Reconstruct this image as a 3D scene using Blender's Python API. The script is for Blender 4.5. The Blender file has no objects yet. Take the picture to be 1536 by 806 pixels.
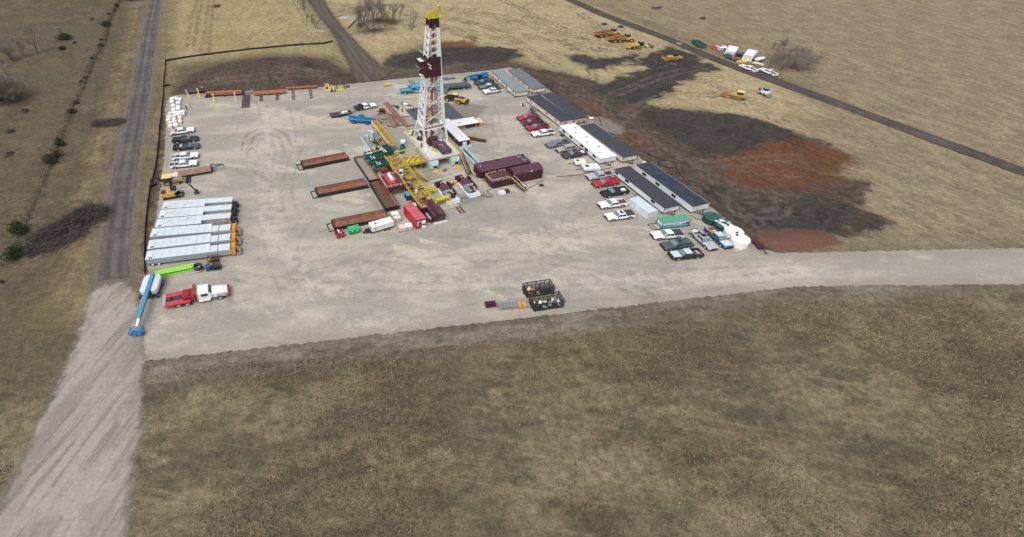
import bpy, math, random
import numpy as np
from mathutils import Matrix, Vector

R_ = math.radians
rng = random.Random(7)
nrg = np.random.default_rng(11)
scene = bpy.context.scene
COL = scene.collection

# ------------------------------------------------------------------ camera
CAM_H, CAM_P, CAM_ROLL, CAM_F, CAM_CY, CAM_CX = 59.462, 0.6707880, 0.0072158, 788.297, 352.924, 595.5725
FULL_W, FULL_H = 1536.0, 806.0
_fw = Vector((0, math.cos(CAM_P), -math.sin(CAM_P)))
_up0 = Vector((0, math.sin(CAM_P), math.cos(CAM_P)))
_rt0 = Vector((1, 0, 0))
_rt = _rt0 * math.cos(CAM_ROLL) + _up0 * math.sin(CAM_ROLL)
_up = _up0 * math.cos(CAM_ROLL) - _rt0 * math.sin(CAM_ROLL)
cam_data = bpy.data.cameras.new("camera")
cam = bpy.data.objects.new("camera", cam_data)
COL.objects.link(cam)
m = Matrix(((_rt.x, _up.x, -_fw.x, 0), (_rt.y, _up.y, -_fw.y, 0), (_rt.z, _up.z, -_fw.z, CAM_H), (0, 0, 0, 1)))
cam.matrix_world = m
cam_data.sensor_fit = 'HORIZONTAL'
cam_data.sensor_width = 36.0
cam_data.lens = CAM_F / FULL_W * 36.0
cam_data.shift_x = (FULL_W / 2 - CAM_CX) / FULL_W
cam_data.shift_y = -(FULL_H / 2 - CAM_CY) / FULL_W
cam_data.clip_start = 0.5
cam_data.clip_end = 12000
scene.camera = cam

# ------------------------------------------------------------------ overcast daylight
SUN_EL, SUN_AZ = 58.0, 215.0            # azimuth: compass style, from +Y clockwise (light comes from there)
world = bpy.data.worlds.new("World")
scene.world = world
world.use_nodes = True
wn = world.node_tree.nodes
wl = world.node_tree.links
for n_ in list(wn):
 wn.remove(n_)
sky = wn.new('ShaderNodeTexSky')
sky.sky_type = 'NISHITA'
sky.sun_disc = False
sky.sun_elevation = R_(SUN_EL)
sky.sun_rotation = R_(SUN_AZ)
sky.air_density = 1.0
sky.dust_density = 6.0
sky.ozone_density = 1.0
wb_ = wn.new('ShaderNodeBackground')
wb_.inputs['Strength'].default_value = 0.14
wo_ = wn.new('ShaderNodeOutputWorld')
wl.new(sky.outputs[0], wb_.inputs[0])
wl.new(wb_.outputs[0], wo_.inputs[0])
sun_d = bpy.data.lights.new("sun", 'SUN')
sun_d.energy = 0.85
sun_d.angle = R_(60)
sun_d.color = (1.0, 0.99, 0.93)
sun = bpy.data.objects.new("sun", sun_d)
COL.objects.link(sun)
_az = R_(SUN_AZ)
_sd = Vector((math.sin(_az) * math.cos(R_(SUN_EL)), math.cos(_az) * math.cos(R_(SUN_EL)), math.sin(R_(SUN_EL))))
sun.rotation_euler = _sd.to_track_quat('Z', 'Y').to_euler()
scene.view_settings.view_transform = 'Standard'
scene.view_settings.look = 'None'
scene.view_settings.exposure = 0.39
scene.view_settings.gamma = 1.0
scene.cycles.max_bounces = 5
scene.cycles.transparent_max_bounces = 12

# ------------------------------------------------------------------ surveyed positions: a pixel of the photo read as a point on the ground
ZONE = dict(a=(200,110,7.675), b=(200,200,7.675), c=(200,290,7.675), d=(180,375,7.675), e=(400,210,7.675), f=(470,280,7.675), g=(520,170,7.675),
 h=(560,220,7.675), i=(560,0,7.675), j=(570,90,7.675), k=(470,100,7.675), l=(690,85,7.675), m=(690,180,7.675), n=(770,140,7.675), o=(850,220,7.675),
 p=(950,290,7.675), q=(0,0,6.144), r=(0,120,6.144), s=(0,240,6.144), t=(0,330,6.144), u=(230,0,4.151), v=(850,20,4.38), w=(850,150,4.38), x=(700,400,7.675),
 A=(600,150,12.79), B=(610,200,13.9), C=(540,175,15.21), D=(560,215,15.21), E=(570,260,12.79), F=(640,240,12.79), H=(970,300,15.21), I=(595,5,15.21),
 J=(885,35,10.2), L=(1020,45,8.533), M=(1070,125,15.21), N=(270,110,11.815), O=(380,105,9.594), P=(595,85,10.893), Q=(690,175,15.21), R=(450,0,7.675), X=(0,0,1.0))

def G(z, x, y, h=0.0):
 """ground (or height h) point seen at zoom-zone pixel"""
 ox, oy, s = ZONE[z]
 X, Y = ox + x / s, oy + y / s
 d = _fw * CAM_F + _rt * (X - CAM_CX) - _up * (Y - CAM_CY)
 t = (h - CAM_H) / d.z
 return Vector((d.x * t, d.y * t, h))

K = 0.65                                  # vertical scale of machines relative to their catalogue size
RIG0 = Vector((6.626, 98.32, 0)); RIGA = R_(21.6)
def RG(x, y, z=0.0):
 c, s = math.cos(RIGA), math.sin(RIGA)
 return Vector((RIG0.x + x * c - y * s, RIG0.y + x * s + y * c, z))

# ------------------------------------------------------------------ mesh builder
class MB:
 def __init__(s):
  s.v = []; s.f = []; s.mi = []; s.m = 0
 def add(s, vs, fs):
  o = len(s.v); s.v += [tuple(p) for p in vs]
  for f in fs:
   s.f.append([o + i for i in f]); s.mi.append(s.m)
  return s
 def box(s, x0, y0, z0, x1, y1, z1):
  return s.hexa([(x0,y0,z0),(x1,y0,z0),(x1,y1,z0),(x0,y1,z0),(x0,y0,z1),(x1,y0,z1),(x1,y1,z1),(x0,y1,z1)])
 def cbox(s, cx, cy, z0, lx, ly, h, rz=0.0, tx=1.0, ty=1.0):
  c, sn = math.cos(rz), math.sin(rz); P = []
  for z, ax, ay in ((z0, 1, 1), (z0 + h, tx, ty)):
   for px, py in ((-1,-1),(1,-1),(1,1),(-1,1)):
    a, b = px * lx / 2 * ax, py * ly / 2 * ay
    P.append((cx + a * c - b * sn, cy + a * sn + b * c, z))
  return s.hexa(P)
 def hexa(s, p):
  return s.add(p, [(3,2,1,0),(4,5,6,7),(0,1,5,4),(1,2,6,5),(2,3,7,6),(3,0,4,7)])
 def quad(s, a, b, c, d):
  return s.add([a,b,c,d], [(0,1,2,3)])
 def tube(s, p, q, r, n=5, r2=None, cap=True):
  p = Vector(p); q = Vector(q); d = q - p
  if d.length < 1e-6: return s
  d.normalize(); a = d.orthogonal().normalized(); b = d.cross(a); r2 = r if r2 is None else r2
  vs = []
  for k in range(n):
   t = 2 * math.pi * k / n; w = a * math.cos(t) + b * math.sin(t)
   vs.append(p + w * r); vs.append(q + w * r2)
  fs = [(2*k, 2*((k+1) % n), 2*((k+1) % n)+1, 2*k+1) for k in range(n)]
  if cap:
   fs.append(tuple(2*k for k in range(n))[::-1]); fs.append(tuple(2*k+1 for k in range(n)))
  return s.add(vs, fs)
 def path(s, pts, r, n=5):
  for a, b in zip(pts[:-1], pts[1:]): s.tube(a, b, r, n)
  return s
 def bar(s, p, q, w, h):
  """rectangular bar, w across (horizontal), h in height"""
  p = Vector(p); q = Vector(q); d = (q - p).normalized()
  a = Vector((-d.y, d.x, 0)); a = a.normalized() if a.length > 1e-4 else Vector((1, 0, 0))
  b = d.cross(a)
  V = []
  for c in (p, q):
   for i, j in ((-1,-1),(1,-1),(1,1),(-1,1)): V.append(c + a * (w/2*i) + b * (h/2*j))
  return s.add(V, [(3,2,1,0),(4,5,6,7),(0,1,5,4),(1,2,6,5),(2,3,7,6),(3,0,4,7)])
 def loft(s, rings, cap=True, closed=True):
  n = len(rings[0]); vs = [p for r in rings for p in r]; fs = []
  for i in range(len(rings) - 1):
   for k in range(n if closed else n - 1):
    k2 = (k + 1) % n
    fs.append((i*n+k, i*n+k2, (i+1)*n+k2, (i+1)*n+k))
  if cap:
   fs.append(tuple(range(n))[::-1]); fs.append(tuple((len(rings)-1)*n + k for k in range(n)))
  return s.add(vs, fs)
 def prism(s, prof, y0, y1):
  """profile in x,z extruded along y"""
  return s.loft([[(x, y0, z) for x, z in prof], [(x, y1, z) for x, z in prof]])
 def prismx(s, prof, x0, x1):
  return s.loft([[(x0, y, z) for y, z in prof], [(x1, y, z) for y, z in prof]])
 def lathe(s, cx, cy, prof, n=20, cap=True):
  return s.loft([[(cx + r * math.cos(2*math.pi*k/n), cy + r * math.sin(2*math.pi*k/n), z) for k in range(n)] for r, z in prof], cap)
 def drum(s, c, axis, r, w, n=12):
  c = Vector(c); a = Vector(axis).normalized() * (w / 2)
  return s.tube(c - a, c + a, r, n)
 def rail(s, pts, h, r=0.035, step=1.6, mid=True):
  for a, b in zip(pts[:-1], pts[1:]):
   a = Vector(a); b = Vector(b); L = (b - a).length; n = max(1, int(round(L / step)))
   for k in range(n + 1):
    p = a.lerp(b, k / n); s.tube(p, p + Vector((0, 0, h)), r, 4, cap=False)
   up = Vector((0, 0, h))
   s.tube(a + up, b + up, r, 4)
   if mid: s.tube(a + up * .5, b + up * .5, r * .8, 4)
  return s
 def blob(s, cx, cy, cz, rx, ry, rz, nz=5, n=8, j=0.0):
  rings = []
  for i in range(nz + 1):
   t = math.pi * (i / nz) * .98 + .01 * math.pi
   rings.append([(cx + rx*math.sin(t)*math.cos(2*math.pi*k/n)*(1+rng.uniform(-j,j)), cy + ry*math.sin(t)*math.sin(2*math.pi*k/n)*(1+rng.uniform(-j,j)), cz - rz*math.cos(t)*(1+rng.uniform(-j,j))) for k in range(n)])
  return s.loft(rings)
 def build(s, name, mats, parent=None, zs=1.0, smooth=False, loc=None):
  me = bpy.data.meshes.new(name)
  V = s.v if zs == 1.0 else [(x, y, z * zs) for x, y, z in s.v]
  me.from_pydata(V, [], s.f)
  if not isinstance(mats, (list, tuple)): mats = [mats]
  for mt in mats: me.materials.append(mt)
  if len(mats) > 1: me.polygons.foreach_set('material_index', s.mi)
  if smooth: me.polygons.foreach_set('use_smooth', [True] * len(me.polygons))
  me.update()
  o = bpy.data.objects.new(name, me); COL.objects.link(o)
  if parent is not None: o.parent = parent
  if loc is not None: o.location = loc
  return o

def tag(o, label=None, cat=None, group=None, kind=None):
 if label: o['label'] = label
 if cat: o['category'] = cat
 if group: o['group'] = group
 if kind: o['kind'] = kind
 return o
def T(name, label, cat, loc, rz=0.0, group=None):
 o = bpy.data.objects.new(name, None); COL.objects.link(o)
 o.empty_display_size = .5
 o.location = loc; o.rotation_euler = (0, 0, rz)
 return tag(o, label, cat, group, 'thing')
def copy_tree(o, parent=None):
 c = o.copy(); COL.objects.link(c)
 if parent is not None: c.parent = parent
 for ch in list(o.children): copy_tree(ch, c)
 return c
def rect(Q, X, Y, h=0.0):
 """near-left, near-right and far-left corner at height h -> location on the ground, heading of the X side, lengths"""
 q, x, y = G(*Q, h), G(*X, h), G(*Y, h)
 dx, dy = x - q, y - q
 ax = math.atan2(dx.y, dx.x); ay = math.atan2(dy.y, dy.x) - math.pi / 2
 while ay - ax > math.pi: ay -= 2 * math.pi
 while ay - ax < -math.pi: ay += 2 * math.pi
 a = (ax * dx.length ** 2 + ay * dy.length ** 2) / (dx.length ** 2 + dy.length ** 2)
 return Vector((q.x, q.y, 0)), a, dx.length, dy.length

# ------------------------------------------------------------------ materials
MATS = {}
def nt(mt): return mt.node_tree.nodes, mt.node_tree.links
def mat(name, col, rough=0.6, metal=0.0, var=0.18, scale=1.2, dirt=None, dirt_amt=0.0, spec=0.4, coord='Object'):
 if name in MATS: return MATS[name]
 mt = bpy.data.materials.new(name); mt.use_nodes = True
 N, Lk = nt(mt); b = N['Principled BSDF']
 b.inputs['Roughness'].default_value = rough; b.inputs['Metallic'].default_value = metal
 b.inputs['Specular IOR Level'].default_value = spec
 tc = N.new('ShaderNodeTexCoord')
 n1 = N.new('ShaderNodeTexNoise'); n1.inputs['Scale'].default_value = scale; n1.inputs['Detail'].default_value = 5
 n1.inputs['Roughness'].default_value = .65
 Lk.new(tc.outputs[coord], n1.inputs['Vector'])
 mr = N.new('ShaderNodeMapRange'); mr.inputs[1].default_value = .3; mr.inputs[2].default_value = .7
 mr.inputs[3].default_value = 1 - var; mr.inputs[4].default_value = 1 + var
 Lk.new(n1.outputs[0], mr.inputs[0])
 mx = N.new('ShaderNodeMix'); mx.data_type = 'RGBA'; mx.blend_type = 'MULTIPLY'; mx.inputs[0].default_value = 1
 mx.inputs[6].default_value = (*col, 1)
 Lk.new(mr.outputs[0], mx.inputs[7])
 out = mx.outputs[2]
 if dirt is not None:
  n2 = N.new('ShaderNodeTexNoise'); n2.inputs['Scale'].default_value = scale * 1.7; n2.inputs['Detail'].default_value = 6
  n2.inputs['Roughness'].default_value = .7
  Lk.new(tc.outputs[coord], n2.inputs['Vector'])
  m2 = N.new('ShaderNodeMapRange'); m2.inputs[1].default_value = .62 - dirt_amt * .3; m2.inputs[2].default_value = .74 - dirt_amt * .2
  Lk.new(n2.outputs[0], m2.inputs[0])
  mm = N.new('ShaderNodeMath'); mm.operation = 'MULTIPLY'; mm.inputs[1].default_value = .85
  Lk.new(m2.outputs[0], mm.inputs[0])
  m3 = N.new('ShaderNodeMix'); m3.data_type = 'RGBA'; m3.inputs[7].default_value = (*dirt, 1)
  Lk.new(mm.outputs[0], m3.inputs[0]); Lk.new(out, m3.inputs[6]); out = m3.outputs[2]
 Lk.new(out, b.inputs['Base Color'])
 MATS[name] = mt
 return mt
def grating(name, ca, cb, sx, sy, rough=.7):
 """fine two colour weave: open steel grating seen from above"""
 if name in MATS: return MATS[name]
 mt = mat(name, ca, rough)
 N, Lk = nt(mt); b = N['Principled BSDF']
 src = b.inputs['Base Color'].links[0].from_socket
 tc = N.new('ShaderNodeTexCoord'); mp = N.new('ShaderNodeMapping'); mp.inputs['Scale'].default_value = (sx, sy, 1)
 Lk.new(tc.outputs['Object'], mp.inputs[0])
 n = N.new('ShaderNodeTexNoise'); n.inputs['Scale'].default_value = 1; n.inputs['Detail'].default_value = 3
 Lk.new(mp.outputs[0], n.inputs['Vector'])
 mr = N.new('ShaderNodeMapRange'); mr.inputs[1].default_value = .42; mr.inputs[2].default_value = .6
 Lk.new(n.outputs[0], mr.inputs[0])
 mx = N.new('ShaderNodeMix'); mx.data_type = 'RGBA'; mx.inputs[7].default_value = (*cb, 1)
 Lk.new(mr.outputs[0], mx.inputs[0]); Lk.new(src, mx.inputs[6]); Lk.new(mx.outputs[2], b.inputs['Base Color'])
 return mt
DUST = (.30, .26, .20)
RUST = (.20, .085, .045)
white = mat('white_paint', (.70, .71, .72), .45, dirt=(.5, .48, .43), dirt_amt=.1, var=.05)
offwhite = mat('cream_siding', (.62, .58, .48), .6, dirt=(.35, .31, .25), dirt_amt=.15, var=.07)
siding = mat('pale_siding', (.67, .72, .75), .6, dirt=(.40, .41, .40), dirt_amt=.22, var=.06)
roofwhite = mat('white_roof', (.74, .74, .73), .5, dirt=(.6, .58, .54), dirt_amt=.12, var=.04)
maroon = mat('maroon_paint', (.050, .013, .022), .45, dirt=(.16, .11, .11), dirt_amt=.2, var=.25)
maroonroof = mat('faded_maroon_roof', (.092, .036, .055), .4, dirt=(.17, .1, .11), dirt_amt=.25, var=.2)
rigblue = mat('pale_blue_steel', (.33, .45, .48), .55, dirt=(.25, .24, .2), dirt_amt=.25, var=.12)
deckgrey = mat('worn_deck_steel', (.54, .57, .56), .6, dirt=(.34, .31, .25), dirt_amt=.2, var=.14)
yellow = mat('yellow_paint', (.50, .36, .06), .55, dirt=(.3, .2, .05), dirt_amt=.25, var=.15)
lemon = mat('bright_yellow_paint', (.52, .43, .04), .55, dirt=(.4, .3, .05), dirt_amt=.2, var=.12)
paleyel = mat('pale_yellow_rail', (.62, .50, .22), .55, var=.12)
machyel = mat('machine_yellow', (.50, .31, .055), .55, dirt=(.22, .165, .095), dirt_amt=.5, var=.25, scale=1.6)
orange = mat('orange_paint', (.55, .26, .055), .55, dirt=(.35, .2, .1), dirt_amt=.2)
grate = grating('muddy_yellow_grating', (.38, .27, .055), (.13, .085, .045), 2.2, 2.2)
greenmach = mat('dark_green_paint', (.018, .095, .070), .5, dirt=(.2, .2, .16), dirt_amt=.25)
rust = mat('rusty_steel', (.20, .088, .05), .8, var=.35, scale=.9, dirt=(.27, .17, .11), dirt_amt=.35)
rustdark = mat('dark_rust', (.10, .05, .035), .8, var=.35, dirt=(.18, .09, .05), dirt_amt=.3)
rustorange = mat('orange_rust_pipe', (.30, .105, .042), .75, var=.3, dirt=(.15, .07, .045), dirt_amt=.3)
black = mat('black_paint', (.018, .019, .021), .45, dirt=(.09, .08, .07), dirt_amt=.2)
rubber = mat('tyre_rubber', (.022, .022, .022), .85, dirt=(.12, .1, .08), dirt_amt=.25)
dark = mat('dark_machinery', (.035, .036, .038), .6, dirt=(.11, .095, .08), dirt_amt=.3)
steel = mat('galvanised_steel', (.40, .42, .43), .45, .3, dirt=(.28, .26, .22), dirt_amt=.25)
greysteel = mat('grey_steel', (.22, .24, .25), .55, .1, dirt=(.16, .14, .12), dirt_amt=.25)
chrome = mat('bright_metal', (.55, .56, .57), .25, .8)
glass = mat('tinted_glass', (.022, .028, .034), .08, var=.05, spec=.9)
paleglass = mat('sky_sheen_windscreen', (.14, .20, .22), .08, var=.1, spec=.9)  # pale base colour stands in for sky reflected in the glass
redp = mat('red_paint', (.36, .032, .038), .4, dirt=(.25, .06, .05), dirt_amt=.15)
pinkroof = mat('faded_red_roof', (.50, .10, .12), .5, dirt=(.5, .22, .22), dirt_amt=.25, var=.12)
bluep = mat('machine_blue', (.018, .155, .36), .45, dirt=(.10, .16, .22), dirt_amt=.3, var=.25, scale=2)
skyblue = mat('sky_blue_paint', (.065, .26, .40), .4, dirt=(.12, .2, .26), dirt_amt=.3, var=.2)
shingle = mat('charcoal_shingles', (.040, .046, .056), .85, var=.25, scale=2.5, dirt=(.075, .08, .09), dirt_amt=.3)
greyroof = mat('weathered_grey_roof', (.20, .235, .25), .7, var=.16, scale=.8, dirt=(.28, .30, .31), dirt_amt=.3)
mattex = mat('slate_plastic_mat', (.068, .085, .10), .6, var=.2, dirt=(.12, .125, .13), dirt_amt=.3)
wood = mat('weathered_planks', (.28, .17, .12), .8, var=.25, dirt=(.2, .13, .1), dirt_amt=.3)
sack = mat('white_sack', (.78, .77, .75), .7, var=.07, scale=2)
cardb = mat('pale_carton', (.62, .52, .42), .8, var=.1)
trim_red = mat('dark_red_trim', (.20, .018, .025), .5)
trim_green = mat('dark_green_trim', (.025, .10, .055), .5)
trim_black = mat('black_trim', (.02, .021, .023), .6)
silver = mat('silver_cladding', (.60, .68, .71), .4, .15, var=.06, dirt=(.45, .46, .45), dirt_amt=.25)
silverside = mat('shaded_silver_side', (.36, .41, .44), .5, .2, var=.08, dirt=(.25, .25, .23), dirt_amt=.25)  # darker copy of the cladding: overcast side shade put into the colour
lamp_red = mat('red_lens', (.35, .01, .01), .3)
lamp_clear = mat('clear_lens', (.75, .76, .75), .15)
skin = mat('skin', (.45, .26, .18), .6)
navy = mat('navy_cloth', (.025, .03, .05), .9)
greycloth = mat('grey_cloth', (.10, .10, .11), .9)
hivis = mat('orange_cloth', (.7, .16, .02), .8)
# ================================================================== SETTING: ground, pad, roads
def poly_px(pts): return np.array([[G('X', x, y).x, G('X', x, y).y] for x, y in pts])
def sdist(P, poly):
 """signed distance to polygon, positive inside"""
 x, y = P[:, 0], P[:, 1]; n = len(poly); d = np.full(len(P), 1e18); ins = np.zeros(len(P), bool)
 for i in range(n):
  a = poly[i]; b = poly[(i + 1) % n]; e = b - a
  wx, wy = x - a[0], y - a[1]
  t = np.clip((wx * e[0] + wy * e[1]) / (e @ e + 1e-12), 0, 1)
  d = np.minimum(d, (wx - e[0] * t) ** 2 + (wy - e[1] * t) ** 2)
  c = ((a[1] <= y) & (b[1] > y)) | ((b[1] <= y) & (a[1] > y))
  xi = a[0] + (y - a[1]) / (b[1] - a[1] + 1e-12) * e[0]
  ins ^= c & (x < xi)
 d = np.sqrt(d)
 return np.where(ins, d, -d)
def ldist(P, line):
 x, y = P[:, 0], P[:, 1]; d = np.full(len(P), 1e18)
 for a, b in zip(line[:-1], line[1:]):
  e = b - a; wx, wy = x - a[0], y - a[1]
  t = np.clip((wx * e[0] + wy * e[1]) / (e @ e + 1e-12), 0, 1)
  d = np.minimum(d, (wx - e[0] * t) ** 2 + (wy - e[1] * t) ** 2)
 return np.sqrt(d)
_tab = nrg.random((256, 256))
def vnoise(P, s):
 x, y = P[:, 0] * s + 1000, P[:, 1] * s + 1000
 xi, yi = np.floor(x).astype(int), np.floor(y).astype(int); fx, fy = x - xi, y - yi
 fx = fx * fx * (3 - 2 * fx); fy = fy * fy * (3 - 2 * fy)
 g = lambda a, b: _tab[a % 256, b % 256]
 return (g(xi, yi) * (1 - fx) + g(xi + 1, yi) * fx) * (1 - fy) + (g(xi, yi + 1) * (1 - fx) + g(xi + 1, yi + 1) * fx) * fy
def fbm(P, s, o=4):
 r = 0; a = .5
 for k in range(o): r = r + a * vnoise(P + 17.3 * k, s * 2 ** k); a *= .5
 return r
def sstep(x, a, b):
 t = np.clip((x - a) / (b - a), 0, 1); return t * t * (3 - 2 * t)

# outlines, read off the photo
_s0 = G('X', 1200, 430); _s1 = G('X', 955, 458)
_sd_ = (_s1 - _s0).normalized()
_swcorner = _s1 + _sd_ * ((_s1.x + 43) / abs(_sd_.x))
_e0 = G('X', 1200, 379); _e1 = _e0 + Vector((70, 3, 0)); _e2 = _e0 + Vector((600, 60, 0))
_q1 = _s0 + Vector((80, 2, 0)); _q2 = _s0 + Vector((610, 56, 0))
PAD = np.vstack([poly_px([(214, 457), (219, 425), (222, 400), (231, 345), (238, 300), (243, 262), (247, 225), (249, 185), (247, 165), (251, 149), (263, 143), (292, 141),
 (330, 139.5), (400, 136), (480, 131), (530, 125.5), (600, 118), (640, 114.5), (700, 109), (742, 105), (765, 101), (800, 122), (822, 134), (885, 178),
 (930, 212), (962, 238), (1000, 262), (1068, 312), (1098, 337), (1125, 362), (1141, 373), (1165, 379)]),
 np.array([[_e0.x, _e0.y], [_e1.x, _e1.y], [_e2.x, _e2.y], [_q2.x, _q2.y], [_q1.x, _q1.y], [_s0.x, _s0.y], [_s1.x, _s1.y], [_swcorner.x, _swcorner.y], [_swcorner.x - 1, _swcorner.y + 8]])])
ROADL = poly_px([(235, -8), (233.5, 0), (228, 28), (213, 122), (200.5, 190), (189, 251), (180, 310), (172, 371), (170, 427)])
ROADL = np.vstack([ROADL + (ROADL[0] - ROADL[1]) * 0, ]); ROADL = np.vstack([ROADL[0] + (ROADL[0] - ROADL[1]) / np.linalg.norm(ROADL[0] - ROADL[1]) * 400, ROADL])
APRON = poly_px([(153, 430), (160, 428), (170, 427), (183, 423), (193, 427), (203, 440), (208, 458), (214, 500), (216, 560), (208, 660), (180, 830), (120, 1100), (-260, 1100), (-40, 830), (50, 660), (95, 560), (120, 495), (131, 458), (140, 442)])
ROADR = poly_px([(800, -20), (852, -2), (899, 20), (960, 43), (1010, 62), (1052, 81), (1090, 96), (1140, 113), (1200, 135), (1290, 168)])
_d = ROADR[-1] - ROADR[-2]; ROADR = np.vstack([ROADR[0] + (ROADR[0] - ROADR[1]) * 25, ROADR, ROADR[-1] + _d / np.linalg.norm(_d) * 500])
HAUL = poly_px([(459, -4), (482, -4), (497, 20), (510, 36), (523, 52), (540, 70), (555, 84), (572, 101), (590, 107), (570, 121), (533, 124), (531, 112), (524, 98), (514, 78), (505, 60), (497, 46), (480, 25)])
BROWNS = [poly_px([(256, 142), (262, 133), (276, 125), (281, 113), (300, 106), (320, 99), (345, 93), (400, 87), (455, 85), (492, 91), (505, 100), (516, 108), (534, 112), (580, 112),
 (640, 105), (700, 98), (760, 93), (800, 102), (840, 108), (893, 122), (940, 148), (985, 160), (1010, 185), (1060, 212), (1100, 226), (1140, 240), (1240, 262), (1310, 275), (1290, 310), (1350, 335), (1280, 356), (1200, 346), (1200, 378), (1145, 375),
 (1120, 350), (1060, 312), (950, 236), (880, 182), (815, 136), (760, 103), (640, 116), (530, 127), (330, 141)]),
 poly_px([(246, 150), (250, 160), (247, 190), (243, 240), (236, 300), (229, 345), (219, 400), (216, 400), (219, 340), (226, 290), (236, 245), (241, 195)])]
DARKS = [poly_px([(585, 82), (625, 76), (660, 70), (700, 68), (745, 71), (775, 76), (785, 84), (760, 93), (715, 97), (690, 93), (655, 101), (615, 103), (580, 98)]),
 poly_px([(893, 131), (930, 117), (975, 100), (1000, 94), (1040, 90), (1070, 95), (1077, 104), (1050, 112), (1030, 122), (1010, 132), (985, 148), (960, 155), (935, 150), (910, 143)]),
 poly_px([(960, 168), (1000, 158), (1060, 168), (1125, 174), (1180, 195), (1230, 212), (1275, 236), (1240, 250), (1200, 235), (1140, 225), (1100, 235), (1050, 225), (990, 195)]),
 poly_px([(1040, 275), (1090, 285), (1150, 300), (1230, 296), (1290, 315), (1260, 345), (1150, 345), (1110, 335)]),
 poly_px([(940, 98), (985, 75), (1005, 70), (1048, 85), (1060, 95), (1000, 100)]),
 poly_px([(800, 70), (900, 78), (960, 70), (1000, 82), (960, 100), (900, 118), (860, 110), (840, 95)]) ]
DARKSOFT = DARKS[-1]; DARKS = DARKS[:-1]
REDS = [poly_px([(1075, 240), (1110, 226), (1150, 214), (1190, 208), (1240, 215), (1280, 240), (1262, 268), (1215, 282), (1180, 278), (1130, 284), (1095, 262)]),
 poly_px([(870, 150), (885, 152), (920, 180), (990, 225), (975, 228), (930, 200), (890, 172)]),
 poly_px([(645, 63), (690, 60), (725, 65), (700, 72), (650, 70)])]
GPATCH = poly_px([(883, 178), (900, 174), (925, 184), (938, 195), (932, 202), (910, 198), (895, 190)])
TAN = poly_px([(856, -6), (1020, 55), (1110, 92), (1205, 128), (1225, 150), (1190, 200), (1180, 240), (1200, 300), (1210, 372), (1400, 378), (1900, 372), (1900, -6)])
REDPILE = poly_px([(1133, 362), (1140, 352), (1158, 348), (1175, 343), (1215, 345), (1250, 352), (1268, 366), (1215, 378.5), (1180, 378.5), (1160, 375)])
GOLD = [poly_px([(248, -6), (455, -6), (500, 50), (525, 100), (500, 85), (400, 80), (250, 100)]), poly_px([(480, -6), (860, -6), (1010, 60), (1180, 130), (1250, 165), (1260, 215), (1170, 195), (1050, 165), (960, 160), (900, 125), (820, 100), (760, 85), (640, 62), (560, 95), (510, 40)])]
MUD = poly_px([(950, 450), (1040, 445), (1200, 428), (1330, 416), (1536, 405), (1536, 425), (1330, 438), (1200, 450), (1100, 456), (1040, 470), (900, 492), (600, 530), (300, 565), (100, 585), (100, 548), (300, 528), (600, 493), (870, 460)])
OLIVE = poly_px([(40, 458), (75, 425), (100, 380), (130, 360), (152, 385), (150, 420), (120, 470), (60, 500)])

def axis(lo, hi, st, far):
 c = list(np.arange(lo, hi + 1e-6, st)); d = st; a = []; x = lo
 while x > -far: d *= 1.35; x -= d; a.append(x)
 b = []; x = hi; d = st
 while x < far: d *= 1.35; x += d; b.append(x)
 return np.array(a[::-1] + c + b)
def grid_mesh(name, xs, ys, zfun, keep=None):
 X, Y = np.meshgrid(xs, ys); P = np.column_stack([X.ravel(), Y.ravel()]); nx, ny = len(xs), len(ys)
 z = zfun(P)
 i = np.arange(nx * ny).reshape(ny, nx)
 q = np.column_stack([i[:-1, :-1].ravel(), i[:-1, 1:].ravel(), i[1:, 1:].ravel(), i[1:, :-1].ravel()])
 if keep is not None:
  k = keep(P); q = q[k[q].any(axis=1)]
  used = np.unique(q); remap = np.full(nx * ny, -1); remap[used] = np.arange(len(used)); q = remap[q]; P = P[used]; z = z[used]
 me = bpy.data.meshes.new(name)
 me.vertices.add(len(P)); me.vertices.foreach_set('co', np.column_stack([P, z]).astype(np.float32).ravel())
 me.loops.add(len(q) * 4); me.loops.foreach_set('vertex_index', q.astype(np.int32).ravel())
 me.polygons.add(len(q)); me.polygons.foreach_set('loop_start', np.arange(0, len(q) * 4, 4, dtype=np.int32))
 me.polygons.foreach_set('use_smooth', np.ones(len(q), bool))
 me.update(calc_edges=True)
 o = bpy.data.objects.new(name, me); COL.objects.link(o)
 return o, P
def attr(o, name, val):
 a = o.data.attributes.new(name, 'FLOAT', 'POINT'); a.data.foreach_set('value', val.astype(np.float32))

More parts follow.
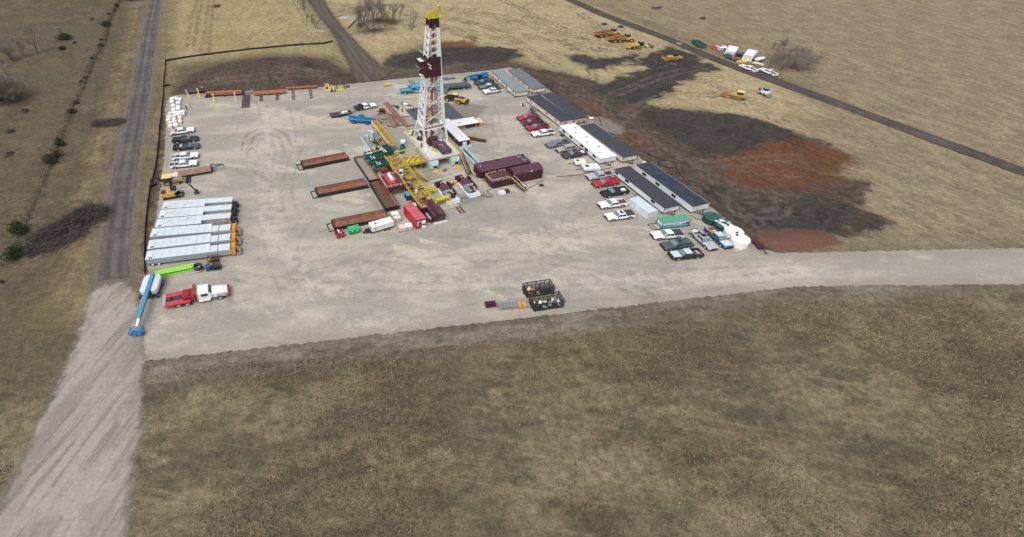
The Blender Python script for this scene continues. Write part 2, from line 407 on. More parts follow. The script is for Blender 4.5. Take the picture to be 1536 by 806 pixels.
# ---- shader helpers
class NG:
 def __init__(s, name):
  s.mt = bpy.data.materials.new(name); s.mt.use_nodes = True; s.N, s.L = nt(s.mt); s.b = s.N['Principled BSDF']
  s.b.inputs['Roughness'].default_value = .95; s.b.inputs['Specular IOR Level'].default_value = .15
  s.tc = s.N.new('ShaderNodeTexCoord')
 def vec(s, scale=(1, 1, 1), rot=0):
  mp = s.N.new('ShaderNodeMapping'); mp.inputs['Scale'].default_value = scale; mp.inputs['Rotation'].default_value = (0, 0, rot)
  # rotate first, then stretch: TEXTURE style order is emulated with two nodes
  m0 = s.N.new('ShaderNodeMapping'); m0.inputs['Rotation'].default_value = (0, 0, rot); mp.inputs['Rotation'].default_value = (0, 0, 0)
  s.L.new(s.tc.outputs['Object'], m0.inputs[0]); s.L.new(m0.outputs[0], mp.inputs[0]); return mp.outputs[0]
 def noise(s, sc, det=5, rough=.6, scale=(1, 1, 1), rot=0):
  n = s.N.new('ShaderNodeTexNoise'); n.inputs['Scale'].default_value = sc; n.inputs['Detail'].default_value = det; n.inputs['Roughness'].default_value = rough
  s.L.new(s.vec(scale, rot), n.inputs['Vector']); return n.outputs[0]
 def attr(s, name):
  a = s.N.new('ShaderNodeAttribute'); a.attribute_name = name; return a.outputs['Fac']
 def rng(s, x, a, b, c=0.0, d=1.0):
  m = s.N.new('ShaderNodeMapRange'); m.interpolation_type = 'SMOOTHSTEP'
  for i, v in enumerate((a, b, c, d)): m.inputs[i + 1].default_value = v
  s.L.new(x, m.inputs[0]); return m.outputs[0]
 def math(s, op, a, b):
  m = s.N.new('ShaderNodeMath'); m.operation = op
  for i, v in enumerate((a, b)):
   if isinstance(v, (int, float)): m.inputs[i].default_value = v
   else: s.L.new(v, m.inputs[i])
  return m.outputs[0]
 def mix(s, f, a, b, mode='MIX'):
  m = s.N.new('ShaderNodeMix'); m.data_type = 'RGBA'; m.blend_type = mode
  if isinstance(f, (int, float)): m.inputs[0].default_value = f
  else: s.L.new(f, m.inputs[0])
  for i, v in ((6, a), (7, b)):
   if isinstance(v, tuple): m.inputs[i].default_value = (*v, 1)
   else: s.L.new(v, m.inputs[i])
  return m.outputs[2]
 def edge(s, name, amp, w, sc=.5):
  """mask of a signed distance attribute with a ragged edge"""
  n = s.noise(sc, 6, .65)
  return s.rng(s.math('ADD', s.attr(name), s.math('MULTIPLY', s.math('SUBTRACT', n, .5), amp)), -w, w)
 def done(s, col, bump=None, bstr=.3, dist=.1, alpha=None):
  s.L.new(col, s.b.inputs['Base Color'])
  if bump is not None:
   bp = s.N.new('ShaderNodeBump'); bp.inputs['Strength'].default_value = bstr; bp.inputs['Distance'].default_value = dist
   s.L.new(bump, bp.inputs['Height']); s.L.new(bp.outputs[0], s.b.inputs['Normal'])
  if alpha is not None: s.L.new(alpha, s.b.inputs['Alpha'])
  return s.mt

def ground_material():
 g = NG('dry_grassland')
 big = g.noise(.035, 5); mid = g.noise(.16, 6, .7); fine = g.noise(.9, 6, .72); tiny = g.noise(4.5, 4, .75)
 wind = g.noise(.35, 5, .7, (1, .35, 1), R_(-20)); blotch = g.noise(.055, 6, .75)
 dull = g.mix(g.rng(mid, .36, .64), (0.138, 0.114, 0.072), (0.091, 0.075, 0.049))
 dull = g.mix(g.rng(big, .42, .62, 0, .7), dull, (0.104, 0.095, 0.057))
 dull = g.mix(g.rng(wind, .52, .74, 0, .6), dull, (0.159, 0.128, 0.080))
 dull = g.mix(g.rng(blotch, .54, .66, 0, .6), dull, (0.066, 0.055, 0.036))
 gold = g.mix(g.rng(wind, .36, .66), (0.338, 0.284, 0.153), (0.252, 0.210, 0.113))
 gold = g.mix(g.rng(mid, .5, .7, 0, .75), gold, (0.207, 0.173, 0.098))
 gold = g.mix(g.rng(g.noise(.08, 5, .65), .5, .66, 0, .6), gold, (0.358, 0.299, 0.158))
 gold = g.mix(g.rng(blotch, .57, .68, 0, .55), gold, (0.162, 0.134, 0.076))
 tan = g.mix(g.rng(wind, .36, .66), (0.279, 0.232, 0.146), (0.196, 0.162, 0.103))
 tan = g.mix(g.rng(mid, .48, .68, 0, .7), tan, (0.165, 0.139, 0.089))
 col = g.mix(g.rng(g.attr('gold'), -5, 6), dull, gold)
 gold2 = g.mix(g.rng(wind, .34, .66), (0.397, 0.341, 0.204), (0.317, 0.264, 0.158))
 gold2 = g.mix(g.rng(mid, .48, .68, 0, .75), gold2, (0.251, 0.207, 0.125))
 gold2 = g.mix(g.rng(blotch, .52, .64, 0, .65), gold2, (0.204, 0.165, 0.101))
 gold2 = g.mix(g.rng(g.noise(.5, 5, .7, (1, .12, 1), R_(-68)), .56, .68, 0, .6), gold2, (0.208, 0.173, 0.109))
 col = g.mix(g.rng(g.attr('gold2'), -6, 9), col, gold2)
 col = g.mix(g.rng(g.attr('tan'), -9, 9), col, tan)
 nearmix = g.mix(g.rng(g.noise(.09, 7, .75, (.5, 1, 1), R_(-12)), .44, .58), g.mix(g.rng(mid, .4, .62), (0.138, 0.118, 0.075), (0.090, 0.079, 0.050)), g.mix(g.rng(wind, .38, .64), (0.213, 0.177, 0.112), (0.161, 0.131, 0.085)))
 nearmix = g.mix(g.rng(g.noise(.3, 6, .75), .6, .68, 0, .7), nearmix, (0.078, 0.064, 0.046))
 nearmix = g.mix(g.rng(g.noise(1.0, 4, .6, (1, .05, 1), R_(99)), .54, .66, 0, .35), nearmix, (0.248, 0.207, 0.138))
 col = g.mix(g.rng(g.attr('near'), -2, 4), col, nearmix)
 rows = g.noise(1.1, 3, .6, (1, .045, 1), R_(14))
 col = g.mix(g.math('MULTIPLY', g.edge('rows', 14, 6, .08), g.rng(rows, .5, .66, 0, .55)), col, (.42, .355, .215))
 col = g.mix(g.math('MULTIPLY', g.edge('olive', 8, 2.5), .55), col, g.mix(g.rng(fine, .4, .65), (.165, .145, .072), (.115, .098, .055)))
 col = g.mix(g.math('MULTIPLY', g.edge('verge', 5, 2.2, .3), .7), col, g.mix(g.rng(mid, .4, .6), (.255, .20, .11), (.165, .128, .078)))
 col = g.mix(g.math('MULTIPLY', g.edge('shoulder', 2.6, 1.1, .4), .75), col, g.mix(g.rng(fine, .35, .65), (.205, .182, .152), (.135, .115, .092)))
 ft = g.math('MULTIPLY', g.attr('ftrack'), g.rng(g.noise(.25, 5, .7), .36, .6, .2, 1))
 col = g.mix(g.rng(ft, .1, 1, 0, .75), col, (.095, .075, .054))
 soilstreak = g.noise(.6, 5, .75, (1, .12, 1), R_(160)); sb = g.noise(.13, 6, .72)
 br = g.mix(g.rng(soilstreak, .33, .68), (0.096, 0.073, 0.054), (0.064, 0.047, 0.036))
 br = g.mix(g.rng(fine, .5, .75, 0, .6), br, (0.132, 0.109, 0.086))
 br = g.mix(g.rng(sb, .48, .62, 0, .75), br, (0.049, 0.039, 0.033))
 br = g.mix(g.rng(g.noise(.22, 5, .7), .6, .7, 0, .6), br, (0.156, 0.133, 0.106))
 col = g.mix(g.edge('brown', 6, .9, .35), col, br)
 dstreak = g.noise(.5, 6, .75, (1, .2, 1), R_(50))
 dk = g.mix(g.rng(dstreak, .36, .66), (0.051, 0.048, 0.043), (0.033, 0.032, 0.029))
 dk = g.mix(g.rng(fine, .52, .75, 0, .6), dk, (0.077, 0.072, 0.062))
 dk = g.mix(g.rng(sb, .47, .60, 0, .7), dk, (0.066, 0.059, 0.050))
 col = g.mix(g.math('MULTIPLY', g.edge('dark', 12, 3, .12), .4), col, dk)
 col = g.mix(g.edge('dark', 13, 1.2, .18), col, dk)
 rd = g.mix(g.rng(soilstreak, .36, .66), (0.149, 0.065, 0.029), (0.085, 0.043, 0.024))
 rd = g.mix(g.rng(fine, .52, .8, 0, .5), rd, (0.145, 0.082, 0.042))
 col = g.mix(g.math('MULTIPLY', g.edge('red', 14, 2.5, .22), .9), col, rd)
 rp = g.mix(g.rng(fine, .35, .65), (.175, .095, .064), (.11, .062, .044))
 col = g.mix(g.edge('redpile', 4.0, .8, .5), col, rp)
 md = g.mix(g.rng(g.noise(.22, 7, .75, (.35, 1, 1), R_(-9)), .40, .60), (.245, .225, .185), (.125, .108, .082))
 col = g.mix(g.math('MULTIPLY', g.edge('mud', 4, 3.5, .12), .8), col, md)
 gp = g.mix(g.rng(fine, .4, .62), (.27, .25, .225), (.19, .165, .14))
 col = g.mix(g.math('MULTIPLY', g.edge('gravelpatch', 3, .8, .5), .85), col, gp)
 ft2 = g.math('MULTIPLY', g.attr('strack'), g.rng(g.noise(.4, 5, .7), .36, .6, .2, 1))
 col = g.mix(g.rng(ft2, .1, 1, 0, .6), col, (.15, .122, .10))
 col = g.mix(g.rng(fine, .32, .7), g.mix(1.0, col, (.74, .73, .72), 'MULTIPLY'), g.mix(1.0, col, (1.2, 1.2, 1.2), 'MULTIPLY'))
 col = g.mix(g.rng(tiny, .3, .72), g.mix(1.0, col, (.70, .70, .70), 'MULTIPLY'), g.mix(1.0, col, (1.28, 1.28, 1.26), 'MULTIPLY'))
 h = g.math('ADD', g.math('MULTIPLY', fine, .7), g.math('MULTIPLY', tiny, .3))
 return g.done(col, h, .7, .4)

def height(P):
 z = np.full(len(P), -.05)
 pad = sdist(P, PAD)
 out = sstep(-pad, .5, 5)
 rl = sstep(ldist(P, ROADL), 4, 9) * sstep(-sdist(P, APRON), 1.0, 6)
 z = z + out * rl * (fbm(P, .05, 4) - .5) * .5
 b = sdist(P, MOUND1); z = z + sstep(b, 0, 9) * (1.15 + .7 * (fbm(P, .18, 4) - .45)) * sstep(-pad, .2, 3)
 b = sdist(P, DARKS[0]); z = z + sstep(b, 0, 9) * (1.3 + .7 * (fbm(P, .15, 4) - .45)) * sstep(-pad, .2, 3)
 b = sdist(P, REDPILE); z = z + sstep(b, 0, 2.5) * (.8 + .7 * (fbm(P, .5, 4) - .45)) * sstep(-pad, -.2, .8)
 b = sdist(P, TREEKNOLL); z = z + sstep(b, 0, 12) * 1.0
 far = np.maximum(0, np.hypot(P[:, 0], P[:, 1]) - 420); z = z + np.minimum(far, 1500) * .012 * (fbm(P, .0015, 3) * 1.2)
 z = z + .55*np.exp(-((P[:, 0] - HEAP.x)**2/14 + (P[:, 1] - HEAP.y)**2/5))
 soil = np.maximum.reduce([sdist(P, d) for d in DARKS + BROWNS])
 z = z + sstep(soil, 0, 2) * (fbm(P, .5, 3) - .45) * .28 * sstep(-pad, .3, 2)
 return z
HEAP = G('X', 172, 441)
MOUND1 = poly_px([(262, 134), (281, 114), (320, 100), (400, 88), (455, 86), (490, 92), (506, 104), (515, 112), (440, 124), (330, 132)])
TREEKNOLL = poly_px([(520, 45), (550, 18), (610, 15), (640, 40), (640, 62), (560, 70), (535, 60)])
gxs = axis(-225, 330, 1.0, 4500); gys = axis(10, 300, 1.0, 4500)
gxs = gxs; gys = gys
ground, GP = grid_mesh('ground', gxs, gys, height)
tag(ground, kind='structure')
attr(ground, 'brown', np.maximum.reduce([sdist(GP, d) for d in BROWNS])); attr(ground, 'dark', np.maximum(np.maximum.reduce([sdist(GP, d) for d in DARKS]), sdist(GP, DARKSOFT) - 5.5))
attr(ground, 'tan', sdist(GP, TAN)); attr(ground, 'near', sdist(GP, poly_px([(-300, 500), (100, 590), (300, 560), (600, 525), (900, 490), (1050, 466), (1200, 447), (1340, 436), (1900, 415), (1900, 840), (700, 1000), (-600, 840)]))); attr(ground, 'gold2', sdist(GP, GOLD[1])); attr(ground, 'gravelpatch', sdist(GP, GPATCH))
def soft_lines(paths, gauge, w):
 r = np.zeros(len(GP))
 for pts in paths:
  C = np.array([[G('X', *p).x, G('X', *p).y] for p in pts]); out = []
  for i in range(len(C) - 1):
   a = C[max(i-1, 0)]; b = C[i]; c = C[i+1]; d = C[min(i+2, len(C)-1)]
   out += [.5*(2*b + (c-a)*t + (2*a-5*b+4*c-d)*t*t + (3*b-a-3*c+d)*t**3) for t in np.linspace(0, 1, 7)[:-1]]
  C = np.array(out + [C[-1]]); tg = np.gradient(C, axis=0); tg /= np.linalg.norm(tg, axis=1)[:, None] + 1e-9; nn = np.column_stack([-tg[:, 1], tg[:, 0]])
  for s_ in (-1, 1): r = np.maximum(r, np.exp(-(ldist(GP, C + nn*gauge/2*s_)/w)**2))
 return r
attr(ground, 'ftrack', soft_lines([[(560, 18), (600, 22), (640, 30), (670, 45)], [(640, 25), (690, 30), (740, 45), (790, 70)], [(665, 38), (690, 46), (715, 60)], [(500, 28), (530, 20), (560, 12), (600, 6)], [(680, 12), (760, 25), (850, 62), (920, 78)], [(640, 12), (700, 18), (780, 36)], [(870, 20), (900, 45), (905, 75)], [(745, -5), (800, 22), (850, 45), (900, 80), (915, 110)], [(660, 28), (720, 38), (800, 55), (870, 75)], [(780, 20), (830, 45), (880, 60), (960, 75)], [(650, 40), (690, 52), (720, 62)], [(1000, 118), (1040, 118), (1075, 128), (1080, 140), (1050, 142), (1000, 135)],
 [(1075, 128), (1130, 160), (1180, 185)], [(840, 60), (880, 90), (890, 120)], [(700, 45), (780, 70), (840, 100)], [(500, 20), (560, 8), (620, 10)], [(300, -5), (292, 30), (285, 70)], [(318, -5), (312, 40), (308, 80)], [(185, 20), (165, 110), (130, 220), (90, 330)], [(205, 10), (190, 80), (172, 180), (158, 250)],
 [(20, 450), (80, 420), (140, 300)], [(200, 700), (500, 640), (900, 560), (1300, 520)], [(300, 790), (700, 640), (1100, 580)]], 2.2, .75))
attr(ground, 'rows', sdist(GP, poly_px([(330, 8), (450, 6), (470, 35), (430, 62), (360, 68)])))
attr(ground, 'strack', soft_lines([[(830, 128), (880, 158), (940, 205), (1000, 250), (1080, 300), (1150, 345)], [(845, 122), (900, 155), (960, 200), (1030, 248), (1120, 285), (1200, 300)], [(1000, 140), (960, 160), (930, 180)], [(1060, 100), (1000, 112), (920, 142)], [(1090, 290), (1120, 300), (1160, 300), (1175, 312), (1150, 322), (1110, 318), (1095, 305)],
 [(620, 108), (700, 103), (760, 99), (800, 112)], [(540, 118), (600, 112), (680, 106)], [(300, 128), (380, 118), (470, 112)], [(400, 100), (440, 108), (490, 112)], [(1040, 250), (1120, 240), (1200, 235)], [(1020, 235), (1090, 250), (1200, 262)]], 2.4, .8))
attr(ground, 'red', np.maximum.reduce([sdist(GP, d) for d in REDS])); attr(ground, 'redpile', sdist(GP, REDPILE))
attr(ground, 'gold', np.maximum.reduce([sdist(GP, d) for d in GOLD])); attr(ground, 'mud', sdist(GP, MUD)); attr(ground, 'olive', sdist(GP, OLIVE))
_rd = ldist(GP, ROADL)
attr(ground, 'shoulder', 3.5 - _rd); attr(ground, 'verge', 2.4 - np.abs(_rd - 6.2))
ground.data.materials.append(ground_material())

# ---- gravel pad
def pad_material():
 g = NG('compacted_gravel')
 st1 = g.noise(.16, 6, .65, (.35, 1, 1), R_(-10)); st2 = g.noise(.07, 5, .6, (.5, 1, 1), R_(-6)); mid = g.noise(.45, 6, .7); fine = g.noise(2.2, 6, .75); tiny = g.noise(9, 3, .7)
 c = g.mix(g.rng(st1, .42, .56), (0.398, 0.375, 0.306), (0.305, 0.293, 0.252))
 c = g.mix(g.rng(st2, .46, .58, 0, .75), c, (0.280, 0.271, 0.239))
 c = g.mix(g.rng(g.noise(.10, 7, .72, (.45, 1, 1), R_(15)), .54, .61, 0, .8), c, (0.465, 0.435, 0.351))
 c = g.mix(g.rng(g.noise(.3, 6, .72, (.5, 1, 1), R_(-20)), .57, .66, 0, .5), c, (0.428, 0.402, 0.326))
 c = g.mix(g.rng(mid, .54, .7, 0, .45), c, (0.248, 0.235, 0.199))
 c = g.mix(g.rng(g.noise(.22, 5, .6), .66, .74, 0, .35), c, (.32, .245, .175))
 tr = g.attr('track')
 tn = g.math('MULTIPLY', tr, g.rng(g.noise(.6, 5, .7), .35, .6, .25, 1))
 c = g.mix(g.rng(tn, .05, .8, 0, .85), c, (.185, .168, .138))
 tl = g.math('MULTIPLY', g.attr('pale'), g.rng(g.noise(.4, 5, .7), .38, .62, .1, 1))
 c = g.mix(g.rng(tl, .1, 1, 0, .6), c, (.47, .44, .38))
 wet = g.edge('stain', 2.5, .8, .7)
 c = g.mix(g.math('MULTIPLY', wet, .62), c, g.mix(g.rng(fine, .4, .6), (.15, .135, .11), (.20, .17, .13)))
 c = g.mix(g.rng(g.attr('sd'), .2, 3.2, .45, 0), c, (.26, .225, .175))
 c = g.mix(g.rng(fine, .3, .75), g.mix(1., c, (.84, .84, .84), 'MULTIPLY'), g.mix(1., c, (1.13, 1.13, 1.12), 'MULTIPLY'))
 c = g.mix(g.rng(tiny, .3, .75), g.mix(1., c, (.9, .9, .9), 'MULTIPLY'), g.mix(1., c, (1.08, 1.08, 1.08), 'MULTIPLY'))
 a = g.edge('sd', 1.5, .18, .9)
 return g.done(c, g.math('ADD', fine, g.math('MULTIPLY', mid, .6)), .3, .12, a)
pxs = np.concatenate([np.arange(-66, 84, .5), axis(84, 100, 1.5, 640)[axis(84, 100, 1.5, 640) >= 84]])
pys = np.arange(36, 172, .5)
pad, PP = grid_mesh('gravel_pad', pxs, pys, lambda P: np.zeros(len(P)) + 0.0, lambda P: sdist(P, PAD) > -1.5)
tag(pad, kind='structure')
attr(pad, 'sd', sdist(PP, PAD))
trk = np.zeros(len(PP)); pale = np.zeros(len(PP))
def wheel_tracks(pts, gauge=2.1, w=.42, amt=1.0):
 """pair of wheel marks along a smooth path"""
 global trk
 L = np.array([[p.x, p.y] for p in pts]); out = []
 for i in range(len(L) - 1):
  a = L[max(i - 1, 0)]; b = L[i]; c = L[i + 1]; d = L[min(i + 2, len(L) - 1)]
  for t in np.linspace(0, 1, 9)[:-1]:
   out.append(.5 * (2*b + (c - a)*t + (2*a - 5*b + 4*c - d)*t*t + (3*b - a - 3*c + d)*t**3))
 C = np.array(out + [L[-1]]); tg = np.gradient(C, axis=0); tg /= np.linalg.norm(tg, axis=1)[:, None] + 1e-9; nn = np.column_stack([-tg[:, 1], tg[:, 0]])
 for sgn in (-1, 1):
  d = ldist(PP, C + nn * gauge / 2 * sgn); trk = np.maximum(trk, amt * np.exp(-(d / w) ** 2))
for pts, am in (([(370, 225), (373, 208), (385, 199), (405, 196), (422, 203), (430, 220)], .8), ([(378, 235), (380, 215), (392, 205), (408, 205), (417, 215), (420, 235)], .6), ([(395, 300), (402, 250), (404, 215), (395, 165), (385, 145)], .5),
 ([(430, 440), (410, 380), (395, 320), (390, 260), (400, 220)], .5), ([(480, 178), (500, 170), (520, 160), (560, 150), (620, 145)], .55), ([(350, 300), (365, 305), (385, 302), (400, 298)], .5), ([(355, 318), (375, 322), (400, 318), (420, 322)], .6),
 ([(960, 440), (985, 452), (1010, 470)], .8), ([(930, 425), (965, 445), (985, 462)], .8), ([(1130, 405), (1000, 415), (860, 420), (700, 430), (560, 430), (420, 425), (340, 410)], .55),
 ([(1200, 400), (1080, 410), (900, 400), (780, 385), (680, 390), (560, 400), (430, 400)], .5), ([(1200, 412), (1100, 422), (960, 440), (820, 445), (700, 450)], .5), ([(850, 390), (800, 330), (790, 300), (820, 270)], .45),
 ([(740, 400), (700, 380), (690, 350), (720, 325), (780, 320)], .4), ([(760, 225), (745, 190), (740, 165), (720, 150)], .4), ([(700, 225), (760, 250), (830, 265), (880, 265)], .35), ([(300, 260), (340, 275), (380, 285)], .4),
 ([(330, 275), (370, 262), (400, 262)], .35), ([(460, 330), (440, 360), (440, 400), (470, 440)], .45), ([(620, 370), (560, 375), (470, 400)], .35), ([(300, 400), (350, 400), (420, 420), (560, 450), (700, 490)], .4), ([(1000, 390), (900, 370), (850, 340), (880, 300)], .45), ([(640, 360), (700, 360), (740, 340), (735, 310)], .45), ([(800, 350), (805, 380), (790, 420)], .4), ([(820, 400), (830, 370), (870, 350), (900, 345)], .5), ([(340, 330), (380, 350), (440, 350), (490, 340)], .45), ([(360, 250), (400, 275), (450, 270)], .45), ([(310, 215), (345, 200), (360, 170), (380, 150)], .45), ([(440, 160), (450, 200), (440, 240), (430, 290), (440, 330)], .5), ([(470, 170), (520, 165), (560, 172)], .4), ([(700, 215), (740, 215), (790, 225), (830, 245)], .4), ([(560, 380), (600, 400), (680, 410), (800, 400)], .4), ([(900, 480), (700, 500), (450, 510), (330, 470)], .4)):
 wheel_tracks([G('X', *p) for p in pts], amt=am)
for pts, w, am in (([(1200, 408), (1080, 412), (900, 418), (760, 425), (600, 420), (450, 400), (400, 340), (400, 250), (400, 170)], 3.0, 1.0), ([(900, 415), (830, 330), (780, 270), (750, 220), (720, 160)], 2.5, .6), ([(430, 150), (560, 140), (690, 130)], 3.0, .7),
 ([(700, 500), (500, 480), (300, 440)], 3.5, .8), ([(730, 200), (750, 215), (770, 235)], 2, .8), ([(560, 390), (640, 380), (720, 370)], 2.2, .6)):
 d = ldist(PP, np.array([[G('X', *p).x, G('X', *p).y] for p in pts])); pale = np.maximum(pale, am * np.exp(-(d / w) ** 2))
attr(pad, 'track', trk); attr(pad, 'pale', pale)
STAINS = [poly_px(p) for p in ([(836, 264), (860, 262), (905, 254), (930, 252), (925, 258), (880, 266), (840, 270)], [(640, 160), (690, 152), (735, 160), (720, 175), (690, 185)], [(545, 290), (565, 300), (600, 330), (590, 335), (560, 312)], [(205, 405), (240, 400), (262, 415), (240, 450), (215, 450)], [(672, 296), (720, 285), (740, 290), (735, 298), (690, 312)],
 [(330, 448), (348, 440), (356, 452), (340, 458)], [(620, 240), (640, 250), (665, 262), (700, 262), (690, 275), (640, 275)], [(555, 172), (590, 168), (612, 178), (600, 190), (570, 190)], [(740, 128), (760, 125), (765, 132), (750, 136)])]
attr(pad, 'stain', np.maximum.reduce([sdist(PP, s) for s in STAINS]) - .4)
pad.data.materials.append(pad_material())

# ---- roads as ribbons with ragged edges
def ribbon(name, line, half, z, mt, step=1.0, near=420, kind='structure'):
 pts = [line[0]]
 for a, b in zip(line[:-1], line[1:]):
  n = max(1, int(np.linalg.norm(b - a) / step))
  pts += [a + (b - a) * k / n for k in range(1, n + 1)]
 C = np.array(pts); k = 7
 Cs = C.copy()
 for i in range(k, len(C) - k): Cs[i] = C[i - k:i + k + 1].mean(axis=0)
 tg = np.gradient(Cs, axis=0); tg /= np.linalg.norm(tg, axis=1)[:, None] + 1e-9; nn = np.column_stack([-tg[:, 1], tg[:, 0]])
 us = np.linspace(-1, 1, 9); W_ = half + 1.2
 V = np.concatenate([Cs + nn * W_ * u for u in us]); n = len(Cs); F = []
 for j in range(8):
  for i in range(n - 1): F.append((j*n+i, j*n+i+1, (j+1)*n+i+1, (j+1)*n+i))
 me = bpy.data.meshes.new(name); me.from_pydata([(x, y, z) for x, y in V], [], F); me.materials.append(mt)
 o = bpy.data.objects.new(name, me); COL.objects.link(o)
 attr(o, 'sd', np.concatenate([np.full(n, half - abs(u) * W_) for u in us])); attr(o, 'across', np.concatenate([np.full(n, u * W_) for u in us]))
 return tag(o, kind=kind)
def road_material(name, ca, cb, cc, amp=.9):
 g = NG(name)
 s1 = g.noise(.3, 6, .7); fine = g.noise(2.0, 5, .75); big = g.noise(.09, 5)
 c = g.mix(g.rng(s1, .38, .64), ca, cb); c = g.mix(g.rng(big, .5, .66, 0, .7), c, cc)
 u = g.attr('across')
 lane = g.math('ABSOLUTE', g.math('SUBTRACT', g.math('ABSOLUTE', u, 0), 1.0), 0)
 c = g.mix(g.math('MULTIPLY', g.rng(lane, .15, .8, .8, 0), g.rng(g.noise(.25, 5, .7), .35, .6, .3, 1)), c, tuple(v_*.8 for v_ in cb))
 c = g.mix(g.rng(fine, .3, .72), g.mix(1., c, (.8, .8, .8), 'MULTIPLY'), g.mix(1., c, (1.2, 1.2, 1.2), 'MULTIPLY'))
 return g.done(c, fine, .25, .08, g.edge('sd', amp, .15, .8))
ribbon('asphalt_road', ROADL, 2.25, -.006, road_material('old_asphalt', (.128, .117, .107), (.080, .074, .070), (.165, .148, .130), 2.2))
ribbon('country_road', ROADR, 2.3, .09, road_material('worn_blacktop', (.090, .080, .072), (.062, .055, .050), (.115, .10, .086), 1.6))
hm_g = NG('packed_dirt'); _hd = G('X', 548, 108) - G('X', 470, 0); HROT = math.pi/2 - math.atan2(_hd.y, _hd.x)
_c = hm_g.mix(hm_g.rng(hm_g.noise(.8, 6, .75, (1, .05, 1), HROT), .34, .66), (.125, .106, .086), (.066, .055, .045))
_c = hm_g.mix(hm_g.rng(hm_g.noise(.1, 5), .48, .66, 0, .6), _c, (.088, .070, .056))
_f = hm_g.noise(1.6, 5, .75)
_c = hm_g.mix(hm_g.rng(_f, .3, .72), hm_g.mix(1., _c, (.8, .8, .8), 'MULTIPLY'), hm_g.mix(1., _c, (1.2, 1.2, 1.2), 'MULTIPLY'))
def flat_sheet(name, poly, z, mt, st=1.0):
 lo, hi = poly.min(0) - 2, poly.max(0) + 2
 o, P = grid_mesh(name, np.arange(lo[0], hi[0], st), np.arange(lo[1], hi[1], st), (lambda P: z(P)) if callable(z) else (lambda P: np.full(len(P), z)), lambda P: sdist(P, poly) > -2)
 attr(o, 'sd', sdist(P, poly)); o.data.materials.append(mt); return tag(o, kind='structure')
flat_sheet('dirt_road', HAUL, lambda P: height(P) + .12, hm_g.done(_c, _f, .4, .2, hm_g.edge('sd', 3.2, 1.0, .35)))
ap = NG('pale_road_base')
_f = ap.noise(2., 5, .7)
_c = ap.mix(ap.rng(ap.noise(.3, 5, .65, (1, .2, 1), R_(12)), .4, .62), (.300, .282, .240), (.225, .210, .180))
_c = ap.mix(ap.rng(ap.noise(1.2, 4, .6, (1, .05, 1), R_(14)), .50, .64, 0, .55), _c, (.15, .135, .112))
_c = ap.mix(ap.rng(ap.noise(.12, 6, .7), .52, .62, 0, .6), _c, (.34, .32, .27))
_c = ap.mix(ap.rng(_f, .3, .72), ap.mix(1., _c, (.86, .86, .86), 'MULTIPLY'), ap.mix(1., _c, (1.12, 1.12, 1.12), 'MULTIPLY'))
flat_sheet('road_apron', APRON, lambda P: .002 + .6*np.exp(-((P[:, 0] - HEAP.x)**2/14 + (P[:, 1] - HEAP.y)**2/5)), ap.done(_c, _f, .25, .1, ap.edge('sd', 3.6, .7, .4)))
# ================================================================== VEHICLES
def lerp3(a, b, t): return (a[0]+(b[0]-a[0])*t, a[1]+(b[1]-a[1])*t, a[2]+(b[2]-a[2])*t)
def inset(mb, a, b, c, d, m=.08, off=.02, m2=None):
 """pane laid on the face a b c d, set a little proud of it"""
 m2 = m if m2 is None else m2
 A = [Vector(p) for p in (a, b, c, d)]
 nrm = (A[1]-A[0]).cross(A[3]-A[0]).normalized() * off
 def P(u, v): return (A[0].lerp(A[1], u)).lerp(A[3].lerp(A[2], u), v) + nrm
 q = [P(m, m2), P(1-m, m2), P(1-m, 1-m2), P(m, 1-m2)]
 back = [p - nrm * 2.2 for p in q]
 mb.hexa([back[0], back[1], back[2], back[3], q[0], q[1], q[2], q[3]])
def ring(x, prof): return [(x, y, z) for y, z in prof] + [(x, -y, z) for y, z in reversed(prof)]
def wheels(t, spots, r, w, zs=K, rimm=None, rr=.58, n=14):
 for (x, y) in spots:
  mb = MB(); s = 1 if y > 0 else -1
  mb.loft([[(x + q*math.cos(2*math.pi*k/n), y + dy, r + q*math.sin(2*math.pi*k/n)) for k in range(n)] for q, dy in ((r*.9, -w/2), (r, -w/2+.04), (r, w/2-.04), (r*.9, w/2))])
  wo = mb.build('wheel', rubber, t, zs)
  mb = MB(); mb.drum((x, y + s*(w/2), r), (0, 1, 0), r*rr, .05, 10); mb.drum((x, y + s*(w/2+.02), r), (0, 1, 0), r*.2, .06, 6)
  mb.build('rim', rimm or steel, wo, zs)
PAINT = {}
def paint(name, col, rough=.28):
 if name not in PAINT: PAINT[name] = mat('car_paint_' + name, col, rough, .0, var=.04, spec=.55, dirt=(.30, .27, .22), dirt_amt=.12)
 return PAINT[name]
paint('white', (.76, .77, .78)); paint('black', (.014, .015, .017)); paint('red', (.36, .018, .03)); paint('maroon', (.075, .02, .028)); paint('grey', (.16, .18, .20))
paint('darkgrey', (.045, .05, .056)); paint('silver', (.40, .42, .44)); paint('tan', (.36, .34, .29)); paint('blue', (.045, .10, .19)); paint('slate', (.07, .085, .105)); paint('brightred', (.40, .024, .036)); paint('paleblue', (.50, .60, .66))
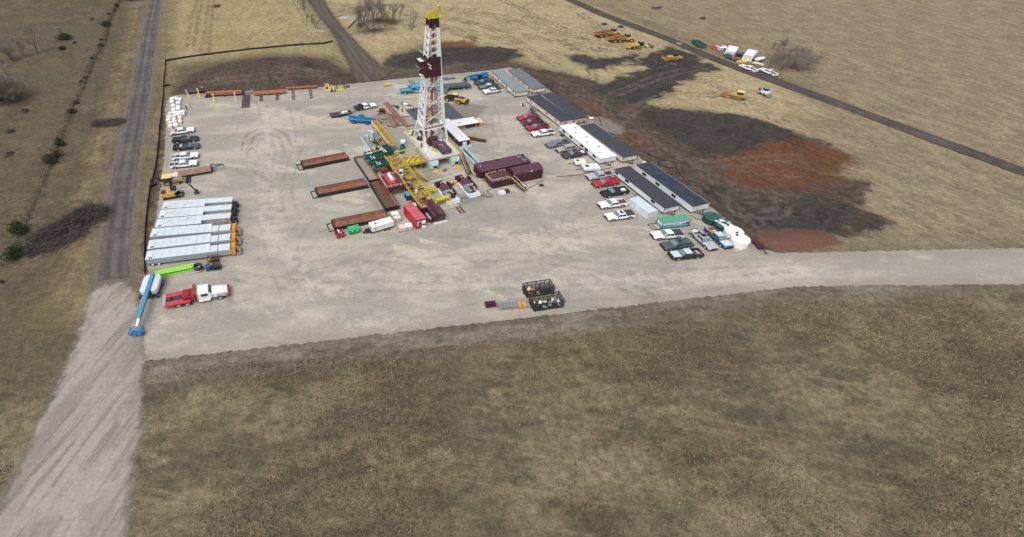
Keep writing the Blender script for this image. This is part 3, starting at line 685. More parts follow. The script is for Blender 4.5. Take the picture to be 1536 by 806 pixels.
def cab_glass(t, base, top, x_pillar=None):
 """base/top: (xf, xr, halfwidth, z). Returns corner points and adds panes"""
 (xf, xr, w, z), (tf, tr, tw, tz) = base, top
 FL, FR, RL, RR = (xf, w, z), (xf, -w, z), (xr, w, z), (xr, -w, z); fl, fr, rl, rr = (tf, tw, tz), (tf, -tw, tz), (tr, tw, tz), (tr, -tw, tz)
 mb = MB(); inset(mb, FR, FL, fl, fr, .05, .02, .08); mb.build('windshield', paleglass, t, K)
 mb = MB(); inset(mb, RL, RR, rr, rl, .12, .02, .2); mb.build('rear_window', glass, t, K)
 for a, b, c, d in ((FL, RL, rl, fl), (RR, FR, fr, rr)):
  mb = MB(); A = [Vector(p) for p in (a, b, c, d)]
  def P(u, v): return A[0].lerp(A[1], u).lerp(A[3].lerp(A[2], u), v)
  for u0, u1 in ((.05, .48), (.51, .96)):
   inset(mb, P(u0, .05), P(u1, .05), P(u1, .93), P(u0, .93), .01, .02, .01)
  mb.build('side_window', glass, t, K)
 return [FR, FL, RL, RR, fr, fl, rl, rr]
def vehicle(kind, fw, rw, side, col, label, group=None, bed='open', bedmat=None, extra=None, roof=None, cat='pickup truck', sc=.97, length=5.9, hood=None, grille=None, trim=None):
 f, r = G(*fw), G(*rw); d = f - r; h = math.atan2(d.y, d.x); mid = (f + r) / 2
 lt = Vector((-math.sin(h), math.cos(h), 0)); c = mid + lt * (.95 if side == 'R' else -.95)
 t = T('suv' if kind == 'suv' else ('flatbed_truck' if bed == 'flat' else 'pickup_truck'), label, cat, (c.x, c.y, 0), h, group)
 t.scale = (sc, sc, 1)
 pm = PAINT[col]; fx, rx = 1.9, -1.8; e = 2.9
 mb = MB()
 nose = [(.62, .5), (.9, .62), (.92, .85), (.74, 1.02)]
 p1 = [(.86, .42), (.98, .6), (.98, .92), (.84, 1.13)]
 p2 = [(.92, .40), (1.0, .6), (1.0, .95), (.90, 1.22)]
 p3 = [(.92, .40), (1.0, .6), (1.0, .98), (.93, 1.27)]
 rear_x = -.98 if kind == 'pickup' else -2.6
 rings = [ring(e, nose), ring(e - .16, p1), ring(1.15, p2), ring(rear_x, p3)]
 if kind == 'suv': rings.append(ring(-2.78, [(.85, .5), (.93, .65), (.93, .95), (.86, 1.2)]))
 mb.loft(rings)
 if kind == 'pickup' and bed != 'flat':
  for s in (1, -1):
   mb.hexa([(-2.88, s*.80, .45), (-.985, s*.80, .45), (-.985, s*1.0, .45), (-2.88, s*1.0, .45), (-2.88, s*.80, 1.3), (-.985, s*.80, 1.3), (-.985, s*.99, 1.3), (-2.88, s*.99, 1.3)][::1] if s > 0 else
     [(-2.88, -1.0, .45), (-.985, -1.0, .45), (-.985, -.80, .45), (-2.88, -.80, .45), (-2.88, -.99, 1.3), (-.985, -.99, 1.3), (-.985, -.80, 1.3), (-2.88, -.80, 1.3)])
  mb.box(-2.96, -.97, .5, -2.885, .97, 1.29)
 # wheel arches
 mb.m = 1
 for x in (fx, rx):
  for s in (1, -1):
   mb.drum((x, s*1.0, .47), (0, 1, 0), .56, .03, 14)
 mb.m = 0
 tr = (.38, -.80) if kind == 'pickup' else (.35, -2.25)
 base = (1.18, rear_x + .02 if kind == 'pickup' else -2.62, .92, 1.262); top = (tr[0], tr[1], .70, 1.9)
 B = [(base[0], -.92, base[3]), (base[0], .92, base[3]), (base[1], .92, base[3]), (base[1], -.92, base[3]), (tr[0], -.70, 1.87), (tr[0], .70, 1.87), (tr[1], .72, 1.87), (tr[1], -.72, 1.87)]
 mb.hexa(B)
 body = mb.build('body', [pm, black], t, K)
 rm = MB(); rm.loft([[(tr[0]+.04, -.70, 1.872), (tr[0]+.04, .70, 1.872), (tr[1]-.03, .72, 1.872), (tr[1]-.03, -.72, 1.872)], [(tr[0]-.06, -.62, 1.945), (tr[0]-.06, .62, 1.945), (tr[1]+.1, .64, 1.945), (tr[1]+.1, -.64, 1.945)]])
 rm.build('cab_roof', roof or pm, t, K)
 cab_glass(t, base, (tr[0], tr[1], .70, 1.87))
 if hood:
  mb = MB(); mb.loft([[(e-.2, -.80, 1.115), (e-.2, .80, 1.115), (1.2, .86, 1.222), (1.2, -.86, 1.222)], [(e-.22, -.76, 1.145), (e-.22, .76, 1.145), (1.24, .82, 1.25), (1.24, -.82, 1.25)]]); mb.build('hood', hood, t, K)
 if kind == 'pickup':
  if bed == 'cover':
   mb = MB(); mb.box(-2.9, -.94, 1.303, -.99, .94, 1.345); mb.build('bed_cover', bedmat or black, t, K)
  elif bed == 'open':
   mb = MB(); mb.box(-2.88, -.795, .80, -.99, .795, .86); mb.box(-2.88, -.8, .87, -2.84, .8, 1.24); mb.box(-1.03, -.8, .87, -.99, .8, 1.24); mb.build('bed_liner', bedmat or dark, t, K)
  else:
   mb = MB(); mb.box(-3.3, -1.15, .98, -1.05, 1.15, 1.06); mb.box(-1.12, -1.1, 1.065, -1.05, 1.1, 1.75); mb.build('flatbed_deck', bedmat or black, t, K)
   mb = MB(); mb.box(-3.2, -.5, .45, -1.0, .5, .97); mb.box(-2.3, -1.1, .5, -1.3, -.55, .97); mb.build('chassis', dark, t, K)
 mb = MB(); mb.box(e-.12, -.95, .38, e+.06, .95, .62); mb.build('front_bumper', black if grille is None else grille, t, K)
 mb = MB(); mb.box(-3.04 if kind == 'pickup' else -2.9, -.92, .42, -2.965 if kind == 'pickup' else -2.79, .92, .62); mb.build('rear_bumper', chrome if kind == 'pickup' else black, t, K)
 for s in (1, -1):
  mb = MB(); mb.box(rx + .5, s*.985 - .035, .34, fx - .5, s*.985 + .035, .60); mb.build('shaded_rocker', black, t, K)  # black rocker strip, also painting the shadow along the lower body
 mb = MB(); mb.box(e-.05, -.55, .66, e+.03, .55, .98); mb.build('grille', dark if grille is None else grille, t, K)
 for s in (1, -1):
  mb = MB(); mb.box(e-.16, s*.74-.16, .74, e-.005, s*.74+.16, .93); mb.build('headlight', lamp_clear, t, K)
  xt = -2.97 if kind == 'pickup' else -2.80
  if bed != 'flat':
   mb = MB(); mb.box(xt-.02, s*.9-.08, .85, xt+.14, s*.9+.105, 1.2); mb.build('taillight', lamp_red, t, K)
  mb = MB(); mb.box(.92, s*1.1-.12, 1.24, 1.05, s*1.1+.12, 1.45); mb.build('mirror', black, t, K)
 wheels(t, [(fx, .9), (fx, -.9), (rx, .9), (rx, -.9)] if bed != 'flat' else [(fx, .9), (fx, -.9), (rx, .98), (rx, -.98)], .46, .30)
 if extra:
  for item in extra:
   nm, mt, bx = item; mb = MB(); mb.cbox(*bx); mb.build(nm, mt, t, K)
 return t
GW = 'pickups parked along the left edge of the pad'; GE = 'vehicles parked before the trailer offices'
vehicle('pickup', ('a',660,693), ('a',470,722), 'R', 'white', 'white pickup with a red box across its open bed, beside the wrapped white sacks', GW, extra=[('toolbox', redp, (-1.25, 0, .87, .45, 1.5, .5)), ('bed_cargo', white, (-2.1, 0, .87, .9, .6, .2))])
vehicle('pickup', ('b',690,105), ('b',515,122), 'R', 'black', 'all black pickup with a closed black bed cover, left edge of the pad', GW, bed='cover')
vehicle('pickup', ('b',720,190), ('b',510,210), 'R', 'black', 'black pickup with pale nose and open bed holding a cream box', GW, extra=[('toolbox', offwhite, (-1.25, .1, .87, .45, .7, .55))], grille=chrome, hood=PAINT['slate'])
vehicle('pickup', ('b',695,300), ('b',505,322), 'R', 'white', 'white pickup with an open silver-lined bed, next below the black pickups', GW, bedmat=greysteel, extra=[('bed_cargo', dark, (-1.6, 0, .87, .5, 1.1, .2))])
vehicle('pickup', ('b',690,392), ('b',478,415), 'R', 'white', 'white pickup with a black bed, parked beside the brown gooseneck trailer', GW, extra=[('bed_cargo', greysteel, (-2.0, .2, .87, .6, .7, .3)), ('bed_cargo', redp, (-2.6, -.4, .87, .25, .3, .3))])
vehicle('pickup', ('n',100,328), ('n',270,300), 'L', 'brightred', 'red pickup with a charcoal bed cover, farthest of the red row', GE, bed='cover', bedmat=shingle)
vehicle('pickup', ('n',125,390), ('n',330,358), 'L', 'maroon', 'dull maroon pickup with open black bed between two red pickups', GE, grille=chrome)
vehicle('pickup', ('n',200,445), ('n',385,415), 'L', 'red', 'dark red pickup with a dark sunroof and black bed cover beside the white pickup', GE, bed='cover', bedmat=black, extra=[('sunroof', glass, (-.2, 0, 1.95, .6, .9, .015))])
vehicle('pickup', ('n',270,512), ('n',440,490), 'L', 'white', 'white pickup with open black bed at the near end of the red row', GE)
vehicle('pickup', ('n',435,640), ('n',620,612), 'L', 'grey', 'blue-grey pickup with a grey bed cover in front of the white-roofed trailer', GE, bed='cover', bedmat=shingle)
vehicle('suv', ('n',560,695), ('n',700,668), 'L', 'tan', 'tan station wagon with pale green windows beside the blue-grey pickup', GE, cat='car', sc=.85)
vehicle('pickup', ('n',640,762), ('n',800,730), 'L', 'darkgrey', 'dark grey pickup with red and white load in its bed beside the tan wagon', GE, extra=[('bed_cargo', redp, (-1.5, 0, .87, .6, 1.2, .45)), ('bed_cargo', white, (-2.2, .1, .87, .7, 1.1, .4))])
vehicle('pickup', ('o',300,398), ('o',490,368), 'L', 'silver', 'silver-grey pickup with a white strip and open black bed, beside the bright red pickup', GE, extra=[('bed_cargo', white, (-1.1, 0, 1.27, .18, 1.7, .08)), ('bed_cargo', redp, (-1.3, .75, 1.27, .4, .2, .1))])
vehicle('pickup', ('o',385,480), ('o',555,452), 'L', 'brightred', 'bright red pickup with an open red bed in front of the black-roofed trailer', GE, bedmat=PAINT['red'])
vehicle('pickup', ('o',490,590), ('o',660,560), 'L', 'black', 'black pickup with white cargo in the bed, beside the bright red pickup', GE, extra=[('bed_cargo', white, (-2.0, 0, .87, .9, .8, .35))])
vehicle('pickup', ('o',450,727), ('o',645,700), 'L', 'white', 'white pickup with a rust-brown bed floor beside the silver container', GE, bedmat=rustdark)
vehicle('pickup', ('X',920,332.5), ('X',944.5,329), 'L', 'white', 'white pickup with dark sunroof and grey bed cover beside the silver container', GE, bed='cover', bedmat=shingle, extra=[('sunroof', glass, (-.2, 0, 1.95, .6, .9, .015))])
vehicle('pickup', ('p',300,545), ('p',515,530), 'L', 'white', 'white pickup with a slate bed cover right in front of the green water skid', GE, bed='cover', bedmat=shingle)
vehicle('suv', ('p',445,665), ('p',615,640), 'L', 'slate', 'dark slate station wagon with roof panel between a white and a black pickup', GE, cat='car', extra=[('sunroof', glass, (-.3, 0, 1.95, .7, .95, .015))])
vehicle('pickup', ('p',515,778), ('p',735,757), 'L', 'black', 'black pickup with sky reflection painted pale blue on hood and roof, nearest of the right-hand rows', GE, roof=PAINT['paleblue'], hood=PAINT['paleblue'], extra=[('bed_cargo', rustdark, (-1.5, .2, .87, .6, .9, .3)), ('bed_cargo', steel, (-2.2, -.1, .87, .4, .9, .25)), ('bed_cargo', wood, (-2.6, .3, .87, .3, .5, .2))])  # pale blue on hood and roof is sky reflection put into the colour
vehicle('pickup', ('p',822,640), ('p',662,492), 'R', 'silver', 'silver pickup with large black sunroof and cluttered bed, nose to the lower right', GE, extra=[('sunroof', glass, (-.25, 0, 1.95, .95, 1.05, .015)), ('bed_cargo', white, (-2.4, 0, .87, .6, 1.0, .3)), ('bed_cargo', redp, (-1.5, -.3, .87, .3, .3, .35)), ('bed_cargo', cardb, (-1.25, -.5, .87, .3, .4, .3))])
vehicle('pickup', ('p',1003,622), ('p',838,468), 'R', 'blue', 'old blue pickup with white roof and hood beside the white water tanks', GE, roof=PAINT['paleblue'], hood=PAINT['paleblue'], bedmat=siding, extra=[('bed_cargo', redp, (-2.5, .2, .87, .6, 1.0, .4)), ('bed_cargo', machyel, (-1.6, -.2, .87, .8, .9, .35))])
GB = 'pickups beside the green-trimmed trailer'
vehicle('pickup', ('l',222,338), ('l',365,312), 'L', 'darkgrey', 'dark grey pickup with long black bed cover beside the blue pickup, back of the pad', GB, bed='cover', bedmat=shingle)
vehicle('pickup', ('l',260,392), ('l',418,368), 'L', 'slate', 'blue pickup with pale blue roof and open black bed, back of the pad', GB, roof=PAINT['paleblue'], hood=PAINT['grey'])
vehicle('pickup', ('l',325,438), ('l',455,417), 'L', 'white', 'white pickup with dark sunroof and grey bed cover before the green-trimmed trailer', GB, bed='cover', bedmat=shingle, extra=[('sunroof', glass, (-.2, 0, 1.95, .6, .8, .015))])
vehicle('pickup', ('k',705,480), ('k',535,513), 'R', 'white', 'white flatbed truck with black deck and green door mark, behind the mud tanks', None, bed='flat', cat='truck', extra=[('door_emblem', trim_green, (.7, -.99, .75, .5, .04, .35)), ('spare_tire', rubber, (-1.6, 1.0, 1.07, .6, .3, .5))])
GC = 'white pickups on the country road'
vehicle('pickup', ('L',775,492), ('L',905,542), 'L', 'white', 'white pickup on the country road, rear of the pair, with black bed', GC, sc=.95)
vehicle('pickup', ('L',1035,540), ('L',1150,588), 'L', 'white', 'white pickup with red load on the country road, next to the bare thicket', GC, sc=.95, extra=[('bed_cargo', redp, (-1.6, 0, .87, .4, .9, .4))])
vehicle('suv', ('L',655,392), ('L',577,362), 'R', 'slate', 'small dark car with a red front, parked before the white containers', None, cat='car', sc=.78, hood=PAINT['red'])
vehicle('pickup', ('L',592,237), ('L',660,248), 'R', 'white', 'white pickup half hidden behind the left white container', None, sc=.8)
vehicle('suv', ('L',735,322), ('L',775,328), 'R', 'black', 'small black buggy parked between the two white containers', None, cat='buggy', sc=.6)

# -------------------------------------------------------------- heavy vehicles
def place2(a, b):
 f, r = G(*a), G(*b); d = f - r
 return (f + r) / 2, math.atan2(d.y, d.x), d.length
def semi():
 f, r = G('j',290,392), G('j',1000,338); d = f - r; h = math.atan2(d.y, d.x)
 lt = Vector((-math.sin(h), math.cos(h), 0)); o = f - lt * .95
 t = T('semi_tractor', 'sky blue conventional semi tractor with sleeper, hitched to a flatbed behind the mast', 'truck', (o.x, o.y, 0), h)
 mb = MB(); mb.loft([ring(1.1, [(.55, .7), (.75, .8), (.75, 1.3), (.6, 1.55)]), ring(-1.2, [(.8, .7), (.95, .8), (.95, 1.6), (.8, 1.85)])]); mb.build('hood', skyblue, t, K)
 mb = MB(); mb.loft([ring(-1.2, [(1.1, .7), (1.15, 1.0), (1.1, 1.9), (1.0, 2.0)]), ring(-1.75, [(1.15, .7), (1.2, 1.0), (1.12, 2.6), (.95, 2.75)]), ring(-3.0, [(1.15, .7), (1.2, 1.0), (1.15, 2.9), (1.0, 3.1)]), ring(-4.9, [(1.15, .7), (1.2, 1.0), (1.15, 3.6), (1.0, 3.85)])]); mb.build('sleeper_cab', skyblue, t, K)
 mb = MB(); inset(mb, (-1.2, -1.05, 1.95), (-1.2, 1.05, 1.95), (-1.72, 1.0, 2.62), (-1.72, -1.0, 2.62), .06, .05); mb.build('windshield', glass, t, K)
 for s in (1, -1):
  mb = MB(); mb.box(-2.9, s*1.19-.03, 1.75, -1.9, s*1.19+.03, 2.5); mb.box(-4.2, s*1.2-.03, 2.2, -3.7, s*1.2+.03, 2.7); mb.build('side_window', glass, t, K)
  mb = MB(); mb.drum((-3.6, s*.95, .65), (1, 0, 0), .33, 1.6, 12); mb.build('fuel_tank', chrome, t, K)
  mb = MB(); mb.tube((-5.05, s*.9, 1), (-5.05, s*.9, 4.0), .09, 6); mb.build('exhaust_stack', chrome, t, K)
  mb = MB(); mb.box(-1.25, s*1.4-.1, 1.9, -1.1, s*1.4+.1, 2.4); mb.build('mirror', chrome, t, K)
 mb = MB(); mb.box(1.1, -1.15, .45, 1.3, 1.15, .8); mb.build('front_bumper', chrome, t, K)
 mb = MB(); mb.box(-8.6, -.45, .7, 0, .45, .98); mb.build('frame', dark, t, K)
 wheels(t, [(0, .95), (0, -.95), (-6.6, .95), (-6.6, -.95), (-7.9, .95), (-7.9, -.95)], .52, .45)
 L = d.length
 tt = T('flatbed_trailer', 'long black flatbed trailer stacked with slate mats behind the mast', 'trailer', (o.x, o.y, 0), h)
 mb = MB(); mb.box(-L - 1.2, -1.25, 1.15, -5.4, 1.25, 1.4); mb.build('deck', mattex, tt, K)
 mb = MB(); mb.box(-L, -.6, .75, -8.7, -.35, 1.145); mb.box(-L, .35, .75, -8.7, .6, 1.145); mb.build('frame_beam', black, tt, K)
 mb = MB(); mb.box(-L + 2.5, -1.1, .35, -L + 4, -.7, 1.1); mb.build('toolbox', white, tt, K)
 wheels(tt, [(-L + .9, .95), (-L + .9, -.95), (-L - .4, .95), (-L - .4, -.95)], .5, .45)
 mt_ = T('mat_stack', 'stack of slate plastic mats lying on the black flatbed trailer', 'mats', (o.x, o.y, 0), h)
 mb = MB()
 for k_ in range(3): mb.box(-L - .9 + .1*k_, -1.2 + .03*k_, .915 + .11*k_, -8.9 - .15*k_, 1.2 - .02*k_, 1.015 + .11*k_)
 mb.build('mats', mattex, mt_)
 a, b, c_, d_ = G('j',690,415,0), G('j',735,405,0), G('j',805,300,1.3), G('j',760,290,1.3)
 rp = T('loading_mat', 'slate ribbed mat leaning off the black flatbed trailer as a ramp', 'mat', (a.x, a.y, 0))
 mb = MB(); q = [v_ - Vector((a.x, a.y, 0)) for v_ in (a, b + (b-a)*.6, c_, d_)]
 mb.hexa([*[p + Vector((0, 0, .01)) for p in q], *[p + Vector((0, 0, .1)) for p in q]]); mb.build('panel', mattex, rp)
 mb = MB()
 for k_ in range(1, 7):
  u = k_ / 7; mb.tube(q[0].lerp(q[1], u) + Vector((0, 0, .11)), q[3].lerp(q[2], u) + Vector((0, 0, .11)), .035, 4)
 mb.build('rib', greysteel, rp)
semi()

def telehandler(fw, rw, side, label, fliplift=False):
 f, r = G(*fw), G(*rw); d = f - r; h = math.atan2(d.y, d.x); lt = Vector((-math.sin(h), math.cos(h), 0)); o = (f + r)/2 + lt * (1.0 if side == 'R' else -1.0)
 w2 = d.length / 2
 t = T('telehandler', label, 'telehandler', (o.x, o.y, 0), h)
 mb = MB(); mb.loft([ring(w2 + 1.0, [(.5, .8), (.7, .9), (.7, 1.3), (.5, 1.5)]), ring(w2 - .5, [(.8, .7), (.9, .9), (.9, 1.5), (.7, 1.7)]), ring(-w2 - .6, [(.8, .7), (.95, .9), (.95, 1.6), (.8, 1.9)]), ring(-w2 - 1.3, [(.8, .8), (.9, 1.), (.9, 1.8), (.7, 2.1)])]); mb.build('chassis', bluep, t, K)
 mb = MB(); mb.bar((-w2 - 1.3, -.15, 2.35), (w2 + 1.6, -.15, 1.85), .55, .55); mb.bar((w2 + 1.2, -.15, 1.9), (w2 + 2.6, -.15, 1.45), .4, .4); mb.build('boom', bluep, t, K)
 mb = MB(); mb.bar((w2 + 2.4, -.15, 1.5), (w2 + 2.6, -.15, .6), .3, .3); mb.box(w2 + 2.55, -.8, .3, w2 + 2.7, .8, 1.2); mb.box(w2 + 2.7, -.6, .25, w2 + 3.7, -.45, .35); mb.box(w2 + 2.7, .4, .25, w2 + 3.7, .55, .35); mb.build('fork_carriage', black, t, K)
 cb = MB(); cb.cbox(0, .62, 1.3, 1.5, .8, 1.2, 0, .8, .85); cbo = cb.build('cab', glass, t, K)
 cr = MB(); cr.cbox(0, .62, 2.505, 1.3, .75, .08); cr.build('cab_roof', bluep, t, K)
 mb = MB(); mb.cbox(-.2, -.75, .9, 1.6, .5, .8); mb.build('engine_cover', bluep, t, K)
 wheels(t, [(w2, .95), (w2, -.95), (-w2, .95), (-w2, -.95)], .62, .45, rimm=bluep)
 return t
telehandler(('k',620,668), ('k',465,657), 'R', 'blue telehandler with lowered boom parked beside the yellow walkway end')
telehandler(('P',1280,402), ('P',1440,378), 'L', 'blue telehandler parked at the back corner of the pad beside grey pickups')

def wheel_loader():
 f, r = G('P',850,738), G('P',985,772); d = f - r; h = math.atan2(d.y, d.x); lt = Vector((-math.sin(h), math.cos(h), 0)); o = (f + r)/2 - lt * 1.1
 t = T('wheel_loader', 'yellow and black wheel loader with raised bright bucket behind the mast', 'loader', (o.x, o.y, 0), h); w = 1.65
 mb = MB(); mb.loft([ring(-.2, [(.7, .8), (.8, 1.), (.8, 1.8), (.7, 2.0)]), ring(-2.9, [(.8, .8), (.95, 1.), (.95, 1.9), (.7, 2.2)]), ring(-3.4, [(.8, .9), (.95, 1.1), (.95, 1.7), (.7, 1.9)])]); mb.build('rear_body', [machyel], t, K)
 mb = MB(); mb.box(-3.75, -1.1, .7, -3.4, 1.1, 1.6); mb.box(-2.7, -.6, 2.2, -1.2, .6, 2.32); mb.build('counterweight', black, t, K)
 mb = MB(); mb.box(.2, -.6, .7, 2.2, .6, 1.4); mb.build('front_frame', dark, t, K)
 mb = MB(); mb.cbox(-.1, 0, 1.9, 1.5, 1.4, 1.3, 0, .85, .85); mb.build('cab', glass, t, K)
 mb = MB(); mb.cbox(-.1, 0, 3.205, 1.5, 1.4, .14); mb.build('cab_roof', paleyel, t, K)
 for s in (1, -1):
  mb = MB(); mb.bar((.7, s*.5, 1.9), (2.6, s*.5, 1.5), .2, .4); mb.build('lift_arm', black, t, K)
 mb = MB(); mb.prism([(2.6, .9), (3.0, .45), (4.0, .55), (4.05, .7), (3.1, .75), (2.85, 1.6), (2.6, 1.75)], -1.35, 1.35); mb.build('bucket', lemon, t, K)
 wheels(t, [(w, 1.1), (w, -1.1), (-w, 1.1), (-w, -1.1)], .8, .55, rimm=machyel)
wheel_loader()

def dump_truck(fw, rw, label):
 f, r = G(*fw), G(*rw); d = f - r; h = math.atan2(d.y, d.x); lt = Vector((-math.sin(h), math.cos(h), 0)); o = (f + r)/2 - lt * -1.2
 w = d.length / 2
 t = T('articulated_dump_truck', label, 'dump truck', (o.x, o.y, 0), h, 'articulated dump trucks in the field')
 mb = MB(); mb.loft([ring(w + 2.0, [(.9, .9), (1.1, 1.1), (1.0, 1.6), (.7, 1.8)]), ring(w + .2, [(1.1, .9), (1.3, 1.1), (1.2, 2.0), (1., 2.3)]), ring(w - 1.6, [(1.1, .9), (1.3, 1.1), (1.3, 2.0), (1.1, 2.2)])]); mb.build('front_body', machyel, t, K)
 mb = MB(); mb.cbox(w - .6, .2, 2.2, 1.7, 1.5, 1.3, 0, .85, .85); mb.build('cab', glass, t, K)
 mb = MB(); mb.cbox(w - .6, .2, 3.505, 1.55, 1.4, .15); mb.build('cab_roof', machyel if 'rear' in label else greysteel, t, K)
 lo = [(-w - 2.6, -1.15, 1.35), (w - 2.0, -1.2, 1.2), (w - 2.0, 1.2, 1.2), (-w - 2.6, 1.15, 1.35)]; hi = [(-w - 2.9, -1.5, 2.0), (w - 1.7, -1.5, 2.7), (w - 1.7, 1.5, 2.7), (-w - 2.9, 1.5, 2.0)]
 mb = MB()
 inn = [(x*1.0 + (.12 if x < 0 else -.12), y*.92, z) for x, y, z in hi]; inl = [(x*.96, y*.9, z + .12) for x, y, z in lo]
 for i in range(4):
  j = (i + 1) % 4
  mb.quad(lo[i], lo[j], hi[j], hi[i]); mb.quad(hi[i], hi[j], inn[j], inn[i])
 mb.quad(*lo[::-1])
 mb.m = 1
 for i in range(4):
  j = (i + 1) % 4; mb.quad(inn[i], inn[j], inl[j], inl[i])
 mb.quad(*inl)
 mb.build('dump_bed', [machyel, rust], t, K)
 mb = MB(); mb.box(-w - 1.8, -.5, .8, w, .5, 1.18); mb.build('frame', dark, t, K)
 wheels(t, [(w + .3, 1.25), (w + .3, -1.25), (-w + .9, 1.25), (-w + .9, -1.25), (-w - .9, 1.25), (-w - .9, -1.25)], .85, .6, rimm=machyel)
dump_truck(('J',400,200), ('J',200,220), 'yellow articulated dump truck, farthest of the machines in the field')
dump_truck(('J',610,290), ('J',410,300), 'yellow articulated dump truck with rusty bed, in front of the other dump truck')

def grader():
 f, r = G('J',950,385), G('J',712,400); d = f - r; h = math.atan2(d.y, d.x); lt = Vector((-math.sin(h), math.cos(h), 0)); o = r + lt * 1.0; L = d.length
 t = T('motor_grader', 'long yellow motor grader with dark cab beside the dump trucks', 'grader', (o.x, o.y, .1), h)
 mb = MB(); mb.loft([ring(1.0, [(.6, 1.0), (.7, 1.1), (.7, 1.9), (.6, 2.1)]), ring(-2.0, [(.65, .9), (.8, 1.1), (.8, 1.8), (.6, 2.0)])]); mb.build('engine_body', machyel, t, K)
 mb = MB(); mb.cbox(1.7, 0, 1.2, 1.6, 1.4, 1.9, 0, .9, .9); mb.build('cab', glass, t, K)
 mb = MB(); mb.cbox(1.7, 0, 3.105, 1.6, 1.4, .12); mb.build('cab_roof', greysteel, t, K)
 mb = MB(); mb.path([(2.4, 0, 1.3), (3.6, 0, 2.1), (L - .6, 0, 1.9), (L, 0, 1.0)], .22, 6); mb.build('main_frame', machyel, t, K)
 mb = MB(); mb.bar((3.6, -1.8, .6), (4.6, 1.8, .6), .15, .7); mb.drum((4.2, 0, 1.0), (0, 0, 1), .8, .2, 12); mb.build('blade', paleyel, t, K)
 mb = MB(); mb.box(-3.2, -.9, .5, -2.05, .9, 1.0); mb.build('ripper', machyel, t, K)
 wheels(t, [(.8, .95), (.8, -.95), (-.9, .95), (-.9, -.95), (L, .95), (L, -.95)], .65, .4, rimm=machyel)
grader()

def crawler(fpx, rpx, label, roofm, kind='dozer'):
 f, r = G(*fpx), G(*rpx); d = f - r; h = math.atan2(d.y, d.x); o = (f + r)/2 + Vector((0, .8, .06)); w = d.length / 2
 t = T('bulldozer' if kind == 'dozer' else 'track_loader', label, 'bulldozer' if kind == 'dozer' else 'loader', o, h)
 for s in (1, -1):
  mb = MB(); mb.prism([(-w, .25), (-w + .3, 0), (w - .4, 0), (w, .3), (w - .2, .75), (-w + .2, .85)], s*.95 - .3, s*.95 + .3); mb.build('crawler_track', dark, t, K)
  mb = MB(); mb.bar((-w*.6, s*1.28, .5), (w + .7, s*1.28, .5), .12, .3); mb.build('push_arm', machyel, t, K)
 mb = MB(); mb.loft([ring(w - .1, [(.5, .7), (.6, .8), (.6, 1.6), (.45, 1.7)]), ring(0, [(.55, .7), (.65, .9), (.65, 1.7), (.5, 1.8)]), ring(-w + .1, [(.7, .7), (.9, .9), (.9, 1.7), (.7, 1.8)])]); mb.build('body', machyel, t, K)
 mb = MB(); mb.cbox(-.5, 0, 1.7, 1.4, 1.4, 1.1, 0, .9, .9); mb.build('cab', glass, t, K)
 mb = MB(); mb.cbox(-.5, 0, 2.805, 1.7, 1.6, .14); mb.build('cab_roof', roofm, t, K)
 if kind == 'dozer':
  mb = MB(); mb.prism([(w + .7, .1), (w + .85, .1), (w + .7, .7), (w + .9, 1.3), (w + .75, 1.3), (w + .55, .7)], -1.7, 1.7); mb.build('blade', machyel, t, K)
  mb = MB(); mb.box(-w - .9, -.6, .5, -w - .05, .6, 1.1); mb.build('ripper', machyel, t, K)
 else:
  for s in (1, -1):
   mb = MB(); mb.bar((-.2, s*.55, 1.7), (w + 1.0, s*.55, .9), .2, .35); mb.build('lift_arm', machyel, t, K)
  mb = MB(); mb.prism([(w + .7, .2), (w + 1.9, .25), (w + 1.9, .4), (w + 1.0, .5), (w + .9, 1.3), (w + .7, 1.3)], -1.3, 1.3); mb.build('bucket', rustorange, t, K)
  mb = MB(); mb.box(-w - .5, -.8, .8, -w + .05, .8, 1.5); mb.build('engine_grille', greysteel, t, K)
crawler(('J',1180,572), ('J',1370,565), 'yellow bulldozer with black cab roof at the edge of the dark soil strip', dark)
crawler(('M',395,330), ('M',730,395), 'yellow track loader with cream cab roof alone in the dry field', paleyel, 'loader')

def skid_steer():
 o = G('M',1180,280); t = T('skid_steer', 'small pale skid steer with a red side in the dry field', 'skid steer', (o.x, o.y + .9, .06), R_(-70))
 mb = MB(); mb.cbox(0, 0, .5, 2.6, 1.5, 1.3, 0, .9, .9); mb.build('body', siding, t, K)
 mb = MB(); mb.cbox(.2, 0, 1.8, 1.3, 1.2, .8, 0, .85, .85); mb.build('cab', glass, t, K)
 mb = MB(); mb.cbox(.2, 0, 2.605, 1.3, 1.2, .1); mb.build('cab_roof', skyblue, t, K)
 mb = MB(); mb.cbox(-1.0, -.6, 1.2, .8, .5, .9); mb.build('side_panel', redp, t, K)
 mb = MB(); mb.prism([(1.5, .2), (2.2, .2), (2.2, .35), (1.7, .4), (1.6, 1.0), (1.4, 1.0)], -.9, .9); mb.build('bucket', greysteel, t, K)
 wheels(t, [(.7, .8), (.7, -.8), (-.7, .8), (-.7, -.8)], .45, .35)
skid_steer()

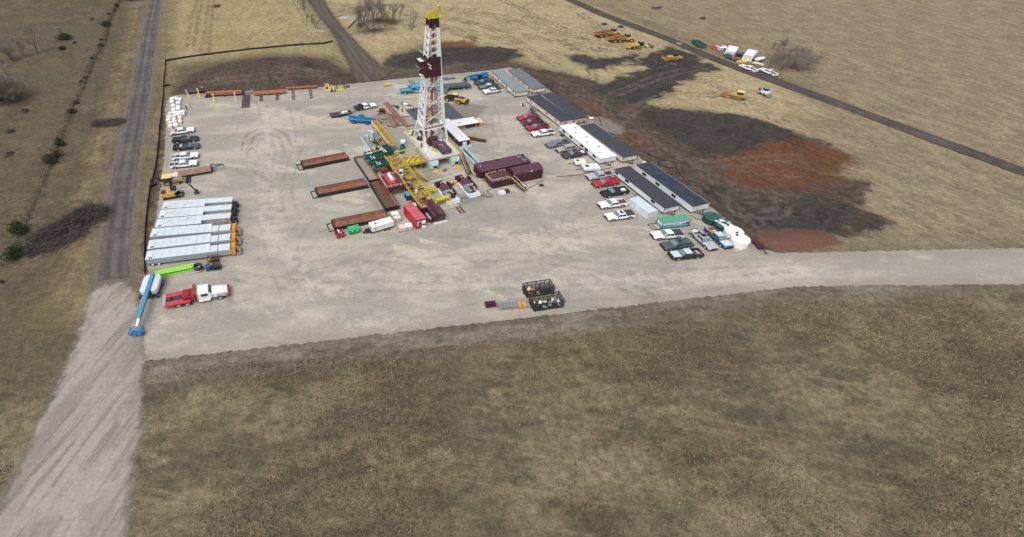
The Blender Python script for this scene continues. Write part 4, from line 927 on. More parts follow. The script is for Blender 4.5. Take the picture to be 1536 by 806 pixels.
def backhoe():
 f, r = G('b',520,592), G('b',400,607); d = f - r; h = math.atan2(d.y, d.x); lt = Vector((-math.sin(h), math.cos(h), 0)); o = r + lt * 1.0
 t = T('backhoe_loader', 'yellow backhoe loader with cream cab roof next to the brown gooseneck trailer', 'backhoe', (o.x, o.y, 0), h); L = d.length
 mb = MB(); mb.loft([ring(L + .9, [(.4, .9), (.5, 1.0), (.5, 1.5), (.4, 1.6)]), ring(.9, [(.45, .8), (.55, 1.0), (.55, 1.6), (.45, 1.7)])]); mb.build('hood', greysteel, t, K)
 mb = MB(); mb.box(-1.0, -.6, .6, L + .6, .6, .95); mb.build('frame', machyel, t, K)
 mb = MB(); mb.cbox(0, 0, 1.0, 1.7, 1.6, 1.6, 0, .9, .9); mb.build('cab', glass, t, K)
 mb = MB(); mb.cbox(0, 0, 2.605, 1.9, 1.75, .14); mb.build('cab_roof', paleyel, t, K)
 mb = MB(); mb.path([(-1.1, 0, .9), (-2.0, 0, 2.6), (-3.2, .2, 2.0)], .16, 5); mb.path([(-3.2, .2, 2.0), (-3.4, .2, .7)], .13, 5); mb.build('digging_arm', black, t, K)
 mb = MB(); mb.prism([(-3.7, .2), (-3.1, .1), (-3.0, .7), (-3.4, .9)], -.2, .6); mb.build('digging_bucket', dark, t, K)
 for s in (1, -1):
  mb = MB(); mb.bar((1.2, s*.6, 1.5), (L + 1.6, s*.6, .7), .14, .25); mb.build('loader_arm', machyel, t, K)
  mb = MB(); mb.bar((-1.2, s*.9, .9), (-1.5, s*1.3, .1), .15, .15); mb.build('stabilizer', black, t, K)
 mb = MB(); mb.prism([(L + 1.5, .1), (L + 2.4, .15), (L + 2.4, .25), (L + 1.75, .3), (L + 1.7, 1.0), (L + 1.5, 1.0)], -1.1, 1.1); mb.build('loader_bucket', dark, t, K)
 wheels(t, [(0, .9), (0, -.9)], .75, .45, rimm=machyel); wheels(t, [(L, .8), (L, -.8)], .5, .35, rimm=machyel)
backhoe()

def mini_excavator():
 f, r = G('b',560,735), G('b',345,768); d = f - r; h = math.atan2(d.y, d.x); lt = Vector((-math.sin(h), math.cos(h), 0)); o = (f + r)/2 + lt * .8; w = d.length/2
 t = T('excavator', 'yellow and black tracked excavator with folded arm behind the silver trailers', 'excavator', (o.x, o.y, 0), h)
 for s in (1, -1):
  mb = MB(); mb.prism([(-w, .2), (-w + .2, 0), (w - .3, 0), (w - .1, .3), (w - .3, .6), (-w + .2, .6)], s*.85 - .25, s*.85 + .25); mb.build('crawler_track', black, t, K)
 mb = MB(); mb.cbox(-.6, 0, .85, 2.6, 2.1, 1.0, 0, .92, .9); mb.build('body', machyel, t, K)
 mb = MB(); mb.cbox(-1.5, 0, 1.855, .8, 1.2, .3); mb.build('engine_cover', dark, t, K)
 mb = MB(); mb.cbox(.45, .5, .9, 1.3, .95, 1.9, 0, .85, .9); mb.build('cab', glass, t, K)
 mb = MB(); mb.cbox(.45, .5, 2.805, 1.15, .9, .1); mb.build('cab_roof', black, t, K)
 mb = MB(); mb.path([(.6, -.3, 1.4), (2.0, -.3, 3.0), (3.9, -.3, 3.3)], .2, 6); mb.build('boom', greysteel, t, K)
 mb = MB(); mb.path([(3.7, -.3, 3.6), (4.6, -.3, 1.0)], .17, 6); mb.build('stick', black, t, K)
 mb = MB(); mb.prism([(4.1, .2), (4.9, .2), (5.0, .8), (4.6, 1.1), (4.3, .6)], -.75, .2); mb.build('bucket', dark, t, K)
 mb = MB(); mb.box(w + .15, -1.1, .1, w + .3, 1.1, .75); mb.bar((w - .5, .5, .3), (w + .2, .5, .3), .15, .15); mb.bar((w - .5, -.5, .3), (w + .2, -.5, .3), .15, .15); mb.build('blade', black, t, K)
mini_excavator()

def red_truck():
 f, r = G('d',1162,562), G('d',800,632); d = f - r; h = math.atan2(d.y, d.x); lt = Vector((-math.sin(h), math.cos(h), 0)); o = f + lt * 1.05; L = d.length
 t = T('winch_truck', 'heavy winch truck with white cab and red oilfield bed at the lower left', 'truck', (o.x, o.y, 0), h)
 mb = MB(); mb.loft([ring(1.2, [(.6, .9), (.8, 1.0), (.75, 1.6), (.6, 1.75)]), ring(.3, [(.7, .9), (.85, 1.0), (.85, 1.8), (.65, 2.0)]), ring(-1.2, [(.8, .9), (.95, 1.0), (.95, 1.9), (.85, 2.1)])]); mb.build('hood', white, t, K)
 mb = MB(); mb.loft([ring(-1.2, [(1.1, .8), (1.15, 1.), (1.1, 2.1), (1.0, 2.15)]), ring(-1.6, [(1.1, .8), (1.15, 1.), (1.05, 2.7), (.9, 2.85)]), ring(-3.2, [(1.1, .8), (1.15, 1.), (1.05, 2.8), (.9, 2.95)])]); mb.build('cab', white, t, K)
 mb = MB(); inset(mb, (-1.2, -1.0, 2.15), (-1.2, 1.0, 2.15), (-1.58, .95, 2.72), (-1.58, -.95, 2.72), .05, .05); mb.build('windshield', glass, t, K)
 for s in (1, -1):
  mb = MB(); mb.box(-2.7, s*1.13 - .03, 1.9, -1.75, s*1.13 + .03, 2.55); mb.build('side_window', glass, t, K)
  mb = MB(); mb.loft([[(x, s*y, z) for x, z in ((1.1, .9), (.9, 1.35), (.3, 1.55), (-.4, 1.5), (-1.0, 1.1), (-1.1, .9))] for y in (.75, 1.2)], True); mb.build('fender', steel, t, K)
  mb = MB(); mb.tube((-3.35, s*1.0, 1), (-3.35, s*1.0, 3.9), .1, 6); mb.build('exhaust_stack', chrome, t, K)
  mb = MB(); mb.drum((-2.3, s*1.05, .7), (1, 0, 0), .38, 1.7, 12); mb.build('fuel_tank', chrome, t, K)
 mb = MB(); mb.box(1.22, -1.2, .5, 1.45, 1.2, 1.35); mb.build('front_bumper', redp, t, K)
 mb = MB(); mb.box(-3.9, -1.3, .9, -3.6, 1.3, 3.1); mb.build('headache_rack', redp, t, K)
 mb = MB(); mb.box(-5.4, -1.0, 1.2, -3.95, 1.0, 2.3); mb.drum((-4.7, 0, 2.0), (0, 1, 0), .55, 1.4, 12); mb.build('winch', mat('dark_red_paint', (.25, .02, .02), .5), t, K)
 wdt = 1.35; x0, x1 = -.92*L, -1.72*L
 for s in (1, -1):
  mb = MB(); mb.hexa([(x1, s*.95 - .42, 1.15), (x0, s*.95 - .42, 1.15), (x0, s*.95 + .42, 1.15), (x1, s*.95 + .42, 1.15), (x1, s*.95 - .42, 1.5), (x0, s*.95 - .42, 1.5), (x0, s*.95 + .42, 1.5), (x1, s*.95 + .42, 1.5)]); mb.build('bed_rail', pinkredm, t, K)
 mb = MB(); mb.box(x1, -.5, .9, x0 + .3, .5, 1.12); mb.box(-1.45*L, -.45, 1.13, -1.1*L, .45, 1.35); mb.drum((-1.58*L, 0, 1.3), (0, 1, 0), .35, .9, 12); mb.build('bed_deck', dark, t, K)
 mb = MB(); mb.drum((x1 - .1, 0, 1.25), (0, 1, 0), .3, 2.6, 12); mb.build('tail_roller', steel, t, K)
 wheels(t, [(0, 1.05), (0, -1.05), (-L - .2, 1.05), (-L - .2, -1.05), (-L - 1.5, 1.05), (-L - 1.5, -1.05)], .55, .5)
pinkredm = mat('sunfaded_red_paint', (.46, .05, .07), .5, dirt=(.36, .15, .14), dirt_amt=.15)
red_truck()

def boom_lift():
 a, b = G('d',372,330,1.3), G('d',270,640,1.3); d = b - a; h = math.atan2(d.y, d.x); o = G('d',375,460);
 t = T('boom_lift', 'boom lift with pale grey body and long blue boom pointing off the lower left', 'boom lift', (o.x, o.y, 0), h)
 mb = MB()
 for s in (1, -1):
  mb.loft([ring2 for ring2 in [[(x, s*y, z) for x, y in ((-2.3, .3), (-2.0, .3 if s else 0), (1.4, .3), (1.7, .5), (1.7, 1.1), (1.3, 1.35), (-1.6, 1.35), (-2.2, 1.0))] for z in (1.0, 2.0)]])
  mb.loft([[(x, s*y, z) for x, y in ((-2.2, .32), (-2.0, .32), (1.3, .32), (1.6, .5), (1.6, 1.05), (1.25, 1.25), (-1.5, 1.25), (-2.1, .95))] for z in (2.0, 2.15)])
 mb.build('turntable_cover', silver, t, K)
 mb = MB(); mb.bar((-2.2, 0, 2.3), (7.5, 0, 2.1), .55, .7); mb.build('boom', skyblue, t, K)
 mb = MB(); mb.bar((-.8, -.31, 2.5), (5.5, -.31, 2.35), .05, .4); mb.build('boom_stripe', white, t, K)
 mb = MB(); mb.bar((7.4, 0, 2.1), (9.0, 0, 1.7), .35, .4); mb.build('inner_boom', white, t, K)
 mb = MB(); mb.rail([(9.0, -.9, .9), (9.0, .9, .9), (10.0, .9, .9), (10.0, -.9, .9), (9.0, -.9, .9)], 1.1, .05); mb.box(9.0, -.9, .8, 10.0, .9, .88); mb.build('basket', bluep, t, K)
 mb = MB(); mb.box(-1.6, -.7, .5, 2.2, .7, .95); mb.build('chassis', dark, t, K)
 wheels(t, [(1.7, 1.25), (1.7, -1.25), (-1.3, 1.25), (-1.3, -1.25)], .5, .4)
boom_lift()
# ================================================================== TRAILER OFFICES, TANKS, CONTAINERS
def house(Q, X, Y, label, wallm, roofm, trimm, h=1.62, wins=(), doors=(), group='trailer offices in a row', ac=0, vents=0, endjunk=True, W0=None, z0=.36, seam=None, trims='lr'):
 o, a, W, L = rect(Q, X, Y, h)
 if W0: W = W0
 t = T('trailer_office', label, 'trailer office', o, a, group)
 mb = MB(); mb.box(.06, .06, z0, W - .06, L - .06, h - .09); mb.build('wall', wallm, t)
 mb = MB(); mb.loft([[(-.05, -.05, h - .085), (W + .05, -.05, h - .085), (W + .05, L + .05, h - .085), (-.05, L + .05, h - .085)], [(-.05, -.05, h - .02), (W + .05, -.05, h - .02), (W + .05, L + .05, h - .02), (-.05, L + .05, h - .02)],
  [(W*.5 - .05, .0, h + .06), (W*.5 + .05, .0, h + .06), (W*.5 + .05, L, h + .06), (W*.5 - .05, L, h + .06)]])
 for k_ in range(1, int(L/1.22)):
  y = L*k_/int(L/1.22); mb.hexa([(0, y - .025, h - .03), (W, y - .025, h - .03), (W, y + .025, h - .03), (0, y + .025, h - .03), (W*.5 - .05, y - .025, h + .08), (W*.5 + .05, y - .025, h + .08), (W*.5 + .05, y + .025, h + .08), (W*.5 - .05, y + .025, h + .08)])
 mb.build('roof', roofm, t)
 mb = MB(); tw = .09
 mb.box(-.085, -.085, h - .14, W + .085, -.052, h - .015);
 if 'l' in trims: mb.box(-.085, -.05, h - .14, -.052, L + .05, h - .015)
 if 'r' in trims: mb.box(W + .052, -.05, h - .14, W + .085, L + .05, h - .015)
 for x in (.02, W - .02): mb.box(x - .05, .0, z0, x + .05, .055, h - .15)
 mb.build('trim', trimm, t)
 mb = MB(); mb.box(.3, .15, .0, .55, L - .15, z0 - .005); mb.box(W - .55, .15, 0, W - .3, L - .15, z0 - .005); mb.box(.02, .1, z0 - .1, .055, L - .1, z0); mb.build('skid_beam', trim_black, t)
 for y in wins:
  fr = MB(); fr.box(.005, y - .55, .78, .055, y + .55, 1.26); f = fr.build('window', trim_black if wallm is not offwhite else white, t)
  pn = MB(); pn.box(-.01, y - .48, .83, .004, y - .05, 1.21); pn.box(-.01, y + .05, .83, .004, y + .48, 1.21); pn.build('pane', glass, f)
 for y in doors:
  dr = MB(); dr.box(.005, y - .42, z0 + .02, .055, y + .42, 1.36); d_ = dr.build('door', white, t)
  hn = MB(); hn.box(-.02, y + .25, .75, .003, y + .32, .82); hn.build('handle', dark, d_)
  st = MB()
  for k_ in range(3): st.box(-.85 + .25*k_, y - .5, .0, -.62 + .25*k_, y + .5, .07 + .065*k_)
  st.build('steps', greysteel, t)
 for k_ in range(ac):
  x = W*(.3 + .4*k_) if ac > 1 else W*.35
  am = MB(); am.box(x - .38, -.28, .55, x + .38, .052, 1.2); A_ = am.build('air_conditioner', steel, t)
  gm = MB(); gm.box(x - .3, -.3, .6, x + .3, -.283, 1.15); gm.build('grille', greysteel, A_)
 if endjunk:
  mb = MB(); mb.box(W*.40, .025, z0 + .1, W*.62, .058, 1.2); mb.build('end_door', siding, t)
  mb = MB(); mb.box(W*.30, .03, z0 + .08, W*.37, .057, z0 + .4); mb.build('meter_box', greysteel, t)
  mb = MB(); mb.box(W*.68, .03, .62, W*.92, .057, 1.12); mb.build('end_panel', white, t)
  mb = MB(); mb.bar((W*.5, -.1, .2), (W*.5, -1.3, .12), .12, .1); mb.bar((W*.25, 0, .2), (W*.5, -1.25, .12), .1, .1); mb.bar((W*.75, 0, .2), (W*.5, -1.25, .12), .1, .1); mb.build('hitch', dark, t)
 for k_ in range(vents):
  x, y = W * (.33 + .34 * (k_ % 2)), L * (.14 + .72 * k_ / max(1, vents - 1))
  mb = MB(); mb.lathe(x, y, [(.3, h + .03), (.3, h + .1), (.2, h + .14)], 12); mb.build('roof_vent', steel, t)
 return t, W, L
H1, W1, L1 = house(('l',645,410), ('l',795,395), ('l',360,168), 'cream trailer office with dark green trim and weathered blue-grey roof', offwhite, greyroof, trim_green, wins=(1.5, 5.5, 8.2, 11), doors=(4, 10), endjunk=False)
house(('l',840,372), ('l',990,352), ('l',548,150), 'cream trailer office with red trim and grey ribbed roof behind the green-trimmed one', offwhite, mat('grey_ribbed_roof', (.13, .15, .165), .7, var=.15, dirt=(.2, .22, .23), dirt_amt=.3), trim_red, wins=(2, 5, 8, 11), ac=0)
H3, W3, L3 = house(('l',1160,745), ('l',1318,722), ('l',772,460), 'cream trailer office with red trim, charcoal roof and a white porch canopy', offwhite, shingle, trim_red, wins=(2.0, 6.0, 13.5), doors=(), ac=1, endjunk=False, trims='l')
house(('l',1324,720), ('l',1475,700), ('l',934,430), 'charcoal-roofed trailer office joined to the back of the canopied cream one', offwhite, mat('charcoal_shingles_plain', (.044, .051, .063), .85, var=.2, scale=2.2, dirt=(.075, .085, .095), dirt_amt=.2), trim_red, ac=2, endjunk=False, trims='r')
house(('n',1005,752), ('n',1185,715), ('n',537,372), 'white trailer office with a clean white roof and round roof vents', siding, roofwhite, siding, wins=(2.2, 5.2, 7.0, 11.5, 14.5), doors=(9.5, 13.2), vents=6)
house(('n',1270,735), ('n',1445,708), ('n',770,372), 'cream trailer office with red trim and charcoal roof beside the white-roofed one', offwhite, mat('charcoal_shingles_red_trim', (.042, .049, .061), .85, var=.22, scale=2.5, dirt=(.078, .084, .092), dirt_amt=.25), trim_red, wins=(4, 8, 13))
house(('o',1135,708), ('o',1330,680), ('o',552,258), 'white trailer office with black trim and dull black roof beside the silver container', siding, mat('black_felt_roof', (.040, .045, .054), .8, var=.25, scale=1.5, dirt=(.075, .08, .088), dirt_amt=.3), trim_black, wins=(3.2, 11, 14.3), doors=(7.6,), ac=0)
house(('p',690,160), ('p',890,125), ('o',790,215), 'white trailer office with a wet-streaked black roof, outermost on the right', siding, mat('streaked_black_roof', (.028, .035, .048), .45, var=.3, scale=.6, dirt=(.060, .072, .09), dirt_amt=.4), siding, wins=(5, 9.5, 13.5))
# white porch canopy of the cream office: a leaning white awning trailer of its own
o = G('l',860,610); cp = T('porch_canopy', 'white porch canopy standing over the door of the charcoal-roofed cream office', 'canopy', (o.x + .6, o.y + 1.2, 0), H3.rotation_euler.z)
mb = MB(); mb.box(-.9, -1.3, 1.28, 1.0, 1.3, 1.36); mb.build('canopy_top', white, cp)
for x, y in ((-.85, -1.25), (-.85, 1.25), (.95, -1.25), (.95, 1.25)):
 mb = MB(); mb.box(x - .04, y - .04, 0, x + .04, y + .04, 1.275); mb.build('post', steel, cp)
mb = MB(); mb.box(-.8, -1.2, .3, .9, 1.2, .38); mb.build('porch_deck', greysteel, cp)
def small_gear(name, z, x, y, label, parts, rz=0.0, cat=None, group=None):
 p = G(z, x, y); t = T(name, label, cat or name.replace('_', ' '), (p.x, p.y, 0), rz, group)
 for nm, mt, items in parts:
  mb = MB()
  for it in items:
   k_ = it[0]
   getattr(mb, k_)(*it[1:])
  mb.build(nm, mt, t)
 return t
small_gear('hose_spool', 'l', 715, 570, 'small spool stand with white ends beside the white porch canopy', [('drum', dark, [('drum', (0, 0, .45), (1, 0, 0), .3, .7, 12)]), ('flange', white, [('drum', (-.38, 0, .45), (1, 0, 0), .42, .05, 14), ('drum', (.38, 0, .45), (1, 0, 0), .42, .05, 14)]), ('frame', redp, [('box', -.5, -.3, 0, .5, -.2, .08), ('box', -.5, .2, 0, .5, .3, .08)])], .4, 'spool')
small_gear('gas_bottles', 'l', 765, 575, 'pair of orange and white gas bottles beside the spool stand', [('bottle', orange, [('lathe', 0, 0, [(.12, 0), (.12, .55), (.05, .7)], 8)]), ('bottle', white, [('lathe', .35, .1, [(.12, 0), (.12, .55), (.05, .7)], 8)])], 0, 'gas bottles')
small_gear('utility_cart', 'l', 830, 640, 'dark two-wheeled cart with grey box under the porch canopy edge', [('bed', greysteel, [('cbox', 0, 0, .3, 1.6, .9, .35)]), ('wheel', rubber, [('drum', (-.3, -.5, .25), (0, 1, 0), .25, .15, 10), ('drum', (-.3, .5, .25), (0, 1, 0), .25, .15, 10)]), ('cargo', dark, [('cbox', -.3, 0, .66, .6, .7, .35)])], .5, 'cart')
small_gear('entry_platform', 'n', 385, 325, 'pale low entry platform on the ground beside the maroon pickup', [('deck', steel, [('box', -.7, -1.4, .12, .7, 1.4, .2)]), ('leg', greysteel, [('box', -.65, -1.35, 0, -.55, 1.35, .115), ('box', .55, -1.35, 0, .65, 1.35, .115)])], H3.rotation_euler.z, 'platform')
small_gear('pallet', 'n', 430, 370, 'small orange pallet lying beside the dark red pickup', [('boards', orange, [('cbox', 0, 0, .05, 1.2, .8, .05), ('cbox', 0, -.3, 0, 1.2, .1, .048), ('cbox', 0, .3, 0, 1.2, .1, .048)])], .4, 'pallet')
for x, y, nm in ((545, 495, 'white'), (735, 600, 'far')):
 small_gear('steps', 'n', x, y, 'dark metal entry steps below a door of the white-roofed trailer, ' + ('beside the white pickup' if nm == 'white' else 'behind the tan wagon'), [('tread', dark, [('box', 0, -.5, 0, .9, .5, .12), ('box', .3, -.5, .125, .9, .5, .26)]), ('handrail', dark, [('tube', (0, -.5, .1), (.9, -.5, .9), .03, 5), ('tube', (0, .5, .1), (.9, .5, .9), .03, 5)])], H3.rotation_euler.z, 'steps')

def container(Q, X, Y, h, label, roofm, sidem, parts_end=None, name='shipping_container', cat='container', ribs=True, group=None, long_x=True):
 o, a, W, L = rect(Q, X, Y, h)
 t = T(name, label, cat, o, a, group)
 mb = MB(); mb.box(.03, .03, .08, W - .03, L - .03, h - .03)
 if ribs:
  n = int(W / .32)
  for k_ in range(n + 1):
   x = .05 + (W - .1) * k_ / n; mb.box(x - .06, 0, .14, x + .06, .029, h - .06)
  n = int(L / .32)
  for k_ in range(n + 1):
   y = .05 + (L - .1) * k_ / n; mb.box(0, y - .06, .14, .029, y + .06, h - .06)
 mb.build('wall', sidem, t)
 mb = MB(); mb.box(-.02, -.02, h - .028, W + .02, L + .02, h + .03); mb.build('roof', roofm, t)
 mb = MB()
 for x, y in ((0, 0), (W, 0), (0, L), (W, L)): mb.box(x - .05, y - .05, 0, x + .05, y + .05, h - .03)
 mb.box(0, -.03, .02, W, .0, .13); mb.box(-.03, 0, .02, .0, L, .13); mb.build('frame', sidem, t)
 return t, W, L
sc_, W, L = container(('o',945,768), ('o',1065,746), ('o',715,606), 1.35, 'plain silver-grey shipping container beside the black-trimmed trailer office', silver, silver)
mb = MB(); mb.box(-.045, L*.42, .15, -.032, L*.62, 1.2); mb.build('side_door', siding, sc_)
# far white containers
for (Q, X, Y, lab) in ((('L',585,268), ('L',705,283), ('L',648,202), 'white shipping container, nearer the dumpster, beside the country road'), (('L',815,318), ('L',928,322), ('L',905,250), 'white shipping container, nearer the thicket, beside the country road')):
 c_, W, L = container(Q, X, Y, 1.7, lab, white, mat('chalky_white', (.66, .64, .58), .6), group='white containers by the country road')
 mb = MB(); mb.box(W*.5 - .02, -.05, .2, W*.5 + .02, -.031, 1.6); mb.box(W*.25, -.05, .2, W*.28, -.031, 1.6); mb.box(W*.72, -.05, .2, W*.75, -.031, 1.6); mb.build('door_bars', greysteel, c_)
# dumpster
def dumpster():
 o, a, W, L = rect(('L',265,195), ('L',352,196), ('L',150,130), 1.2)
 t = T('roll_off_dumpster', 'dark green open-top dumpster beside the country road', 'dumpster', o, a)
 mb = MB(); g_ = greenmach
 mb.box(0, 0, .15, W, .08, 1.2); mb.box(0, L - .08, .15, W, L, 1.2); mb.box(0, .085, .15, .08, L - .085, 1.2); mb.box(W - .08, .085, .15, W, L - .085, 1.2); mb.box(.085, .085, .15, W - .085, L - .085, .25); mb.build('bin', g_, t)
 mb = MB()
 for k_ in range(9): mb.box(-.07, L*(k_ + .5)/9 - .05, .15, -.002, L*(k_ + .5)/9 + .05, 1.15); mb.box(W + .002, L*(k_ + .5)/9 - .05, .15, W + .07, L*(k_ + .5)/9 + .05, 1.15)
 mb.build('rib', g_, t)
 mb = MB()
 for k_ in range(14): mb.blob(rng.uniform(.4, W - .4), rng.uniform(.5, L - .5), .35, rng.uniform(.2, .5), rng.uniform(.2, .5), rng.uniform(.15, .4), 4, 6, .15)
 mb.build('rubbish', [greysteel], t)
dumpster()
small_gear('debris_heap', 'L', 450, 240, 'red scrap heap beside the green dumpster', [('scrap', redp, [('blob', 0, 0, .2, 1.5, 1.1, .5, 5, 9, .3), ('cbox', -.9, -.3, .1, 1.3, .2, .3, .7), ('cbox', .6, .4, .3, 1.5, .2, .2, -.5)]), ('tarp', white, [('blob', .6, .6, .55, .6, .4, .2, 4, 7, .3)])], 0, 'scrap heap')
small_gear('crate', 'L', 515, 255, 'pale blue crate next to the red scrap heap', [('box', mat('pale_blue_plastic', (.45, .6, .66), .5), [('cbox', 0, 0, .05, 1.4, 1.1, .65)]), ('lid', siding, [('cbox', 0, 0, .705, 1.5, 1.2, .06)]), ('mark', bluep, [('cbox', 0, -.56, .3, .4, .015, .25)])], .2, 'crate')
small_gear('tarpaulin', 'L', 775, 402, 'flat yellow tarpaulin on the ground before the right white container', [('sheet', lemon, [('loft', [[(-1.9, -.9, .05), (1.5, -1.1, .05), (2.0, .6, .06), (-1.2, .9, .06)], [(-1.8, -.8, .16), (1.4, -1.0, .2), (1.9, .5, .17), (-1.1, .8, .15)]])]), ('fold', machyel, [('blob', .3, 0, .18, .9, .2, .1, 4, 7, .1)])], .1, 'tarpaulin')
small_gear('pallet_stack', 'L', 1000, 440, 'stack of weathered boards and pallets below the pale boat tarp', [('boards', cardb, [('cbox', 0, 0, .05, 3.2, 1.2, .12, -1.0), ('cbox', -.2, -.2, .18, 2.8, 1.0, .1, -.8), ('cbox', .2, .1, .29, 2.5, .9, .1, -1.2)])], .2, 'boards')
small_gear('covered_boat', 'L', 1020, 392, 'small pale covered boat hull beside the bare thicket', [('hull', siding, [('loft', [ring(-2.0, [(.5, .35), (.8, .7)]), ring(.5, [(.5, .3), (.85, .75)]), ring(2.0, [(.05, .5), (.15, .8)])])]), ('trailer', dark, [('bar', (-2, 0, .15), (2.5, 0, .2), .2, .1), ('drum', (-.5, 0, .2), (0, 1, 0), .2, 1.8, 10)])], .5, 'boat')
small_gear('tire_pile', 'L', 917, 385, 'black tires lying at the corner of the right white container', [('tire', rubber, [('drum', (0, 0, .1), (0, 0, 1), .5, .2, 12), ('drum', (.1, .05, .31), (0, 0, 1), .5, .2, 12), ('drum', (1.0, .1, .1), (0, 0, 1), .45, .2, 12)])], 0, 'tires')

# -------------------------------------------------------------- water tanks
def tank(z, x, y, rad_px, zs_top, label, sidem, topm, patch=None):
 p = G(z, x, y, zs_top); s = (G(z, x + rad_px, y, zs_top) - p).length
 t = T('water_tank', label, 'water tank', (p.x, p.y, 0), rng.uniform(0, 6), 'round plastic water tanks'); h = zs_top
 mb = MB(); mb.lathe(0, 0, [(s*.97, 0), (s, .06), (s, h*.45), (s*.985, h*.47), (s, h*.49), (s, h*.93), (s*.96, h*.985)], 32); mb.build('shell', sidem, t, smooth=False)
 mb = MB(); mb.lathe(0, 0, [(s*.955, h*.986), (s*.5, h*1.05), (s*.15, h*1.08)], 32); mb.build('dome', topm, t)
 mb = MB(); mb.lathe(-s*.35, s*.35, [(.24, h*1.02), (.24, h*1.02 + .14), (.18, h*1.02 + .17)], 14); mb.build('manway_lid', dark if sidem is not white else greysteel, t)
 mb = MB(); mb.drum((s*.98, -.2, .2), (1, 0, 0), .09, .25, 8); mb.build('outlet_valve', dark, t)
 if patch:
  for k_ in range(11):
   a = k_*.57 + rng.uniform(-.2, .2); r_ = rng.uniform(.25, .72)*s; q = MB(); zz = h*(1.05 - .06*r_/s)
   q.blob(r_*math.cos(a), r_*math.sin(a), zz + .01, rng.uniform(.35, .65), rng.uniform(.2, .5), .045, 4, 8, .2); q.build('cover_sheet', patch, t)
 return t
plastw = mat('white_polythene', (.74, .75, .74), .4, var=.04)
tank('p', 920, 265, 95, 1.25, 'round dark green water tank with closed green top', mat('green_polythene', (.008, .052, .036), .4, var=.15), mat('green_polythene_top', (.022, .095, .07), .45, var=.3, dirt=(.12, .2, .165), dirt_amt=.3))
tank('p', 1045, 345, 98, 1.3, 'round dark green water tank with white sheets on its top', MATS['green_polythene'], MATS['green_polythene_top'], white)
tank('p', 1165, 428, 103, 1.35, 'round white water tank standing between the sheeted green tank and another white tank', plastw, plastw)
tank('p', 1240, 515, 103, 1.4, 'round white water tank nearest the maroon ramp panel', plastw, plastw)
o, a, W, L = rect(('p',1465,640), ('p',1495,628), ('p',1352,535), .55)
t = T('trailer_ramp', 'small maroon panel trailer beside the last white water tank', 'small trailer', o, a)
mb = MB(); mb.box(0, 0, .42, W + .5, L, .5); mb.build('panel', maroon, t)
for x, y in ((.1, L*.25), (W + .4, L*.25)):
 mb = MB(); mb.drum((x, y, .2), (1, 0, 0), .2, .14, 12); mb.build('wheel', rubber, t)
mb = MB(); mb.bar((W*.5 + .2, 0, .38), (W*.5 + .2, -1.2, .3), .09, .09); mb.box(W*.5 + .12, -.9, 0, W*.5 + .28, -.75, .3); mb.build('drawbar', dark, t)

